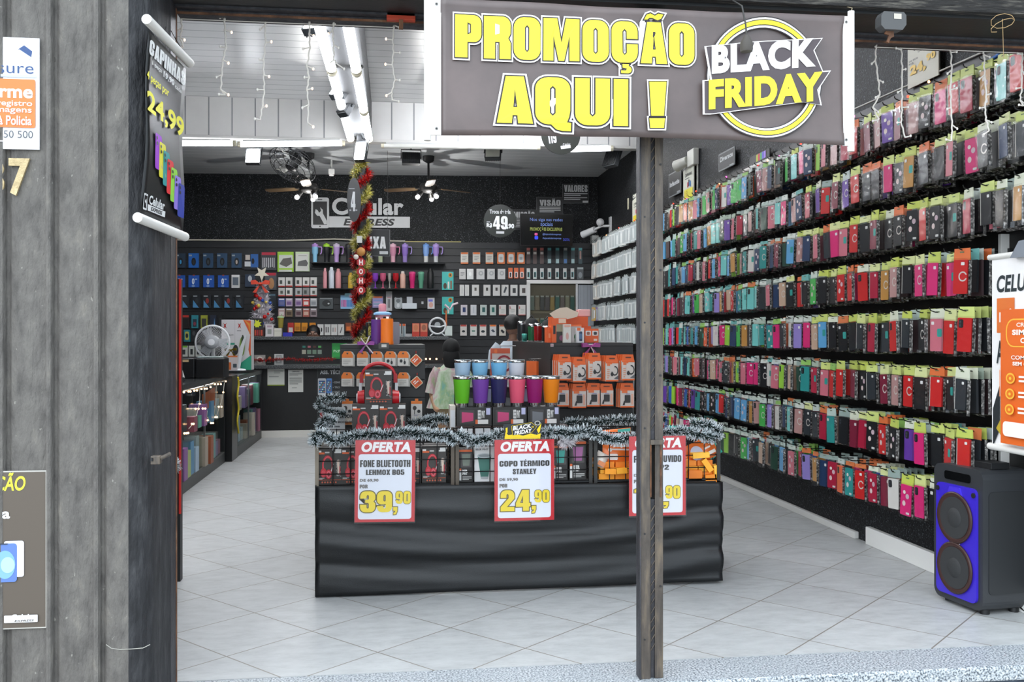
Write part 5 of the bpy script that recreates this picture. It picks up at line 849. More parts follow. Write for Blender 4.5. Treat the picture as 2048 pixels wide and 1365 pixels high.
FIX = {(1, 1): 'charcoal', (1, 3): 'black', (3, 1): 'red', (3, 4): 'hot pink', (4, 2): 'red', (4, 6): 'red', (5, 3): 'red', (6, 1): 'red', (6, 2): 'red', (6, 4): 'hot pink', (6, 5): 'purple', (0, 1): 'red', (0, 2): 'aqua', (7, 1): 'dusty pink', (7, 2): 'red', (7, 3): 'black', (7, 4): 'hot pink', (7, 5): 'hot pink'}
# case meshes: body, paper header, clear sleeve (copies share them)
def case_body(v):
    mb = MB(); w, z1, z0 = .041, -.028, -.192
    if v == 5: z0 = -.178; w = .038
    mb.prism(rrect(-w, z0, w, z1, .006, 2), -.013, 0, '#808080'); f = lambda a, b: (-w + 2 * w * a, z0 + (z1 - z0) * b)
    if v == 0: mb.dec(f, -.0132, [('R', .6, .8, .84, .9, '#d9d9d6', .2), ('r', .03, 0, .045, 1, '#1a1a1a')])
    if v == 1: mb.dec(f, -.0132, [('g', .38, .36, .98, .66, '#c9c3bc', .72), ('r', .66, .46, 1, .56, '#808080'), ('R', .55, .84, .8, .93, '#e2e2de', .2)])
    if v == 2: mb.dec(f, -.0132, [('R', .55, .45, .92, .7, '#2f9a90', .2), ('R', .1, .82, .32, .92, '#dcdcd8', .2)])
    if v == 3: mb.dec(f, -.0132, [('R', .08, .7, .42, .95, '#1a1c1f', .3), ('o', .13, .83, .27, .91, '#3c4248'), ('o', .13, .73, .27, .81, '#3c4248')])
    if v == 4: mb.dec(f, -.0132, [('o', .2, .3, .5, .48, '#d8c4c0'), ('o', .5, .55, .82, .72, '#c8b0b8'), ('o', .25, .7, .5, .82, '#e2d8d0'), ('R', .6, .05, .9, .12, '#d0d0cc', .2)])
    if v == 5: mb.dec(f, -.0132, [('r', 0, .0, .06, 1, '#b9b6ae'), ('R', .62, .83, .82, .92, '#e2e2de', .2)])
    return mb
def src(mb, nm): o = mb.build(nm); me = o.data; bpy.data.objects.remove(o); return me
CB = [src(case_body(v), 'case_body') for v in range(6)]
hm = MB(); hm.add([(-.048, -.006, -.03), (.048, -.006, -.03), (.044, -.004, .028), (-.046, -.004, .026), (-.048, 0, -.03), (.048, 0, -.03), (.044, 0, .028), (-.046, 0, .026)], [(0, 1, 2, 3), (5, 4, 7, 6), (3, 2, 6, 7), (0, 3, 7, 4), (1, 5, 6, 2)], '#808080'); hm.box(-.012, -.0066, .006, .012, -.006, .012, '#5a6a4a'); HM = src(hm, 'header_card')
sl = MB(); q = [(-.052, -.206), (0, -.211), (.052, -.204), (.051, -.1), (.05, -.02), (-.05, -.02), (-.051, -.1)]; n = len(q)
sl.add([(x, -.0165 - .002 * (i % 2), z) for i, (x, z) in enumerate(q)] + [(x, .002, z) for x, z in q], [tuple(range(n))] + [(i, n + i, n + (i + 1) % n, (i + 1) % n) for i in range(n)], 'sleeve')
sl.add([(.0505, -.016, -.2), (.054, .001, -.203), (.053, .001, -.03), (.05, -.016, -.03)], [(0, 1, 2, 3)], 'crumple'); SL = src(sl, 'plastic_sleeve')
HKM = src(MB().tube([(0, 0, .0), (0, -.2, .004), (0, -.225, .012), (0, -.232, .026)], .0032, '#0d0d0e/r.3', 5), 'hook')
def col_slot(o, hx): o.material_slots[0].link = 'OBJECT'; o.material_slots[0].material = mat(hx)
stuff = MB(); hooks = []; RAILS = []
for r in range(8):
    y_first = 3.86 if r < 3 else 4.27
    rail = MB().box(XW - .012, y_first - .06, ZT[r] + .004, XW, 13.2, ZT[r] + .03, '#1a1a1b/r.35').build('hook_rail')
    tag(rail, f'black hook rail of the {ROWN[r]} of phone cases on the right wall', 'rail', 'hook rails')
    RAILS.append(rail); k = 0; y = y_first
    while y < 10.25:
        k += 1; hooks.append((r, k, y)); h = bpy.data.objects.new('hook', HKM); COL.objects.link(h); h.parent = rail; h.location = (XW - .005, y, ZT[r] + .016); h.rotation_euler.z = RW
        y += YR
# the 300 front packs that show largest stand as things of their own, the others are one mass
order = sorted(hooks, key=lambda q: q[2] + .0 * q[0])
single = set((q[0], q[1]) for q in order[:300]); used = set()
for r, k, y in hooks:
    far = min(1, max(0, (y - 5.3) / 1.2)) if r < 7 else min(1, max(0, (y - 4.7) / .6))
    n = random.choice((3, 4, 5, 6)) if k > 2 else 5; base = random.choice(FAR if random.random() < far else NEAR); nm = FIX.get((r, k), base)
    hd = random.choice(HEADF if random.random() < far else HEADN); xf = XW - .205 + random.uniform(-.01, .02); gap = (XW - .02 - xf) / max(n, 6)
    pats = random.randrange(6); zz = ZT[r] + .010 + random.uniform(-.012, .006)
    if (r, k) in single:
        lb = f'{nm} phone case, {NTH(k)} hook from the street, {ROWN[r]} of the case wall'
        t = thing('phone_case', lb, 'phone case', (xf, y, zz), (0, random.uniform(-.06, .06), RW + random.uniform(-.2, .3)), 'phone cases hung on the right wall')
        b = bpy.data.objects.new('case_body', CB[pats]); COL.objects.link(b); b.parent = t; col_slot(b, CC[nm] + '/r.4')
        c = bpy.data.objects.new('header_card', HM); COL.objects.link(c); c.parent = t; col_slot(c, hd)
        c.scale.z = random.uniform(.6, 1.05) * (1 - .4 * far); s_ = bpy.data.objects.new('plastic_sleeve', SL); COL.objects.link(s_); s_.parent = t
    j0 = 1 if (r, k) in single else 0
    for j in range(j0, n):
        x = xf + (.02 if j else 0) + gap * j * .95; c = CC[random.choice(FAR if random.random() < far else NEAR)] if random.random() < .7 else CC[nm]
        if random.random() > .25 + far * .6: c = random.choice(('#15171a', '#1c1e21', '#202428', '#3a2a2c'))
        stuff.M = Matrix.Translation((x, y + random.uniform(-.006, .006), zz)) @ Matrix.Rotation(RW + random.uniform(-.1, .18), 4, 'Z') @ Matrix.Rotation(random.uniform(-.05, .05), 4, 'Y')
        w = .041; stuff.box(-w, -.012, -.19 + random.uniform(-.012, .006), w, 0, -.028, c + '/r.4'); stuff.add([(-.048, -.005, -.03), (.048, -.005, -.03), (.045, -.003, .027), (-.046, -.003, .025)], [(0, 1, 2, 3), (3, 2, 1, 0)], hd if random.random() < .75 else random.choice(HEADF)) if random.random() > .6 * far else None
        if random.random() < .75:
            g = random.uniform(-.004, .004); stuff.add([(.043, -.014, -.198), (.052 + g, -.003, -.2), (.051 - g, -.004, -.03), (.044, -.014, -.03)], [(0, 1, 2, 3), (3, 2, 1, 0)], 'crumple')
            stuff.add([(-.045, -.014, -.2), (.048, -.014, -.198), (.05, .002, -.206 + g), (-.05, .002, -.207)], [(0, 1, 2, 3), (3, 2, 1, 0)], 'crumple')
o = stuff.build('phone_case_packs'); o['kind'] = 'stuff'; tag(o, 'dense stacks of phone case packs behind and beyond the front ones on the wall', 'phone cases')
# screen protector packs towards the far corner
PK = src(MB().prism(rrect(-.04, -.2, .04, -.02, .004, 2), -.02, 0, '#c8cdcc').add([(-.04, -.0205, -.02), (.04, -.0205, -.02), (.036, -.01, .022), (-.036, -.01, .022)], [(0, 1, 2, 3), (3, 2, 1, 0)], '#b4bcbc').dec(frac(.08, .18, -.04, -.2), -.021, [('r', .1, .1, .5, .9, '#a4acac'), ('r', .6, .2, .9, .8, '#dde0de')]), 'protector_pack')
for r in range(8):
    n = 31 if r < 5 else 8; y = 12.75 if r < 5 else 11.3
    for k in range(n):
        o = bpy.data.objects.new('protector_pack', PK); COL.objects.link(o); o.location = (XW - .19 + random.uniform(-.03, .03), y, ZT[r] + .014 + random.uniform(-.006, .006)); hk = bpy.data.objects.new('hook', HKM); COL.objects.link(hk); hk.parent = RAILS[r]; hk.location = (XW - .005, y, ZT[r] + .016); hk.rotation_euler.z = RW; o.rotation_euler = (0, random.uniform(-.06, .06), RW + .35 + random.uniform(-.12, .12))
        c = ['#c9cecd', '#bfc6c6', '#d2d4d0', '#b6bfc0'][(k * 3 + r) % 4]; cn = 'white'
        if k < 5 and r == 3: c, cn = [('#8a6ab0', 'purple'), ('#b07a6c', 'coppery'), ('#c2a050', 'golden'), ('#7f62a8', 'violet'), ('#8e8490', 'greyish')][k]
        elif k < 5 and r == 4: c, cn = [('#6f7288', 'slate'), ('#5c6070', 'dark slate'), ('#8a5c60', 'brownish'), ('#4c5668', 'dark blue'), ('#7c8494', 'grey')][k]
        elif k < 6: c, cn = '#d0cbc2', 'cream'
        o.material_slots[0].link = 'OBJECT'; o.material_slots[0].material = mat(c)
        tag(o, f'{cn} slim protector pack, {NTH(k + 1)} from the far corner, {ROWN[r]} of the wall', 'screen protector', 'screen protector packs near the far corner'); y -= .0825
# coloured LED string along the top rail
t = thing('led_string', 'string of tiny coloured lights running along the top hook rail', 'fairy lights', (XW - .06, 4, ZT[0] + .06)); o = t.location
pts = [Vector((XW - .07 + .03 * math.sin(i * 1.7), 3.9 + i * .28, ZT[0] + .07 + .022 * math.sin(i * 2.3))) - o for i in range(32)]
MB().tube(pts, .0035, '#15171a', 4).build('cord', t)
for i, p in enumerate(pts[1:]): MB().ball(p + Vector((-.01, 0, .012)), .0075, ['#ff3020/e6', '#ff40a0/e6', '#ffa060/e6', '#ff3020/e6'][i % 4], 6, 4).build('bulb', t)
# signs on the right wall above the rows
def rsign(name, label, px0, py0, px1, py1, specs, body, edge=None, cat='sign', X=RX - .03, thick=.008, group=None):
    """py0, py1 are the top and bottom as seen on the sign's near (right) side"""
    a = onX(px0, 400, X); top = onX(px1, py0, X); bot = onX(px1, py1, X); w, h = a.y - top.y, top.z - bot.z
    t = thing(name, label, cat, (X, (a.y + top.y) / 2, bot.z), RW, group); MB().box(-w / 2, -thick, 0, w / 2, 0, h, edge or body).poly([(-w / 2 + .012, .012), (w / 2 - .012, .012), (w / 2 - .012, h - .012), (-w / 2 + .012, h - .012)], -thick - .0006, body).build('board', t)
    MB().dec(frac(w, h), -thick - .001, specs).build('lettering', t); return t
YG = '#d8cf3a'
rsign('price_poster', 'cream price poster 24,90 high on the right wall', 1818, 66, 1880, 150, [('t', 'CAPINHA', .2, .88, .72, .99, '#5c5a52', .04), ('t', 'CARTEIRA', .35, .79, .72, .86, '#5c5a52', .03), ('t', 'DE 39,90', .06, .64, .36, .69, '#5c5a52', .03), ('t', 'POR', .06, .57, .22, .62, '#5c5a52', .03), ('t', '24,', .1, .26, .62, .54, '#c9a23c', .06, .012), ('t', '24,', .1, .26, .62, .54, '#e0bc52', .05), ('t', '90', .64, .46, .92, .63, '#e0bc52', .05)], '#c4c1b2', cat='poster')
rsign('department_sign', 'black square sign reading Diversos on the right wall', 1439, 292, 1471, 329, [('t', 'Diversos', .1, .5, .9, .78, '#b4b8ba', .04), ('R', .7, .04, .95, .12, '#8c9092', .2)], '#16181a', '#6c7072', group='department signs')
rsign('department_sign', 'black square sign further back beside the steel post', 1339, 336, 1363, 385, [('t', 'Infantis', .1, .42, .9, .62, '#b4b8ba', .04), ('R', .7, .04, .95, .12, '#8c9092', .2)], '#16181a', '#6c7072', group='department signs')
OF = [('p', [(0, .8), (.5, .86), (1, .8), (1, 1), (0, 1)], '#2a2c2c'), ('t', 'OFERTA', .08, .86, .92, .97, '#d0d2c8', .04), ('t', 'CAPINHAS', .2, .62, .84, .7, '#3a3c3c', .03), lines(.2, .55, .8, .59, 1, '#5a5c5c'), ('r', .42, .34, .52, .47, '#b0284a'), ('r', .53, .36, .63, .52, '#2a2c3a'), ('r', .64, .34, .76, .48, '#3a7ab8'), ('r', .14, .06, .95, .3, YG), ('t', '19,', .2, .08, .55, .27, '#b8a41c', .04)]
rsign('offer_poster', 'tall white and yellow offer poster below the white lamp', 1368, 316, 1389, 397, OF, '#c4c6b8', cat='poster', group='offer posters'); rsign('offer_poster', 'second tall offer poster half hidden behind the steel post', 1266, 380, 1283, 445, OF, '#b8baae', cat='poster', group='offer posters')
t = rsign('case_poster', 'rolled up poster with coloured phones resting on the top row', 1501, 296, 1541, 322, [('r', .35 + .1 * i, .4, .44 + .1 * i, .95, ['#a8b83a', '#c4283c', '#3c9a48', '#5a5cc0', '#8f6ad0'][i]) for i in range(5)] + [('t', 'Celular', .05, .1, .5, .32, '#b4b8ba', .03)], '#1b1d20', cat='poster'); MB().cyl((-.28, -.02, 0), (.28, -.02, .0), .02, .02, '#d0cfca').build('roller', t)
t = thing('emergency_lamp', 'white box lamp with a spot head above the tall offer poster', 'lamp', onX(1392, 318, RX - .005), RW); MB().box(-.1, -.06, -.07, .1, 0, .09, '#c4c4bc').build('body', t, bevel=.01); b = MB().cyl((-.1, -.05, .0), (-.25, -.12, -.03), .045, .06, '#b8b8b0').build('spot_head', t); MB().tube([(.08, -.01, -.07), (.08, -.01, -.6)], .01, '#b8b8b0').tube([(-.3, -.01, .05), (-.3, -.01, -.62)], .01, '#b8b8b0').build('conduit', t)
t = thing('wall_camera', 'white camera bracket on the far right wall above the protector packs', 'camera', onX(1222, 452, RX - .005), RW); MB().box(-.05, -.02, -.12, .05, 0, .12, '#c2c4c6').tube([(0, -.02, 0), (-.05, -.12, .0), (-.1, -.2, -.04)], .018, '#c2c4c6').build('bracket', t); MB().ball((-.04, -.14, .05), .055, '#c8cacc', 12, 8).cyl((-.1, -.2, -.04), (-.26, -.34, -.1), .045, .05, '#c8cacc').build('camera_body', t)
tag(MB().box(-.06, -.1, -.06, .06, 0, .06, '#aeb0ae').build('junction_box', loc=onX(1196, 480, RX - .03), rot=RW, bevel=.008), 'white junction box low in the far right corner of the black wall', 'box')
tag(MB().box(-.02, -.01, -.07, .02, 0, .07, '#b4b09a').build('switch_plate', loc=onX(1257, 408, RX - .005), rot=RW), 'narrow cream plate on the black right wall left of the steel post', 'switch plate')
tag(MB().tube([onX(1700 + 14 * i, 222 - 6.2 * i, RX - .03) for i in range(25)], .006, '#c2c2bc', 5).tube([onX(1940 + 12 * i, 148 - 8 * i, RX - .05) for i in range(8)], .01, '#2a6ab8', 6).build('wall_cable'), 'white and blue cable run above the top hook rail', 'cable')
# banners at the right edge and the speaker
q, q2 = onX(1985, 515, 2.74), onX(1985, 893, 2.74); y1, zt, zb = q.y, q.z, q2.z; w, h = .62, zt - zb
t = thing('roll_banner', 'white hanging banner with big black CELU letters at the right edge', 'banner', (2.74, y1, zb), RW); mp = frac(w, h, 0); MB().box(0, -.002, 0, w, .004, h, 'white_vinyl').build('sheet', t)
MB().dec(mp, -.003, [('t', 'CELULAR', .05, .81, .62, .9, '#1c2a2e', .03, 0, .12), ('R', .06, .6, .26, .78, '#d9702c', .02), ('t', 'mi', .09, .655, .23, .725, '#f2e8e0', .05), ('t', 'X', .34, .63, .42, .72, '#1c2a2e', .02), ('t', 'A', .06, .44, .14, .56, '#1c2a2e', .02), ('p', [(.02, .2), (.1, .33), (.1, .1), (.02, .0)], '#20262a'), ('p', [(.06, .1), (.16, .2), (.14, .05)], '#b8a02c')]).build('lettering', t)
MB().tube([(-.02, 0, h), (w, 0, h)], .014, '#dcdad4', 10).build('rod', t); MB().tube([(-.02, 0, 0), (w, 0, 0)], .016, '#dcdad4', 10).build('rod', t)
q, q2 = onX(2002, 620, 2.71), onX(2002, 886, 2.71); w2, h2 = .56, q.z - q2.z
t = thing('orange_banner', 'orange banner with glowing yellow frame hanging before the white one', 'banner', (2.71, q.y, q2.z), RW); mp = frac(w2, h2, 0); MB().box(0, -.002, 0, w2, .003, h2, '#dc6420').build('sheet', t)
OY, OW = '#f2b43c', '#f2e6dc'
MB().dec(mp, -.003, [('R', .07, .72, .93, .93, OY, .4), ('R', .085, .73, .915, .92, '#e0661c', .38), ('t', 'CREDITO', .2, .87, .5, .9, OW, .02), ('t', 'SIMPLES', .15, .81, .5, .85, OW, .05), ('t', 'CELULAR', .25, .75, .6, .79, OW, .04), ('t', 'COMPRE', .14, .63, .42, .66, OW, .02), ('t', 'SEM CARTÃO', .16, .585, .55, .62, OW, .05)] + [w for i in range(3) for w in (('o', .08, .45 - .115 * i, .19, .53 - .115 * i, OY), ('o', .095, .462 - .115 * i, .175, .518 - .115 * i, '#e0721c'), ('o', .12, .478 - .115 * i, .15, .5 - .115 * i, OY), lines(.24, .46 - .115 * i, .6, .52 - .115 * i, 2, OW))] + [('R', .06, .06, .8, .17, OW, .3), ('r', .02, .35, .03, .55, '#e89a6a')]).build('lettering', t)
q = onX(2012, 500, 2.72); t = thing('carry_case', 'grey case with blue handle resting above the white banner', 'case', (2.80, q.y - .2, q.z - .02), RW); MB().prism([(-.16, -.02), (-.1, .05), (.25, .06), (.25, -.03)], -.09, .04, '#7c828a/r.4').build('body', t, bevel=.01); MB().tube([(-.1, -.06, .02), (-.06, -.06, .075), (.05, -.06, .085), (.2, -.06, .085)], .014, '#2a4ab8/r.3').build('handle', t)
t = thing('party_speaker', 'black upright party speaker with violet front on the tiled floor', 'speaker', (2.82, 4.255, 0), math.radians(-84)); w, h, d = .34, .675, .26
mb = MB(); prof = [(-w / 2, .0), (w / 2, .0), (w / 2, h), (-w / 2, h)]; mb.prism(rrect(-w / 2, .02, w / 2, h, .045, 5), -d / 2, d / 2, '#2e3033/r.45'); mb.build('cabinet', t, bevel=.012)
MB().prism(rrect(-w / 2 + .03, .05, w / 2 - .03, h - .09, .03, 4), -d / 2 - .012, -d / 2, '#3826b4/r.35').build('front_grille', t)
for z in (.19, .43):
    b = MB().lathe([(.118, 0), (.124, .008), (.116, .014), (.1, .006)], '#38201c/r.5', 32).lathe([(.1, .008), (.07, -.004), (.055, .0), (.045, .01), (.02, .014), (.002, .015)], '#2b2c2d/r.7', 32).build('woofer', t, loc=(0, -d / 2 - .012, z), rot=(math.pi / 2, 0, 0))
MB().prism(rrect(-.03, .303, .03, .322, .004), -d / 2 - .016, -d / 2 - .012, '#d0d0cc').poly(rrect(-.025, .306, .025, .313, .002), -d / 2 - .0165, '#1a1a1c').build('badge', t)
MB().prism(rrect(-.09, h - .07, .09, h - .03, .012), -d / 2 - .004, -d / 2 + .01, '#0c0d0e/r.1').build('display', t)
for g in (-1, 1): MB().cyl((g * .125, -d / 2 - .013, .555), (g * .125, -d / 2 - .018, .555), .012, .012, '#1a1b1d').build('screw_cap', t)
MB().prism([(-.05, .535), (.05, .535), (.035, .575), (-.035, .575)], -d / 2 - .02, -d / 2 - .011, '#4634c8/r.3').build('tweeter_horn', t)
MB().box(-.02, -.06, h, .14, .04, h + .03, '#141517').tube([(-.1, .04, h - .005), (-.1, .04, h + .02), (.0, .04, h + .03)], .012, '#1a1b1d').build('carry_handle', t, bevel=.006)
for g in (-1, 1):
    for y in (-.08, .08): MB().cyl((g * .12, y, 0), (g * .12, y, .022), .022, .022, '#131415', 10).build('foot', t)
for g in (-1, 1): MB().prism(rrect(-.1, .1, .1, h - .1, .02), -.004, .004, '#232527/r.6').build('side_panel', t, loc=(g * w / 2, 0, 0), rot=math.pi / 2)
tag(MB().tube([(2.93, 4.2, .05), (2.94, 4.1, .012), (2.90, 4.0, .006), (2.93, 3.95, .006)], .006, '#141516').build('floor_cable'), 'short black cord on the floor behind the speaker', 'cord')
# =============== promotion table ===========================================
TY = 4.80; xa, xb = onY(632, 1100, TY).x, onY(1443, 1100, TY).x; XM = (xa + xb) / 2; TW = xb - xa; ZTb = .535
t = thing('display_table', 'long low table carrying the three wire baskets', 'table', (XM, TY + .36, 0)); MB().box(-TW / 2 + .02, -.33, ZTb - .03, TW / 2 - .02, .33, ZTb, '#2a2623').build('tabletop', t)
for gx in (-1, 1):
    for gy in (-1, 1): MB().box(gx * (TW / 2 - .07) - .025, gy * .28 - .025, 0, gx * (TW / 2 - .07) + .025, gy * .28 + .025, ZTb - .03, '#2a2623').build('leg', t)
# skirt: one cloth hung round front and sides, with swags running down to the right
mb = MB(); nx, nz = 90, 26; vs = []
def swag(u, v):  # u 0..1 along the front, v 0 top .. 1 foot
    s_ = v - .13 * math.sin(math.pi * min(1, u * 1.05)) + .1 * u
    return (.012 * math.sin(17 * s_ + 2.2) + .007 * math.sin(29 * s_ + 4 * u) * (.25 + .75 * u) + .004 * math.sin(47 * s_ - 9 * u)) * min(1, v * 3) * min(1, (1.08 - v) * 3)
for i in range(nx + 1):
    for j in range(nz + 1):
        u, v = i / nx, j / nz; zt = .548 - .02 * u; z = zt * (1 - v) + .006 + (.012 * u) * v; vs.append((-TW / 2 + TW * u, -.37 + swag(u, v), z))
mb.add(vs, [(i * (nz + 1) + j, i * (nz + 1) + j + 1, (i + 1) * (nz + 1) + j + 1, (i + 1) * (nz + 1) + j) for i in range(nx) for j in range(nz)], 'cloth', True)
for gx in (-1, 1):
    vs = []
    for i in range(13):
        for j in range(nz + 1):
            u, v = i / 12, j / nz; e = 0.0 if gx < 0 else 1.0; vs.append((gx * (TW / 2 + .006 * math.sin(14 * v + 3 * u) * min(u * 4, 1)), -.37 + .73 * u + swag(e, v) * (1 - u), (.548 - .02 * e) * (1 - v) + .006 + .012 * e * v))
    mb.add(vs, [(i * (nz + 1) + j, i * (nz + 1) + j + 1, (i + 1) * (nz + 1) + j + 1, (i + 1) * (nz + 1) + j)[::gx] for i in range(12) for j in range(nz)], 'cloth', True)
o = mb.build('table_skirt', loc=(XM, TY + .36, 0)); w = o.modifiers.new('thick', 'SOLIDIFY'); w.thickness = .004; w.offset = 1; tag(o, 'black cloth skirt hung round the promotion table', 'cloth')
# baskets
def basket(px0, px1, label, pc):
    YB_ = TY + .03; a, b = onY(px0, 900, YB_).x, onY(px1, 900, YB_).x; w = b - a; t = thing('wire_basket', label, 'basket', ((a + b) / 2, YB_, ZTb + .001), 0, 'wire baskets on the table'); h, d = .265, .34
    for gx, c in ((-1, pc[0]), (1, pc[1])):
        for y in (0, d): MB().box(gx * w / 2 - (.018 if gx > 0 else 0), y, 0, gx * w / 2 + (.018 if gx < 0 else 0), y + .018, h, c).build('post', t)
    mb = MB(); n = round(w / .085); R3 = .0028
    for i in range(1, n): x = -w / 2 + w * i / n; mb.cyl((x, .012, .0), (x, .012, h), R3, R3, '#101112', 5).cyl((x, d, .0), (x, d, h), R3, R3, '#101112', 5)
    for z in (.012, .07, .135, .2, h - .005):
        mb.tube([(-w / 2 + .01, .01, z), (w / 2 - .01, .01, z), (w / 2 - .01, d, z), (-w / 2 + .01, d, z)], R3, '#101112', 5, True)
    for y in (.1, .2, .28): mb.cyl((-w / 2 + .008, y, 0), (-w / 2 + .008, y, h), R3, R3, '#101112', 5).cyl((w / 2 - .008, y, 0), (w / 2 - .008, y, h), R3, R3, '#101112', 5)
    mb.build('wire_grid', t); MB().box(-w / 2, .005, .004, w / 2, d, .012, '#121314').build('base_board', t); return t, (a + b) / 2, w
TAN, DKP = 'tan_board', '#2a2825/r.5'
b1, c1, w1 = basket(630, 909, 'left wire basket filled with red headphone boxes', (TAN, '#54493d')); b2, c2, w2 = basket(911, 1185, 'middle wire basket holding tumbler boxes', ('#54493d', DKP)); b3, c3, w3 = basket(1188, 1441, 'right wire basket heaped with orange earphone boxes', (DKP, DKP))
# headphone boxes
HB, RD, RDL = '#3b3632', '#b8242e', '#d8606a'
def headphone_box(label, x, y, z, w, h, rot=0, d=.075, real_window=True):
    t = thing('headphone_box', label, 'box', (x, y, z), rot, 'red headphone boxes'); f = frac(w, h); MB().box(-w / 2, 0, 0, w / 2, d, h, HB).build('carton', t)
    MB().dec(f, -.001, [('r', .02, .88, .17, .93, '#e8e4e0'), ('r', .02, .83, .3, .88, '#d8602c'), ('r', .32, .86, .5, .9, '#b8b4b0'), ('r', .7, .86, .92, .9, '#d8d6d2'), ('R', .74, .86, .98, .97, '#dedcd8', .1), ('g', .2, .26, .66, .8, RD, .72), ('g', .25, .3, .63, .77, RDL, .93), ('r', .16, .2, .66, .3, HB), ('o', .14, .2, .38, .46, RD), ('o', .17, .22, .34, .4, '#c8404a'), ('o', .34, .16, .6, .42, RD), ('o', .38, .19, .56, .38, RDL), ('o', .42, .23, .52, .34, '#8c1a24'), ('p', [(.56, .38), (.66, .58), (.68, .57), (.58, .36)], '#d8d8d8'), ('r', .02, .13, .98, .145, '#b8502c'), ('l', .04, .15, .3, .2, 2, '#c8c4c0')] + [('o', .18 + .11 * i, .05, .25 + .11 * i, .1, '#b8583c') for i in range(6)]).build('print', t)
    MB().dec(f, -.004, [('p', [(.77, .7), (.96, .7), (.97, .2), (.93, .18), (.9, .23), (.78, .24)], 'crumple'), ('p', [(.8, .66), (.9, .68), (.92, .3), (.84, .3)], '#d0b8a8/r.2'), ('r', .9, .26, .95, .5, '#9a2430')]).build('clear_window', t); return t
zb = ZTb + .014; bw, bh = .122, .185
for i, px in enumerate((659, 708, 762, 818, 868)):
    x = onY(px, 930, TY + .065).x; headphone_box(['headphone box at the left end of the left basket', 'headphone box second in the left basket beside its price sign', 'headphone box behind the left price sign', 'headphone box right of the left price sign', 'headphone box at the right end of the left basket'][i], x, TY + .065, zb, bw, bh)
for i in range(5): headphone_box('headphone box in the second rank of the left basket, ' + ['leftmost', 'second from left', 'central', 'second from right', 'rightmost'][i], c1 - .26 + .13 * i, TY + .16, zb, bw, bh)
YH = 5.28; ztop = .735
t = thing('riser_board', 'black riser board behind the baskets carrying the stacked boxes', 'riser', (XM, 5.2, ZTb + .001)); MB().box(-TW / 2 + .05, .02, 0, TW / 2 - .75, .32, ztop - ZTb - .001, '#0f0e0e').build('board', t)
pa = onY(732, 862, YH); w_ = .145; hb = onY(732, 809, YH).z - ztop
headphone_box('headphone box standing at left in the lower pair on the table', onY(731, 840, YH).x, YH, ztop, w_, hb); headphone_box('headphone box standing at right in the lower pair on the table', onY(783, 840, YH).x + .006, YH, ztop, w_, hb)
ht = headphone_box('headphone box on top of the stacked pair', onY(757, 780, YH).x, YH + .004, ztop + hb + .001, .148, onY(757, 741, YH).z - ztop - hb - .001)
q = onY(757, 800, YH + .1); rr = .092
t = thing('headphones', 'red over-ear headphones worn by the top headphone box', 'headphones', (q.x, YH + .10, ztop + hb + .004)); zc = onY(757, 766, YH + .1).z - t.location.z
mb = MB(); mb.tube([(rr * math.cos(math.pi * i / 20), .0, zc + .03 + rr * .85 * math.sin(math.pi * i / 20)) for i in range(21)], [.008 + .003 * math.sin(math.pi * i / 20) for i in range(21)], '#b82028/r.35', 10); mb.build('headband', t)
for g in (-1, 1):
    e = MB().cyl((g * .078, 0, zc - .085), (g * .115, 0, zc - .085), .046, .04, '#c01c24/r.3', 20).build('ear_cup', t); MB().cyl((g * .115, 0, zc - .085), (g * .122, 0, zc - .085), .03, .024, '#d8d8da/r.2', 16).build('cup_plate', e)
    MB().box(g * .1 - .008, -.01, zc - .05, g * .1 + .008, .01, zc + .0, '#c8c8ca/r.3').box(g * .094 - .01, -.012, zc - .0, g * .094 + .01, .012, zc + .05, '#b01c24').build('slider', t)
# tumbler boxes
def pint_box(label, x, y, z, w, h, cup, d=.12, kind='up', face='#2a2725', rot=0):
    t = thing('tumbler_box', label, 'box', (x, y, z), rot, 'tumbler boxes'); f = frac(w, h); MB().box(-w / 2, 0, 0, w / 2, d, h, face, ).build('carton', t)
    if kind == 'up': sp = [('r', 0, .93, 1, 1, '#d0602c'), ('R', .12, .45, .9, .9, '#4a4644', .05), ('p', [(.2, .86), (.82, .86), (.74, .5), (.28, .5)], cup), ('r', .02, .05, .16, .36, '#d8d6d2'), ('r', .02, .36, .16, .42, '#d0602c'), ('t', 'BEER', .24, .3, .6, .38, '#e4e2de', .05), ('t', 'PINT', .24, .22, .6, .3, '#e4e2de', .05), lines(.24, .06, .9, .18, 3, '#b8b6b2')]
    elif kind == 'white': sp = [('t', 'BEER PINT', .06, .88, .7, .93, '#4a4c4e', .02), ('p', [(.16, .72), (.86, .72), (.7, .12), (.32, .12)], cup), ('o', .14, .66, .88, .8, '#b8bcbe'), ('o', .2, .69, .82, .77, '#8a9092'), ('r', .33, .08, .69, .14, '#a8acae')]
    elif kind == 'side': sp = [('R', .08, .14, .5, .86, '#3f3b3a', .06), ('p', [(.14, .76), (.47, .7), (.47, .28), (.14, .18)], cup), ('R', .53, .1, .9, .34, '#dcd8d4', .08), ('r', .53, .1, .6, .34, '#d0602c'), ('t', 'BEER', .6, .38, .7, .86, '#dcdad6', .04), ('t', 'PINT', .71, .42, .8, .82, '#dcdad6', .04), ('R', .84, .6, .96, .96, '#b8b8d8', .05)]
    else: sp = [('r', .06, .0, .94, .86, '#d8d8da')]
    MB().dec(f, -.001, sp).build('print', t); return t
Y2 = TY + .07
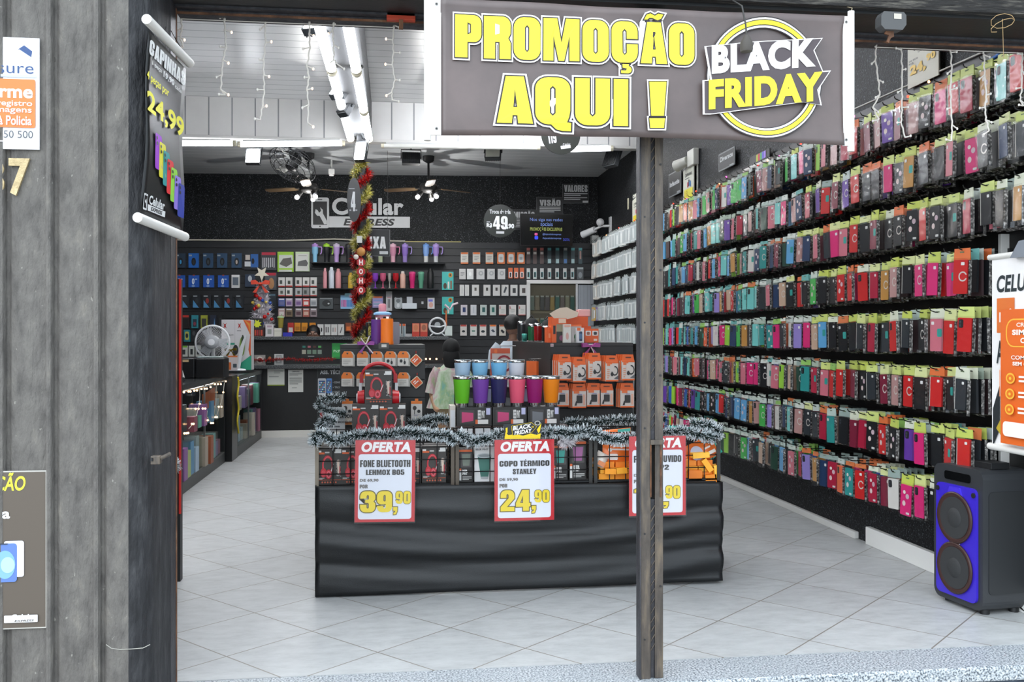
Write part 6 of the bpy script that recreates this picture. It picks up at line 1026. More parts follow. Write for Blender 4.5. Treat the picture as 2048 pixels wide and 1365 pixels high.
for px0, px1, top, k, cup, l in ((918, 946, 900, 'up', '#6c7468', 'black tumbler box with a grey cup at left in the middle basket'), (949, 988, 893, 'white', '#3f7468', 'white tumbler box with green tumbler picture in the middle basket'), (1000, 1040, 895, 'up', '#4a6a8c', 'black tumbler box behind the middle price sign'), (1050, 1094, 895, 'white', '#4a5c8c', 'white tumbler box behind the middle price sign'), (1106, 1135, 892, 'up', '#3f9c90', 'black tumbler box with a turquoise cup in the middle basket'), (1139, 1172, 884, 'up', '#9a5a8a', 'black tumbler box with a glittery pink cup in the middle basket')):
    a, b = onY(px0, top, Y2), onY(px1, top, Y2); pint_box(l, (a.x + b.x) / 2, Y2, zb, b.x - a.x, a.z - zb, cup, .11, k, '#dcdcda' if k == 'white' else '#2a2725')
for i in range(5): pint_box('plain end of a tumbler box in the second rank, ' + ['leftmost', 'second from left', 'central', 'second from right', 'rightmost'][i], c2 - .24 + .12 * i, TY + .22, zb, .105, .2, '#888888', .12, 'plain', '#4a3c34')
z1 = ztop + .005; hl = .062
for i, px in enumerate((930, 965.5, 1003, 1044, 1083, 1120)):
    a, b = onY(px - 17, 850, 5.24), onY(px + 17, 850, 5.24)
    if px < 1130: pint_box('white tumbler box end in the bottom layer on the riser, ' + ['leftmost', 'second from left', 'third from left', 'fourth from left', 'fifth from left', 'rightmost'][i], px and (a.x + b.x) / 2, 5.24, ztop, b.x - a.x, hl, '#888888', .25, 'plain', '#3a2c28')
zl = ztop + hl + .001; zt_ = onY(1000, 815, 5.27).z; boxes = ((913, 984, '#c03c6c', 'black tumbler box lying on its side with pink cup, at left'), (985, 1054, '#c04070', 'black tumbler box lying on its side with pink cup, in the middle'), (1055, 1120, '#6c6e72', 'black tumbler box lying on its side with silver glitter cup'))
for px0, px1, c, l in boxes:
    a, b = onY(px0, 830, 5.27), onY(px1, 830, 5.27); pint_box(l, (a.x + b.x) / 2, 5.27, zl, b.x - a.x - .004, zt_ - zl, c, .12, 'side')
a, b = onY(899, 830, 5.3), onY(912, 830, 5.3); pint_box('pale tumbler box standing left of the lying boxes', (a.x + b.x) / 2, 5.3, ztop, b.x - a.x - .006, onY(900, 812, 5.3).z - ztop, '#888888', .12, 'plain', '#cfc4b8')
a, b = onY(910, 830, 5.4), onY(1060, 830, 5.4)
for i in range(2): pint_box('black tumbler box in the rear layer under the pale tumblers, ' + ['left', 'right'][i], a.x + (b.x - a.x) * (.25 + .5 * i), 5.395, zl, (b.x - a.x) / 2 - .004, zt_ - zl + .105, '#888888', .12, 'side')
def tumbler(px, y0, y1, Y, z, c, label, wpx=35):
    h = onY(px, y0, Y).z - z; r = wpx * Y / F / 2; t = thing('tumbler', label, 'tumbler', (onY(px, y1, Y).x, Y, z + .0005), 0, 'steel tumblers on the boxes')
    MB().lathe([(r * .66, .0), (r * .67, .004), (r * .71, h * .12)], 'chrome', 24).build('base', t); MB().lathe([(r * .72, h * .115), (r * .76, h * .13), (r * .97, h * .86), (r * .985, h * .87)], c + '/r.35', 28).build('body', t)
    MB().lathe([(r * .96, h * .865), (r * 1.0, h * .88), (r * 1.02, h * .96), (r * .98, h * .965)], 'chrome', 28).build('rim', t); MB().lathe([(r * .97, h * .955), (r * .97, h * .985), (r * .8, h * .985)], '#9aa6aa/r.15', 24).box(-r * .25, -r * .6, h * .985, r * .25, r * .2, h, '#2a2e30/r.2').build('lid', t)
for px, c, nm in ((924, '#6cc42c', 'lime green'), (961, '#7c48a8', 'purple'), (998, '#2f2f5c', 'navy blue'), (1034, '#f0607c', 'coral pink'), (1069, '#98206c', 'magenta'), (1102, '#f28a1c', 'orange')): tumbler(px, 751, 813, 5.325, zt_, c, f'{nm} steel tumbler in the front row on the boxes', 36)
for px, c, nm in ((925, '#b4cfe6', 'pearl blue tumbler, leftmost of'), (960, '#8cc6ea', 'sky blue tumbler, second of'), (998, '#7cc0ea', 'blue tumbler, third of'), (1033, '#dcdce4', 'white tumbler, rightmost of')): tumbler(px, 719, 780, 5.455, zt_ + .105 + .0005, c, nm + ' the raised rear row', 34)
# heap of orange earphone boxes in the right basket
def orange_box(label, x, y, z, w, d, h, rot, c): t = MB().box(-w / 2, -d / 2, 0, w / 2, d / 2, h, c); t.dec(frac(w, h), -d / 2 - .0005, [('r', .35, .35, .65, .7, '#f0c890')]) if h > .03 and random.random() < .3 else 0; o = t.build('earphone_box'); o.location = (x, y, z); o.rotation_euler = rot if hasattr(rot, '__len__') else (0, 0, rot); tag(o, label, 'box', 'orange earphone boxes')
OR = ['#f0981c', '#f2a828', '#e8881a', '#f4b83a', '#e07a1c']
a3 = c3 - w3 / 2 + .03; n3 = 7; pw = (w3 - .06) / n3
for r in range(3):
    for i in range(n3): orange_box(f'orange earphone box in the {["lowest", "middle", "upper"][r]} layer of the right basket, {NTH(i + 1)} from the left', a3 + pw * (i + .5) + (.0 if r % 2 == 0 else .008), TY + .1, zb + .031 * r, pw - .006, .075, .029, random.uniform(-.04, .04) if r == 2 else 0, OR[(i * 2 + r) % 5])
    for i in range(n3): orange_box(f'orange earphone box in the {["lowest", "middle", "upper"][r]} layer of the rear rank, {NTH(i + 1)} from the left', a3 + pw * (i + .5), TY + .2, zb + .031 * r, pw - .006, .08, .029, 0, OR[(i * 3 + r) % 5])
for px, py, w, h, rx, c, l in ((1219, 944, .06, .028, .05, 0, 'orange earphone box loose at the left of the heap'), (1242, 943, .055, .03, -.05, 1, 'orange earphone box loose beside the price sign'), (1408, 930, .075, .03, .95, 1, 'orange earphone box tipped steeply at the right of the heap'), (1426, 940, .07, .03, 1.45, 3, 'orange earphone box standing on end at the right post'), (1388, 955, .07, .05, .02, 4, 'larger orange earphone box low at the right'), (1420, 962, .06, .045, -.1, 2, 'larger orange earphone box low by the right post'), (1400, 912, .09, .028, -.05, 3, 'yellow orange earphone box high at the right of the heap')):
    q = onY(px, py, TY + .06); orange_box(l, q.x, TY + .06, q.z - .01, w, .05, h, (0, rx, 0), OR[c])
def orange_bag(label, px0, py0, px1, py1, Y, rot, specs, c='#e2702a'):
    a, b = onY(px0, py1, Y), onY(px1, py0, Y); w, h = b.x - a.x, b.z - a.z; mb = MB(); n = 8; vs = []
    for s_ in (-1, 1):
        for i in range(n + 1):
            for j in range(n + 1): u, v = i / n, j / n; vs.append(((u - .5) * w, s_ * .022 * (math.sin(math.pi * u) * math.sin(math.pi * v)) ** .7, (v - .5) * h))
    k = (n + 1) ** 2; fs = []
    for i in range(n):
        for j in range(n): q = (i * (n + 1) + j, (i + 1) * (n + 1) + j, (i + 1) * (n + 1) + j + 1, i * (n + 1) + j + 1); fs += [q, tuple(k + z for z in q[::-1])]
    mb.add(vs, fs, c + '/r.3', True); mb.dec(lambda a_, b_: ((a_ - .5) * w, (b_ - .5) * h), -.023, specs); o = mb.build('cable_bag'); o.location = ((a.x + b.x) / 2, Y, (a.z + b.z) / 2); o.rotation_euler = (-.12, rot, 0); tag(o, label, 'bag', 'orange cable bags')
WB = '#e8e0d8'
orange_bag('orange cable bag with white cable picture at the left of the right basket', 1205, 888, 1262, 929, TY + .09, .03, [('R', .18, .2, .5, .5, WB, .2), ('o', .16, .6, .3, .8, WB), ('R', .25, .68, .95, .76, WB, .4), ('R', .35, .84, .95, .92, WB, .4)])
orange_bag('orange cable bag lying low at the left of the right basket', 1200, 925, 1260, 943, TY + .11, .06, [('R', .6, .2, .95, .5, WB, .3)]); orange_bag('white and orange bag pressed against the left post', 1189, 905, 1214, 935, TY + .07, .5, [('r', .3, .1, .9, .4, '#c87a4c')], '#cfc6bc')
orange_bag('orange cable bag with round clear window at the right of the heap', 1372, 880, 1432, 925, TY + .1, -.45, [('o', .1, .15, .52, .85, '#b8c0dc'), ('r', .6, .2, .9, .35, WB), ('r', .6, .5, .8, .58, WB)]); orange_bag('green and orange bag behind the right post', 1412, 888, 1440, 915, TY + .16, -.6, [('r', .2, .2, .8, .4, '#2f9c8c')], '#2f9c8c')
orange_bag('teal and orange bag on top of the heap right of the steel post', 1336, 853, 1382, 868, TY + .24, .08, [('r', .25, .1, .95, .45, '#d8642c')], '#3aa898'); orange_bag('teal edged orange bag on top of the heap left of the steel post', 1205, 858, 1262, 870, TY + .26, -.08, [('r', .5, .3, .95, .9, '#3aa898')])
# frosted garlands on the basket rims
def gar(name_label, pts, n, l=.040, wd=.0016, nm='frosted_garland'): tag(needles(pts, 0, int(n * 1.7), GRN, l, wd, WHT, .42).build(nm), name_label, 'garland', 'frosted garlands')
gp = lambda pts, Y: [onY(x, y, Y) for x, y in pts]
gar('frosted garland along the left basket rim', gp([(628, 890), (632, 868), (650, 872), (668, 884), (700, 876), (735, 868), (770, 872), (805, 866), (850, 868), (895, 872), (912, 884)], TY - .02), 4200)
gar('frosted garland looped over the middle basket', gp([(915, 868), (945, 884), (985, 876), (1003, 868), (1020, 876), (1085, 868), (1105, 862), (1140, 868), (1175, 862)], TY - .02), 3200)
gar('frosted garland along the right basket rim', gp([(1178, 862), (1205, 874), (1235, 882), (1262, 876), (1290, 872), (1330, 866), (1365, 862), (1400, 870), (1430, 878), (1438, 862), (1415, 850), (1385, 848)], TY - .02), 3600)
gar('frosted garland on the rear rim between the two displays', gp([(822, 848), (850, 842), (880, 838), (905, 842)], 5.38), 900); gar('frosted garland on the rear rim before the right display', gp([(1120, 852), (1150, 845), (1190, 846), (1230, 842), (1280, 840), (1330, 838)], 5.38), 1900)
gar('frosted garland coil standing left of the headphone boxes', gp([(640, 858), (650, 838), (668, 846)], TY + .25), 700); gar('frosted garland loop around the sign at the left of the table', gp([(690, 795), (655, 797), (636, 805), (640, 815), (660, 824), (690, 828)], 5.5), 1100, .034)
wf = onY(1133, 889, TY); tag(needles([wf + Vector((-.03, 0, .02)), wf, wf + Vector((.035, 0, .03))], 0, 500, ['#e8e4e6', '#d8d2d6'], .04, .004).build('white_pompom'), 'fluffy white pompom on the middle basket rim', 'pompom')
# price signs in clear covers
def offer(label, px0, py0, px1, py1, t1, t2, old, pr, dl, Y=TY - .065):
    t = wall_sign('offer_sign', label, px0, py0, px1, py1, 0, [], '#c8202c/r.3', '#c8202c', thick=.003, group='red offer signs', plane=lambda a, b: onY(a, b, Y), M=Matrix.Translation((0, Y, 0))); w = onY(px1, py0, Y).x - onY(px0, py0, Y).x; h = onY(px0, py0, Y).z - onY(px0, py1, Y).z; f = frac(w, h)
    MB().dec(f, -.0036, [('R', .055, .035, .945, .82, '#e6e8f2', .05)]).build('white_field', t); mb = MB(); mb.dec(f, -.0045, [('t', 'OFERTA', .085, .845, .92, .97, '#f6f2f2', .055, 0, .18), ('t', '^' + t1, .08, .665, .92, .75, '#2c2828')] + ([('t', '^' + t2, dl, .57, 1 - dl, .635, '#2c2828')] if t2 else []) + [('t', old, .08, .485, .39, .525, '#6a6460', .04), ('t', '^POR', .08, .41, .21, .455, '#6a6460')])
    mp = f
    for s_, x0, z0, x1, z1 in pr:
        (a, b), (c, d) = mp(x0, z0), mp(x1, z1); mb.text('^' + s_, a, b, c, d, -.0055, '#6a5c28', 0, .045); mb.text('^' + s_, a, b, c, d, -.0065, '#f0d422')
    mb.build('lettering', t); MB().box(-w / 2 - .003, -.009, -.006, w / 2 + .003, -.0085, h + .004, 'laminate').build('clear_cover', t); return t
o = offer('red framed offer sign FONE BLUETOOTH 39,90 on the left basket', 709, 880, 829, 1046, 'FONE BLUETOOTH', 'LEHMOX B05', 'DE 69,90', [('39', .09, .12, .62, .375), (',', .64, .09, .71, .18), ('90', .68, .22, .93, .37)], .18); o.rotation_euler.y = .012
offer('red framed offer sign COPO TÉRMICO 24,90 on the middle basket', 989, 879, 1108, 1043, 'COPO TÉRMICO', 'STANLEY', 'DE 59,90', [('24', .1, .12, .6, .375), (',', .62, .09, .69, .18), ('90', .67, .22, .92, .37)], .3)
offer('red framed offer sign half hidden behind the steel post', 1258, 872, 1371, 1033, 'FONE DE OUVIDO', 'I12 P2', 'DE 29,90', [('19', .09, .13, .58, .37), (',', .6, .09, .69, .17), ('90', .64, .21, .9, .37)], .3)
t = wall_sign('tag_sign', 'black and yellow price tag sign above the middle offer sign', 1007, 842, 1084, 879, 0, [], '#23272c', '#23272c', thick=.003, plane=lambda a, b: onY(a, b, TY - .05), M=Matrix.Translation((0, TY - .05, 0)), shape=lambda w, h: [(-w * .47, 0), (w * .45, 0), (w * .5, h * .95), (-w * .5, h * .82)])
w = onY(1084, 860, TY - .05).x - onY(1007, 860, TY - .05).x; h = onY(1007, 842, TY - .05).z - onY(1007, 879, TY - .05).z; YW = '#f0d010'
MB().dec(frac(w, h), -.005, [('p', [(.02, 0), (.95, 0), (.96, .3), (.85, .22), (.7, .3), (.5, .18), (.3, .28), (.12, .22), (.05, .4)], YW), ('p', [(.86, .5), (.98, .85), (.94, .4), (.9, .3)], YW), ('p', [(.05, .6), (.1, .64), (.1, .36), (.06, .3)], YW), ('p', [(.2, .72), (.72, .9), (.86, .66), (.74, .36), (.22, .2)], YW), ('p', [(.212, .705), (.718, .882), (.85, .658), (.733, .372), (.23, .218)], '#23272c'), ('g', .72, .6, .78, .7, YW, .6), ('g', .8, .74, .95, .98, '#d8d4c8', .75)]).build('yellow_paint', t)
mb = MB(); f = frac(w, h); (a, b), (c, d) = f(.235, .47), f(.71, .70); mb.text('BLACK', a, b, c, d, -.0112, '#f4f2ee', .04, 0, .1, .14); (a, b), (c, d) = f(.275, .225), f(.72, .45); mb.text('FRIDAY', a, b, c, d, -.0112, '#f4f2ee', .04, 0, .1, .14); mb.build('lettering', t)
t = front('charger_sign', 'white sign with red edge reading CARREGA behind the garland at left', 'sign', 640, 815, 690, 864, 5.56, '#cfd0d0', [('r', 640, 864, 690, 815, '#cfd0d0'), ('r', 640, 864, 647, 815, '#b82c28'), ('r', 640, 864, 645, 848, '#c8b82c'), ('t', 'CARREGADOR', 649, 837, 706, 829, '#2c2e30', .05), ('t', 'VARIOS MODELOS', 653, 847, 705, 842, '#2c2e30', .04), lines(656, 851, 690, 856, 1, '#6a6c6e')])
MB().cyl((0, .01, 0), (0, .01, -t.location.z), .01, .01, '#1c1d1f').build('stake', t)
# =============== display gondolas ===========================================
def gondola(label, x0, x1, y0, y1, top, front_m):
    t = thing('display_unit', label, 'display unit', ((x0 + x1) / 2, y0, 0)); w = (x1 - x0) / 2; d = y1 - y0; MB().box(-w, .03, .06, w, d, top - .02, 'black_board').build('body', t); MB().box(-w + .03, .06, 0, w - .03, d - .03, .06, '#0f0f10').build('plinth', t); MB().box(-w, 0, top - .02, w, d, top, '#211f1e').build('top', t)
    mb = MB(); z = .1
    while z < top - .05: mb.box(-w, 0, z, w, .03, min(z + .1, top - .022), front_m); z += .105
    mb.build('slat_front', t); return t
G1Y, G2Y = 5.62, 6.02; g1a, g1b = onY(680, 700, G1Y).x, onY(850, 700, G1Y).x; zg1 = onY(700, 690, G1Y).z; gondola('low dark display unit behind the headphone boxes', g1a, g1b, G1Y, G1Y + .7, zg1, 'grey_board')
g2a, g2b = onY(1101, 700, G2Y).x, onY(1266, 700, G2Y).x; zg2 = onY(1200, 686, G2Y).z; gondola('long black display unit with orange packs behind the right basket', g2a, g2b, G2Y, 7.95, zg2, 'black_board')
OR1 = '#e0741c'
def hangtag(px0, py0, px1, py1, Y, label, pic=0):
    a, b = onY(px0, py1, Y - .03), onY(px1, py0, Y - .03); w, h = b.x - a.x, b.z - a.z; t = thing('earphone_pack', label, 'earphones', ((a.x + b.x) / 2, Y - .03, a.z), 0, 'orange topped earphone packs')
    o = [(-w / 2, 0), (w / 2, 0), (w / 2, h * .75), (w * .3, h), (-w * .3, h), (-w / 2, h * .75)]; MB().prism(o, -.012, .0, '#cfcac2').build('card', t)
    for k in (1, 2): MB().prism([(x + .005 * k, z - .002 * k) for x, z in o], .002 + .004 * k - .003, .002 + .004 * k, '#b8b4ac').build('card_behind', t)
    MB().dec(frac(w, h), -.0125, [('p', [(0, .55), (1, .55), (1, .75), (.8, 1), (.2, 1), (0, .75)], OR1)]).build('header', t)
    MB().dec(frac(w, h), -.0135, [('o', .42, .8, .58, .92, '#3a2c20')] + ([('o', .2, .22, .45, .45, '#1c1c1e'), ('o', .55, .1, .75, .35, '#1c1c1e'), ('r', .62, .1, .66, .5, '#1c1c1e')] if pic else [lines(.1, .12, .8, .45, 3, '#a8a49c')])).build('print', t); MB().tube([(0, .03, h * .86), (0, -.03, h * .86), (0, -.035, h * .92)], .002, '#8c8c8c', 5).build('hook', t)
for r_, (y0, y1, xs) in enumerate(((703, 732, (695, 725, 753, 780, 806)), (745, 773, (694, 724, 806)))):
    for i, x in enumerate(xs): hangtag(x - 11, y0, x + 11, y1, G1Y, f'orange topped earphone pack, {NTH(i + 1)} from left, {["top", "second"][r_]} row of the low display unit', pic=1 if r_ == 0 and i > 2 else 0)
for i, (cx, cy) in enumerate(((832, 721), (833, 765))):
    q = onY(cx, cy, G1Y - .03); t = thing('cable_tag', f'orange and cream diamond shaped cable tag, the {["upper", "lower"][i]} one', 'cable', (q.x, G1Y - .03, q.z), (0, math.pi / 4 + .08 * i, 0), 'diamond cable tags'); s_ = .028
    MB().prism(rrect(-s_, -s_, s_, s_, .008), -.012, 0, '#d8c8a8').build('card', t); MB().poly(rrect(-s_ * .85, -s_ * .85, s_ * .85, s_ * .85, .006), -.013, '#d8581c').dec(lambda a, b: (a * s_, b * s_), -.0135, [('r', -.5, -.6, -.3, .1, WB), ('r', -.1, -.6, .1, .5, WB), ('o', .1, .0, .6, .5, '#b84818')]).build('face', t); MB().tube([(-s_, -.005, s_), (-s_ * 1.4, -.005, s_ * 1.4)], .003, '#a8281c', 5).build('loop', t)
for i, x0 in enumerate((684, 822)):
    a, b = onY(x0, 850, G1Y - .03), onY(x0 + 22, 802, G1Y - .03); w, h = b.x - a.x, b.z - a.z; t = thing('earphone_box', f'tall white and orange earphone pack hanging at the {["left", "right"][i]} of the low display unit', 'earphones', ((a.x + b.x) / 2, G1Y - .03, a.z), 0, 'tall earphone packs')
    MB().box(-w / 2, -.02, 0, w / 2, 0, h, '#cfcac4').build('carton', t); MB().dec(frac(w, h), -.0205, [('r', 0, .88, 1, 1, OR1), ('R', .35, 1, .65, 1.1, OR1, .2), ('o', .15, .62, .5, .8, '#3a302c'), ('r', .28, .45, .33, .7, '#2a2624'), ('o', .55, .5, .85, .64, '#1e1c1c'), lines(.25, .38, .75, .44, 2, '#9a94a8'), ('R', .25, .14, .8, .34, '#e0d8cc', .1), ('r', .1, .02, .9, .12, '#c8742c')]).build('print', t); MB().tube([(0, .03, h * 1.05), (0, -.02, h * 1.05)], .002, '#8c8c8c', 5).build('hook', t)
q = onY(732, 690, G1Y - .03); t = thing('purple_bow', 'purple foil bow with white ribbons on the low display unit', 'bow', (q.x, G1Y - .02, q.z)); bow((0, -.01, 0), .052, '#8c1f8a/r.3', t, '#cfc6c0'); MB().tube([(0, -.035, 0), (.02, -.04, .05)], .004, '#d8d0cc', 5).tube([(0, -.035, 0), (-.03, -.04, .04)], .004, '#d8d0cc', 5).tube([(0, -.035, 0), (.04, -.04, -.05)], .004, '#d8d0cc', 5).build('ribbon', t)
def big_bottle(px, y0, Y, wpx, c, label, handle=False, extra=None):
    z = zg1; h = onY(px, y0, Y).z - z; r = wpx * Y / F / 2; t = thing('thermal_mug', label, 'mug', (onY(px, 680, Y).x, Y, z + .0005), 0, 'thermal mugs on the low display unit'); MB().lathe([(r * 1.02, 0), (r * 1.04, h * .1), (r * .98, h * .12), (r * .98, h * .9), (r * .9, h * .93)], c + '/r.4', 24).build('body', t); MB().lathe([(r * .62, h * .92), (r * .62, h)], 'chrome', 20).build('neck', t)
    if handle: MB().tube([(-r * .95, 0, h * .8), (-r * 1.7, 0, h * .8), (-r * 1.7, 0, h * .3), (-r * .95, 0, h * .3)], .009, '#1c1c1e', 8).build('handle', t)
    if extra: extra(t, r, h)
big_bottle(774, 634, 5.72, 25, '#e8741a', 'orange thermal mug on the low display unit'); big_bottle(753, 636, 5.80, 22, '#5c2c82', 'purple thermal mug with black handle behind the orange one', True)
q = onY(765, 640, 6.0); t = thing('kids_bottle', 'pink bottle with light blue collar behind the thermal mugs', 'bottle', (q.x, 6.0, zg1 + .0005)); h = onY(765, 608, 6.0).z - zg1
MB().lathe([(.045, 0), (.048, h * .45), (.046, h * .72)], '#d8929c', 20).build('body', t); MB().lathe([(.055, h * .72), (.055, h * .77), (.035, h * .8)], '#8cb8e0', 20).build('collar', t); MB().lathe([(.024, h * .79), (.024, h * .97), (.015, h)], '#d88a96', 16).build('cap', t)
q = onY(788, 660, 6.05); tag(MB().prism(rrect(-.035, 0, .035, .14, .01), -.02, .02, '#8c8a92').build('bottle_sleeve', loc=(q.x, 6.05, zg1 + .0005)), 'grey lilac box half hidden behind the orange thermal mug', 'box')
t = front('shelf_label', 'small clear label holder on the top edge of the low display unit', 'label', 757, 686, 778, 698, G1Y - .004, '#4a4744', [('r', 763, 695, 773, 689, '#d0ccc6')], .002)
# the right unit's packs
def orange_pack(px, py0, py1, Y, label, kind, n=4, wpx=25, skew=0.0):
    t = None
    for k in range(n - 1, -1, -1):
        y = Y - .03 - .026 * (n - 1 - k); a, b = onY(px - wpx / 2, py1, Y - .03), onY(px + wpx / 2, py0, Y - .03); w, h = b.x - a.x, b.z - a.z
        t = thing('cable_pack', label if k == 0 else label.replace('topped ', '').replace(' from the left in the', ' stack,').replace(' row of the right unit', ' row') + f', {NTH(k)} pack behind the front one', 'accessory pack', ((a.x + b.x) / 2 - .008 * k, Y - .035 - .024 * (n - 1 - k), a.z), skew, 'orange packs on the right display unit')
        MB().box(-w / 2, -.02, 0, w / 2, 0, h * .76, '#cfc4bc').build('carton', t); MB().prism([(-w / 2, h * .76), (w / 2, h * .76), (w * .42, h), (-w * .42, h)], -.012, -.006, '#e0601c').build('hang_tab', t)
        if k == 0:
            MB().dec(frac(w, h), -.0205, [('r', 0, .7, 1, .76, '#e0601c'), ('r', 0, 0, 1, .06, '#e0601c'), ('r', .1, .6, .5, .7, '#e0703c')] + ([('g', .45, .22, .98, .6, '#1c1a1a', .72), ('r', .35, .38, .68, .66, '#cfc4bc'), ('o', .38, .2, .62, .36, '#1c1a1a'), ('p', [(.62, .1), (1, .08), (1, .24)], '#5a5a5e'), lines(.1, .1, .3, .5, 5, '#d09070')] if kind == 0 else [('R', .3, .2, .72, .52, '#2a2828', .1), ('R', .38, .54, .7, .58, '#8c88a8', .2), ('p', [(.15, .1), (.3, .1), (.35, .3), (.25, .28)], '#2a2828'), ('r', .78, .12, .92, .56, '#e0a890')])).build('print', t)
        else: MB().dec(frac(w, h), -.0205, [('r', 0, 0, 1, .76, '#dc6424')]).build('print', t)
        MB().dec(frac(w, h), -.0135, [('R', .3, .86, .75, .91, '#5a2a14', .4)]).build('hang_hole', t)
for i, (x, y0, y1) in enumerate(((1124, 709, 760), (1153, 714, 764), (1183, 706, 758), (1217, 711, 762), (1249, 709, 760))): orange_pack(x, y0, y1, G2Y, f'orange topped cable pack, {NTH(i + 1)} from the left in the upper row of the right unit', 0)
for i, (x, y0, y1) in enumerate(((1120, 766, 812), (1154, 767, 815), (1183, 766, 812), (1208, 767, 811), (1249, 766, 814))): orange_pack(x, y0, y1, G2Y, f'orange topped charger pack, {NTH(i + 1)} from the left in the lower row of the right unit', 1, 3, 27)
q = onY(1180, 694, G2Y - .02); t = thing('purple_bow', 'magenta bow with white string on the right display unit', 'bow', (q.x, G2Y - .02, q.z)); bow((0, -.01, 0), .062, '#8a1c72/r.35', t); MB().tube([(0, -.03, 0), (.015, -.035, -.03), (.02, -.035, -.06)], .004, '#d8d0cc', 5).build('ribbon', t)
front('shelf_label', 'white label strip beside the magenta bow', 'label', 1172, 688, 1195, 692, G2Y - .004, '#c8c4c4', [], .002); front('letter_label', 'small pink and white letter label on the right unit corner', 'label', 1101, 688, 1107, 694, G2Y - .004, '#c8b8bc', [('t', 'B', 1102.5, 693, 1105.5, 689, '#7a2a3a')], .002); front('dome_light', 'translucent round button light below the upper orange row', 'light', 1232, 758, 1249, 766, G2Y - .05, '#a89088', [], .03, shape=None) if False else tag(MB().ball((0, 0, 0), (.03, .02, .014), '#a89088/r.2', 12, 8).build('dome_button', loc=onY(1240, 762, G2Y - .02)), 'translucent round button below the upper orange row', 'button')
for i, (z, x) in enumerate(((735, 1.0), (790, 1.0))):
    for k in range(3):
        q = onX(1093 - 5 * k, z - 8, g2a - .05); t = thing('side_pack', f'orange pack on the left side of the right unit, {["upper", "lower"][i]} hook, {NTH(k + 1)} from the front', 'accessory pack', (g2a - .055, G2Y + .35 + .12 * k, q.z), math.pi / 2 + .3, 'side packs of the right unit'); MB().box(-.04, -.016, -.12, .04, 0, 0, '#d8642c').dec(frac(.08, .12, -.04, -.12), -.0165, [('r', .1, .1, .9, .65, '#cfc4bc')]).build('carton', t); MB().tube([(.0, -.02, .0), (.0, .0, .015), (.02, -.07, .015)], .003, '#8a8a8a', 5).build('hook', t)
q = onX(1014, 740, g2a - .06); t = thing('headset_pack', 'white and red headset pack hanging at the far left side of the right unit', 'headset', (g2a - .045, 7.75, q.z - .1), -.15); MB().box(-.16, -.03, 0, .0, 0, .28, '#c8bcb8').dec(frac(.16, .28, -.16, 0), -.031, [('r', 0, .85, 1, 1, '#c85a3c'), ('R', .2, .86, .35, .97, '#e0703c', .2), ('g', .3, .3, 1.1, .8, '#8c2430', .75), ('r', 0, 0, .08, .85, '#b04a38')]).build('carton', t); MB().tube([(-.08, -.015, .27), (-.08, -.015, .3), (.06, -.015, .3)], .004, '#8a8a8a', 5).build('hook', t)
def topbox(label, px0, py0, px1, Y, c, specs, d=.1, nm='gadget_box', rot=0):
    o = stand(nm, label, 'box', px0, py0, px1, Y, zg2, c, specs, d, 'boxes on the right display unit', rot); return o
OB = '#d8581c'
topbox('large orange box at the rear of the right unit', 1103, 634, 1176, G2Y + .34, OB, [], .14); topbox('orange box at left behind the vase picture box', 1096, 655, 1106, G2Y + .14, OB, [('r', .1, .3, .5, .6, '#e08a5c')], .14)
topbox('tall orange box with dark gradient vase picture', 1104, 637, 1133, G2Y + .1, OB, [('r', .3, 0, 1, .75, '#8c8268'), ('r', .3, 0, 1, .45, '#2c2620'), ('o', .5, .08, .8, .3, '#7a3a5a'), ('r', .08, .35, .24, .7, '#1c1e22'), ('r', .45, .8, .95, .98, '#d8b8a0')], .1)
topbox('narrow white box with small picture beside the vase box', 1127, 649, 1142, G2Y + .06, '#cfccc4', [('o', .3, .15, .7, .55, '#c89a90'), ('r', .1, .85, .9, .95, '#d8a08a')], .06); topbox('pale box with green cactus picture', 1140, 650, 1163, G2Y + .08, '#b8b0ac', [('o', .35, .15, .7, .5, '#2c5c38'), ('r', .4, .05, .65, .2, '#2a4a34'), ('r', 0, .9, 1, 1, '#d8642c')], .07)
topbox('white box with dark smart watch picture', 1154, 656, 1168, G2Y + .02, '#cfcfd0', [('r', 0, .8, .5, 1, '#d8642c'), ('R', .3, .1, .75, .75, '#2a3a52', .3), ('R', .34, .25, .7, .6, '#4a6a8c', .2)], .05); topbox('wide orange box with two black speakers pictured', 1169, 658, 1197, G2Y + .06, OB, [('R', .08, .5, .45, .85, '#d8d2cc', .1), ('R', .55, .5, .95, .85, '#d8d2cc', .1), ('R', .16, .56, .38, .78, '#8c5a48', .3), ('R', .64, .56, .88, .78, '#2c2e34', .3), ('r', .65, .12, .9, .28, '#e0c8b8')], .1)
topbox('orange box lying behind the speaker box', 1166, 653, 1182, G2Y + .18, '#cc5018', [], .1)
q = onY(1160, 642, G2Y + .36); t = thing('pink_box', 'translucent pink box on top of the large orange box', 'box', (q.x + .03, G2Y + .36, onY(1140, 634, G2Y + .34).z + .001)); MB().box(-.045, 0, 0, .045, .08, .05, '#d8a09c/r.3').build('carton', t, bevel=.008)
q = onY(1131, 634, G2Y + .33); tag(MB().prism([(-.1, .03), (-.07, .0), (-.02, -.01), (.03, -.005), (.09, .01), (.1, .04), (.06, .055), (.02, .075), (-.03, .07), (-.06, .055)], -.004, 0, '#cfc4b0').build('paper_bubble', loc=(q.x - .01, G2Y + .33, onY(1131, 637, G2Y + .33).z)), 'cream paper speech bubble on the large orange box', 'paper cutout')
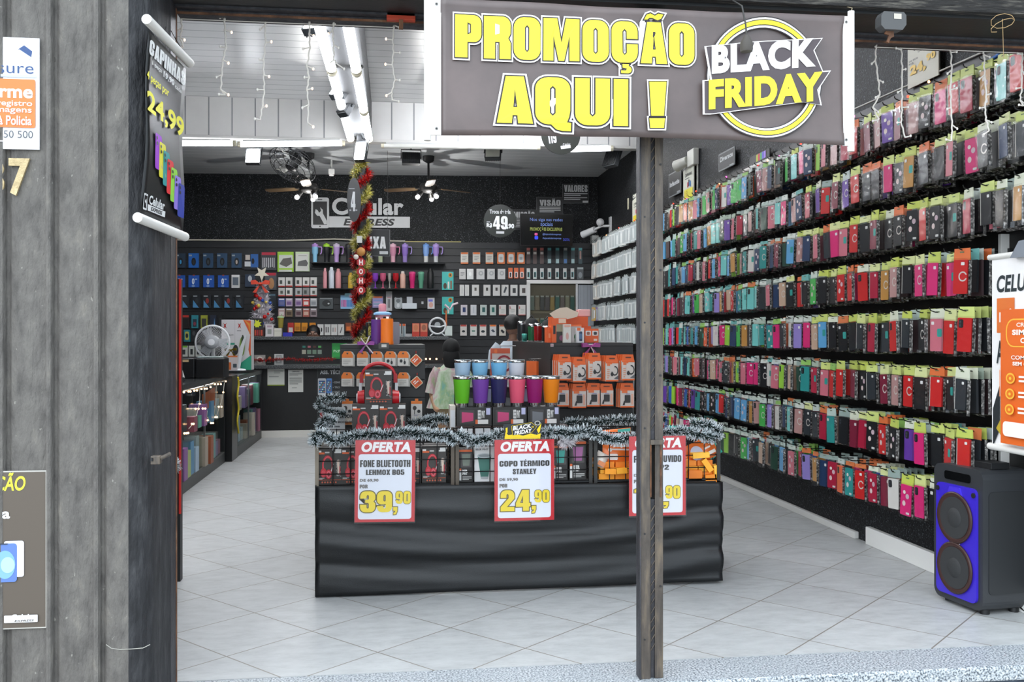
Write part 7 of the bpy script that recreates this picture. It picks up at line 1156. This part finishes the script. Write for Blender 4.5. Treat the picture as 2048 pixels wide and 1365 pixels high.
for px, y0, wpx, Y, c, l, lid in ((1043, 643, 17, 7.55, '#2a2c2e', 'black steel cup at the left of the cup row', 'chrome'), (1064, 648, 17, 7.2, '#24603c', 'green steel cup with white mark', 'chrome'), (1076, 647, 17, 6.85, '#8c1418', 'dark red steel cup in the cup row', 'chrome'), (1094, 652, 21, 6.5, '#1c1a1a', 'wide black steel cup beside the orange boxes', 'chrome'), (1049, 668, 11, 7.35, '#54b8a8', 'small aqua printed cup before the black cup', '#54b8a8')):
    h = onY(px, y0, Y).z - zg2; r = wpx * Y / F / 2; t = thing('steel_cup', l, 'cup', (onY(px, 680, Y).x, Y, zg2 + .0005), 0, 'steel cups on the right display unit'); MB().lathe([(r * .9, .008), (r * .95, h * .1), (r, h * .85)], c + '/r.3', 20).build('body', t); MB().lathe([(r * 1.02, h * .84), (r * 1.02, h * .95), (r * .8, h)], lid, 20).lathe([(r * .88, 0), (r * .92, .01)], lid, 20).build('rim', t)
# =============== shop front =================================================
# steel centre post: two flanges with a ribbed channel between, a lock slot halfway
PY = 3.50; xa, xb = onY(1280, 800, PY).x, onY(1327, 800, PY).x; w = xb - xa; t = thing('steel_post', 'weathered steel post standing in the middle of the opening', 'post', ((xa + xb) / 2, PY, 0)); h = ZL + .0
def strip(x0, x1, z0, z1, y0=0, y1=.05, m='steel'): return MB().box(x0, y0, z0, x1, y1, z1, m)
zs0, zs1 = onY(1300, 995, PY).z, onY(1300, 890, PY).z
mb = MB(); mb.box(-w / 2, 0, .0, -w * .07, .05, h, 'steel').box(-w / 2 - .002, -.004, .0, -w / 2 + .004, .05, h, 'steel_dark').box(w * .19, .004, .0, w / 2, .05, h, 'steel'); mb.build('flange', t, bevel=.002)
mb = MB(); mb.box(-w * .07, .012, 0, w * .19, .05, zs0 - .01, 'steel_dark').box(-w * .07, .012, zs1 + .015, w * .19, .05, h, 'steel_dark').box(-w * .05, .03, zs0 - .01, w * .4, .05, zs1 + .015, '#1c1b1b/r.8')
mb.tube([(-w * .06, .006, 0), (-w * .06, .006, zs0)], .003, 'steel', 5).tube([(w * .18, .006, 0), (w * .18, .006, h)], .003, 'steel', 5).tube([(-w * .06, .006, zs1), (-w * .06, .006, h)], .003, 'steel', 5); mb.build('channel', t)
mb = MB(); z = .1
while z < h - .05:
    if not zs0 - .06 < z < zs1 + .03: mb.tube([(-w * .05, .011, z), (w * .17, .011, z + .03)], .0028, 'steel', 4)
    z += .035
mb.build('tread_pattern', t)
mb = MB(); mb.box(-w * .06, -.004, zs1, w * .5, .012, zs1 + .018, 'steel').box(-w * .06, -.002, zs0, -w * .02, .012, zs1, 'rust').box(w * .36, -.002, zs0, w * .42, .012, zs1, 'rust'); mb.build('lock_slot', t)
mb = MB()
for i in range(12): mb.cyl((w * (.38 if i % 2 else -.3), -.001, .15 + .2 * i), (w * (.38 if i % 2 else -.3), .002, .15 + .2 * i), .004, .004, '#242426', 8)
mb.build('screw_hole', t)
# promotion banner: sagging printed sheet between two white tubes
BY = 3.36; q0, q1 = onY(876, 275, BY), onY(1686, 295, BY); xl, xr = onY(848, 100, BY).x, onY(1709, 100, BY).x; zb_, ztp = onY(862, 270, BY).z, onY(1690, 33, BY).z
t = thing('promotion_banner', 'long black banner PROMOÇÃO AQUI with BLACK FRIDAY ring over the opening', 'banner', ((xl + xr) / 2, BY, zb_)); L = t.location; w, h = xr - xl, ztp - zb_; bh = w / 2; wl = .058
def wave(x, z): u = (x + bh) / w; v = z / h; return .006 * math.sin(u * 9) * math.sin(math.pi * v) + .004 * math.sin(23 * u + 5 * v) * (abs(2 * v - 1) ** 2) - .012 * math.exp(-((1 - v) * 14) ** 2) + .008 * math.exp(-(v * 12) ** 2) * math.sin(5 * u)
nx, nz = 70, 20; mb = MB(); vs = []; xs0, xs1 = -bh + wl, bh - wl * .75
for i in range(nx + 1):
    for j in range(nz + 1): x = xs0 + (xs1 - xs0) * i / nx; z = h * j / nz; e = math.sin(math.pi * i / nx); vs.append((x, wave(x, z), z + (.012 * (1 - j / nz) * e - .008 * (j / nz) * e)))
mb.add(vs, [(i * (nz + 1) + j, (i + 1) * (nz + 1) + j, (i + 1) * (nz + 1) + j + 1, i * (nz + 1) + j + 1) for i in range(nx) for j in range(nz)], 'vinyl', True); o = mb.build('sheet', t); m_ = o.modifiers.new('thick', 'SOLIDIFY'); m_.thickness = .0012; m_.offset = 1
mb = MB().prism([(-bh + .005, .0), (-bh + wl + .002, .0), (-bh + wl + .002, h), (-bh + .005, h)], -.004, .004, 'white_vinyl'); mb.build('white_hem', t); MB().prism([(bh - wl * .75 - .002, .0), (bh - .004, .0), (bh - .004, h), (bh - wl * .75 - .002, h)], -.004, .004, 'white_vinyl').build('white_hem', t)
for x in (-bh + .012, bh - .014): MB().cyl((x, .0, -.02), (x, .0, h + .02), .0125, .0125, '#e4e0da', 12).build('tube', t)
mb = MB()
for x in (-bh + wl - .014, bh - wl * .6):
    for z in (.022, h - .022): mb.add([(x + .006 * math.cos(i * .5236), -.0055, z + .006 * math.sin(i * .5236)) for i in range(12)], [tuple(range(12))], '#8c8a86'); mb.add([(x + .003 * math.cos(i * .5236), -.006, z + .003 * math.sin(i * .5236)) for i in range(12)], [tuple(range(12))], '#1c1a1a')
mb.build('eyelet', t)
mb = MB()
for x in (-bh + .012, bh - .014): mb.tube([(x, 0, h + .015), (x + .015, .02, h + .04), (x + .01, .05, ZL + .012 - L.z)], .0015, '#b8a888', 4)
mb.build('tie_wire', t)
mpb = lambda a, b: ((onY(a, b, BY).x - L.x), (onY(a, b, BY).z - L.z)); YL_, WH_, BK_ = '#f0e030/r.45', '#f0ecea/r.45', '#2b2325/r.45'
def ban(mb, s, x0, z0, x1, z1, layers, off, shear=0, rise=0):
    k = len(mb.v); y = -.016
    for m_, g in layers: mb.text(s, x0, z0, x1, z1, y, m_, off, g, shear, rise); y -= .0012
    mb.v[k:] = [(x, y_ + wave(x, z) + .006, z) for x, y_, z in mb.v[k:]]
LAY = [(WH_, .062), (BK_, .028), (YL_, 0)]
mb = MB(); ban(mb, '^PROMOÇÃO', mpb(910, 113)[0], mpb(1247, 149)[1], mpb(1386, 60)[0], mpb(1303, 31)[1], LAY, 0); ban(mb, '^AQUI', mpb(993, 248)[0], mpb(1140, 263)[1], mpb(1254, 162)[0], mpb(1100, 156)[1], LAY, 0); mb.build('lettering', t)
mb = MB(); y = -.016
for m_, g in ((WH_, .0085), (BK_, .0035), (YL_, 0)):
    for q4 in (((1296, 166), (1330, 166), (1325, 234), (1300, 234)), ((1296, 239), (1327, 239), (1325, 258), (1298, 258))):
        p4 = [mpb(*q_) for q_ in q4]; c0 = sum(p[0] for p in p4) / 4; c1_ = sum(p[1] for p in p4) / 4; mb.poly([(p[0] + math.copysign(g, p[0] - c0), p[1] + math.copysign(g, p[1] - c1_)) for p in p4], y, m_)
    y -= .0012
mb.build('exclamation_mark', t)
mb = MB(); cx, cz = mpb(1527, 158); R_ = (mpb(1635, 158)[0] - mpb(1417, 158)[0]) / 2; y = -.0125
for ro, ri, m_ in ((1.07, .87, BK_), (1.05, .885, WH_), (1.02, .92, BK_), (1.005, .935, YL_)): k = len(mb.v); mb.ring(cx, cz, R_ * ro, R_ * ri, y, m_, 56); mb.v[k:] = [(x, q + wave(x, z), z) for x, q, z in mb.v[k:]]; y -= .0012
def plate(pts, m_, y): k = len(mb.v); mb.poly([mpb(*p) for p in pts], y, m_); mb.v[k:] = [(x, q + wave(x, z) + .002, z) for x, q, z in mb.v[k:]]
P1 = [(1408, 98), (1500, 88), (1638, 81), (1622, 104), (1642, 150), (1420, 166)]; P2 = [(1404, 166), (1500, 158), (1654, 146), (1630, 182), (1636, 212), (1600, 206), (1420, 230), (1405, 230)]
def grow(p, s): cx_, cy_ = sum(a for a, b in p) / len(p), sum(b for a, b in p) / len(p); return [(cx_ + (a - cx_) * s, cy_ + (b - cy_) * (1 + (s - 1) * 1.9)) for a, b in p]
plate(grow(P1, 1.03), WH_, -.0245); plate(grow(P2, 1.03), WH_, -.0246); plate(P1, '#4a4043/r.45', -.0258); plate(P2, '#4a4043/r.45', -.0259); mb.build('ring_emblem', t)
mb = MB(); x0, z0 = mpb(1418, 153); x1, z1 = mpb(1626, 103); rs = .11; ban(mb, 'BLACK', x0, z0, x1, z1, [(WH_, .0)], .055, 0, rs); x0, z0 = mpb(1412, 223); x1, z1 = mpb(1640, 172); ban(mb, 'FRIDAY', x0, z0, x1, z1, [(YL_, .0)], .055, 0, rs)
mb.v = [(x, y_ - .018, z) for x, y_, z in mb.v]; mb.build('ring_lettering', t)
# bulb socket on a wire before the banner
q = onY(1493, 88, 3.30); t = thing('lamp_socket', 'old black bulb socket hanging on a wire before the banner', 'lamp socket', (q.x, 3.30, q.z)); MB().lathe([(.021, -.028), (.023, -.02), (.022, .005), (.012, .025), (.008, .032)], '#4a4540/r.7', 14).build('socket', t); e = onY(1484, 12, 3.30) - q; MB().tube([(0, 0, .03), (-.003, 0, .07), (e.x + .004, .0, e.z - .02), (e.x, .0, e.z), (e.x, .1, ZL + .014 - q.z)], .0032, '#3a3836', 6).build('wire', t)
# phone case banner hung on the left jamb, edge-on to the street
BXp = -.835; pA, pB, pC = onX(297, 35, -.85), onX(380, 127, -.80), onX(275, 435, -.85)
y0, y1 = 3.30, 3.80; t = thing('case_banner', 'narrow black banner CAPINHAS 24,99 hung on the left jamb', 'banner', (-.845, 3.22, 1.0)); T = t.location
# plan line of the banner runs from the near end (left in the picture) to the far end beside the jamb
def nearfar(pxn, pyn, Yn, pxf, pyf, Yf): return onY(pxn, pyn, Yn), onY(pxf, pyf, Yf)
YN, YFR = 3.20, 3.63
tn, tf = nearfar(293, 38, YN, 380, 127, YFR); bn, bf = nearfar(275, 435, YN, 370, 474, YFR)
def rot_frame(o, a, u): z = u.normalized(); x = (a - a.dot(z) * z).normalized(); y = z.cross(x); return Matrix((( x.x, y.x, z.x, o.x), (x.y, y.y, z.y, o.y), (x.z, y.z, z.z, o.z), (0, 0, 0, 1)))
tl, tr = onY(298, 62, YN + .03), onY(372, 138, YFR - .03); bl, br = onY(280, 428, YN + .03), onY(366, 462, YFR - .03)
n_ = 10; mb = MB(); vs = []; nrm = (tr - tl).cross(bl - tl).normalized()
nrm = nrm if nrm.dot(Vector((0, 0, H)) - tl) > 0 else -nrm
def bp(u, v, o=0): p = tl.lerp(tr, u).lerp(bl.lerp(br, u), 1 - v); return p + nrm * (o + .010 * math.sin(5 * v + 1.5 * u) * math.sin(math.pi * min(max(v, 0), 1)))
vs = [bp(i / n_, j / n_) - T for i in range(n_ + 1) for j in range(n_ + 1)]; mb.add(vs, [(i * 11 + j, (i + 1) * 11 + j, (i + 1) * 11 + j + 1, i * 11 + j + 1) for i in range(n_) for j in range(n_)], '#121314/r.35', True); o = mb.build('sheet', t); m_ = o.modifiers.new('thick', 'SOLIDIFY'); m_.thickness = .0015
for a, b, nm in ((tn, tf, 'tube'), (bn, bf, 'tube')): MB().cyl(a - T, b - T, .0165, .0165, '#dedad4', 14).build(nm, t)
MB().tube([tn.lerp(tf, .35) - T, onY(334, 48, 3.6) - T, tf - T], .0015, '#2a2826', 4).build('tie_wire', t)
def onban(mb): mb.v = [tuple(bp(x, z, -y) - T) for x, y, z in mb.v]; return mb
YB2 = '#e8e020'; FR = lambda a, b: (a, b); mb = MB(); mb.dec(FR, -.002, [('t', '^CAPINHAS', .03, .885, .96, .965, '#dcdcda'), ('t', '1 peça', .12, .835, .36, .865, '#c8c8c6', .02), ('t', '19,90', .4, .825, .68, .865, '#d8d8d6', .05), ('t', 'cada', .7, .825, .88, .85, '#c8c8c6', .02), ('t', '4 peças por', -.0, .73, .56, .79, YB2, .02), ('t', '24,99', .0, .55, 1.0, .685, YB2, .03)]); onban(mb).build('lettering', t); mb = MB()
for i, c in enumerate(('#9a3ac0', '#d8d02c', '#1f8c8c', '#d8242c', '#8ccc3c', '#8c74d0', '#2c3c9c')): x = .2 + .095 * i; z = .28 - .035 * i; mb.dec(FR, -.003 - .0008 * i, [('R', x, z, x + .17, z + .2, c, .12), ('o', x + .02, z + .165, x + .06, z + .185, '#1c1c1e'), ('o', x + .02, z + .135, x + .06, z + .155, '#1c1c1e')])
onban(mb).build('phone_prints', t); mb = MB(); logo(mb, FR, -.003, .03, .03, .5, .12, '#dcdcda', '#141416'); onban(mb).build('emblem', t)
# plaques, numbers and poster on the pier
FY = 3.276
def plaque(name, label, cat, px0, py0, px1, py1, body, specs, edge=None, thick=.006): return wall_sign(name, label, px0, py0, px1, py1, 0, specs, body, edge or body, cat, thick, plane=lambda a, b: onY(a, b, FY), M=Matrix.Translation((0, FY, 0)))
BLU = '#2c4a7c'
plaque('security_plaque', 'white and orange security plaque high on the grey pier', 'sign', -62, 78, 80, 297, '#e6e6ea', [('p', [(38, 100), (50, 92), (66, 104), (64, 116), (54, 110), (44, 106)], BLU), ('p', [(40, 100), (64, 116), (60, 122), (34, 112)], '#e8e8ec'), ('t', 'insure', -32, 146, 69, 128, BLU, -.004), ('r', -60, 152.8, 75, 152, '#b8c4dc'), ('R', -60, 254, 73, 161, '#ea7838', .04), ('t', 'Alarme', -58, 195, 68, 172, '#f4ece8', .03), ('t', 'Com registro', -56, 214, 67, 203, '#f4ece8', .01), ('t', 'de imagens', -42, 228, 66, 216, '#f4ece8', .01), ('t', 'à Policia', 0, 251, 66, 234, '#f4ece8', .02), ('t', '4150 50 500', -40, 276, 69, 264, '#4a4c52', .0), lines(-10, 281, 40, 287, 1, '#c8c8cc')], '#e8e8ec')
for ch, x0, x1, l in (('3', -28, 10, 'brass house number 3 cut by the picture edge'), ('7', 19, 61, 'brass house number 7 on the grey pier')):
    a, b = onY(x0, 392, FY), onY(x1, 318, FY); t = thing('house_number', l, 'house number', (a.x, FY, a.z), 0, 'brass house numbers'); mb = MB(); mb.text(ch, 0, 0, b.x - a.x, b.z - a.z, -.008, 'brass', .03); o = mb.build('digit', t); m_ = o.modifiers.new('thick', 'SOLIDIFY'); m_.thickness = .010; m_.offset = -1
plaque('shop_poster', 'brown grey poster with phone pictures low on the grey pier', 'poster', -110, 941, 94, 1263, '#5a5046/r.5', [('t', 'PROMOÇÃO', -108, 991, 50, 945, '#e4e63c', .02, 0, .12), ('t', 'Compra', -98, 1046, 22, 1016, '#e8e6ea', .03), ('R', 10, 1154, 50, 1081, '#dcdcea', .12), ('R', -26, 1165, 36, 1086, '#5a78b8', .1), ('o', -8, 1158, 33, 1100, '#7cacd8'), ('o', 4, 1146, 32, 1113, '#a8d4e0'), ('r', -4, 1089, 18, 1086, '#2c3444'), ('R', 11, 1245, 78, 1228, '#e4e4e8', .1), ('t', 'EXPRESS', 32, 1243, 70, 1237.5, '#5a5046', .02, 0, .2), ('t', 'Celular', 26, 1236, 76, 1226, '#f2f2f4', .02)], '#b8b4ac')
q = onY(322, 915, 3.33); t = thing('door_latch', 'small steel latch bracket on the pier edge', 'latch', (q.x, 3.30, q.z)); MB().box(-.022, -.02, -.018, .008, .012, .01, 'steel').build('plate', t, bevel=.002); MB().tube([(-.018, -.022, -.006), (-.018, -.022, .004)], .005, '#1c1c1e').tube([(.005, -.01, .0), (.032, .02, .012)], .007, 'steel').build('bolt', t)
# wired box and odd wires under the lintel
q = onY(1785, 42, 3.36); t = thing('wired_box', 'grey sensor box with a rusty lever under the lintel', 'box', (q.x, 3.39, q.z)); MB().prism([(-.05, -.02), (-.035, -.035), (.035, -.035), (.05, -.015), (.05, .02), (.04, .032), (-.04, .032), (-.05, .015)], -.04, .005, '#4c4c4c/r.6').build('body', t, bevel=.003); MB().poly([(.0, .005), (.03, .005), (.03, .025), (.0, .025)], -.0412, '#b8b0a4').build('sticker', t); MB().prism([(-.02, -.03), (.01, -.035), (.012, -.055), (.0, -.06), (-.01, -.08), (-.016, -.075), (-.008, -.05), (-.024, -.045)], -.02, -.012, 'rust').build('lever', t)
q = onY(802, 8, 3.68); t = thing('orange_clamp', 'orange painted clamp on the lintel left of the banner', 'clamp', (q.x, 3.66, ZL - .025)); MB().box(-.055, 0, -.0, .055, .03, .03, '#b83c1c').build('jaw', t, bevel=.003); MB().box(-.008, -.005, -.035, .008, .01, .0, 'rust').build('screw', t)
q = onY(2005, 38, 3.39); MBw = MB(); MBw.tube([q + Vector((.05 * math.cos(i * .7), 0, .025 * math.sin(i * .7 * 1.1) - .002 * i)) for i in range(16)], .0014, '#a8895c', 4).tube([q, q + Vector((.004, 0, -.15))], .001, '#a8895c', 4); tag(MBw.build('loose_wire'), 'thin curled wire loop dangling from the lintel at right', 'wire')
# icicle lights
def icicles(label, strands, Y, lit):
    t = thing('icicle_lights', label, 'string lights', (onY(strands[0][0][0], 40, Y).x, Y, ZL - .03)); o = t.location; WC = '#d6cfc6/r.5'
    tops = [onY(*s_[0], Y) for s_ in strands]; tops = [Vector((p.x, Y, ZL - .03)) for p in tops]; MB().tube([p - o for p in tops], .0022, WC, 4).build('cord', t)
    for s_, tp in zip(strands, tops):
        pts = [onY(*p, Y) for p in s_]; pts[0].z = ZL - .03; fine = []
        for a, b in zip(pts, pts[1:]):
            for k in range(5): fine.append(a.lerp(b, k / 5) + Vector((.0018 * math.sin(k * 2.1 + a.z * 50), .0018 * math.cos(k * 2.1), 0)))
        fine.append(pts[-1]); st = MB().tube([p - o for p in fine], .0034, WC, 5).build('strand', t)
        for i in range(1, len(pts)):
            p = pts[i] - o; g = 1 if (i + int(tp.x * 50)) % 2 else -1; e = p + Vector((g * random.uniform(.015, .028), random.uniform(-.01, .01), random.uniform(-.02, .008)))
            b = MB().tube([p, e], .003, WC, 5).ball(e, (.0045, .0045, .006), '#ffd8b8/e1.5' if lit and i % 2 == 0 else '#e8e2da', 6, 4).build('bulb', t); 
icicles('white icicle light strands hanging at the left part of the opening', [[(362, 25), (364, 55), (360, 75), (367, 95)], [(448, 12), (449, 35), (450, 60), (452, 95), (446, 120), (443, 150), (442, 180), (450, 190)], [(531, 15), (530, 50), (531, 85), (528, 120), (527, 150), (529, 180), (524, 215), (521, 240)], [(618, 14), (619, 40), (619, 68), (620, 95), (614, 132), (618, 155), (614, 180), (617, 210), (616, 246)], [(670, 15), (668, 40), (666, 60), (667, 90), (668, 120), (674, 128)], [(787, 18), (788, 50), (786, 80), (787, 105), (785, 130), (790, 160), (784, 185), (784, 200)]], 3.74, True)
icicles('white icicle light strands hanging at the right part of the opening', [[(1750, 58), (1752, 90), (1751, 120), (1757, 160), (1759, 190), (1746, 215), (1757, 240)], [(1801, 62), (1803, 100), (1804, 140), (1804, 180), (1804, 215), (1802, 245), (1810, 275)], [(1900, 72), (1902, 105), (1903, 140), (1901, 180), (1902, 215), (1904, 250), (1903, 282)], [(1966, 75), (1968, 110), (1969, 150), (1973, 190), (1970, 215), (1972, 240), (1978, 262)], [(2044, 78), (2045, 110), (2043, 140), (2044, 175), (2040, 200), (2047, 212)]], 3.74, False)
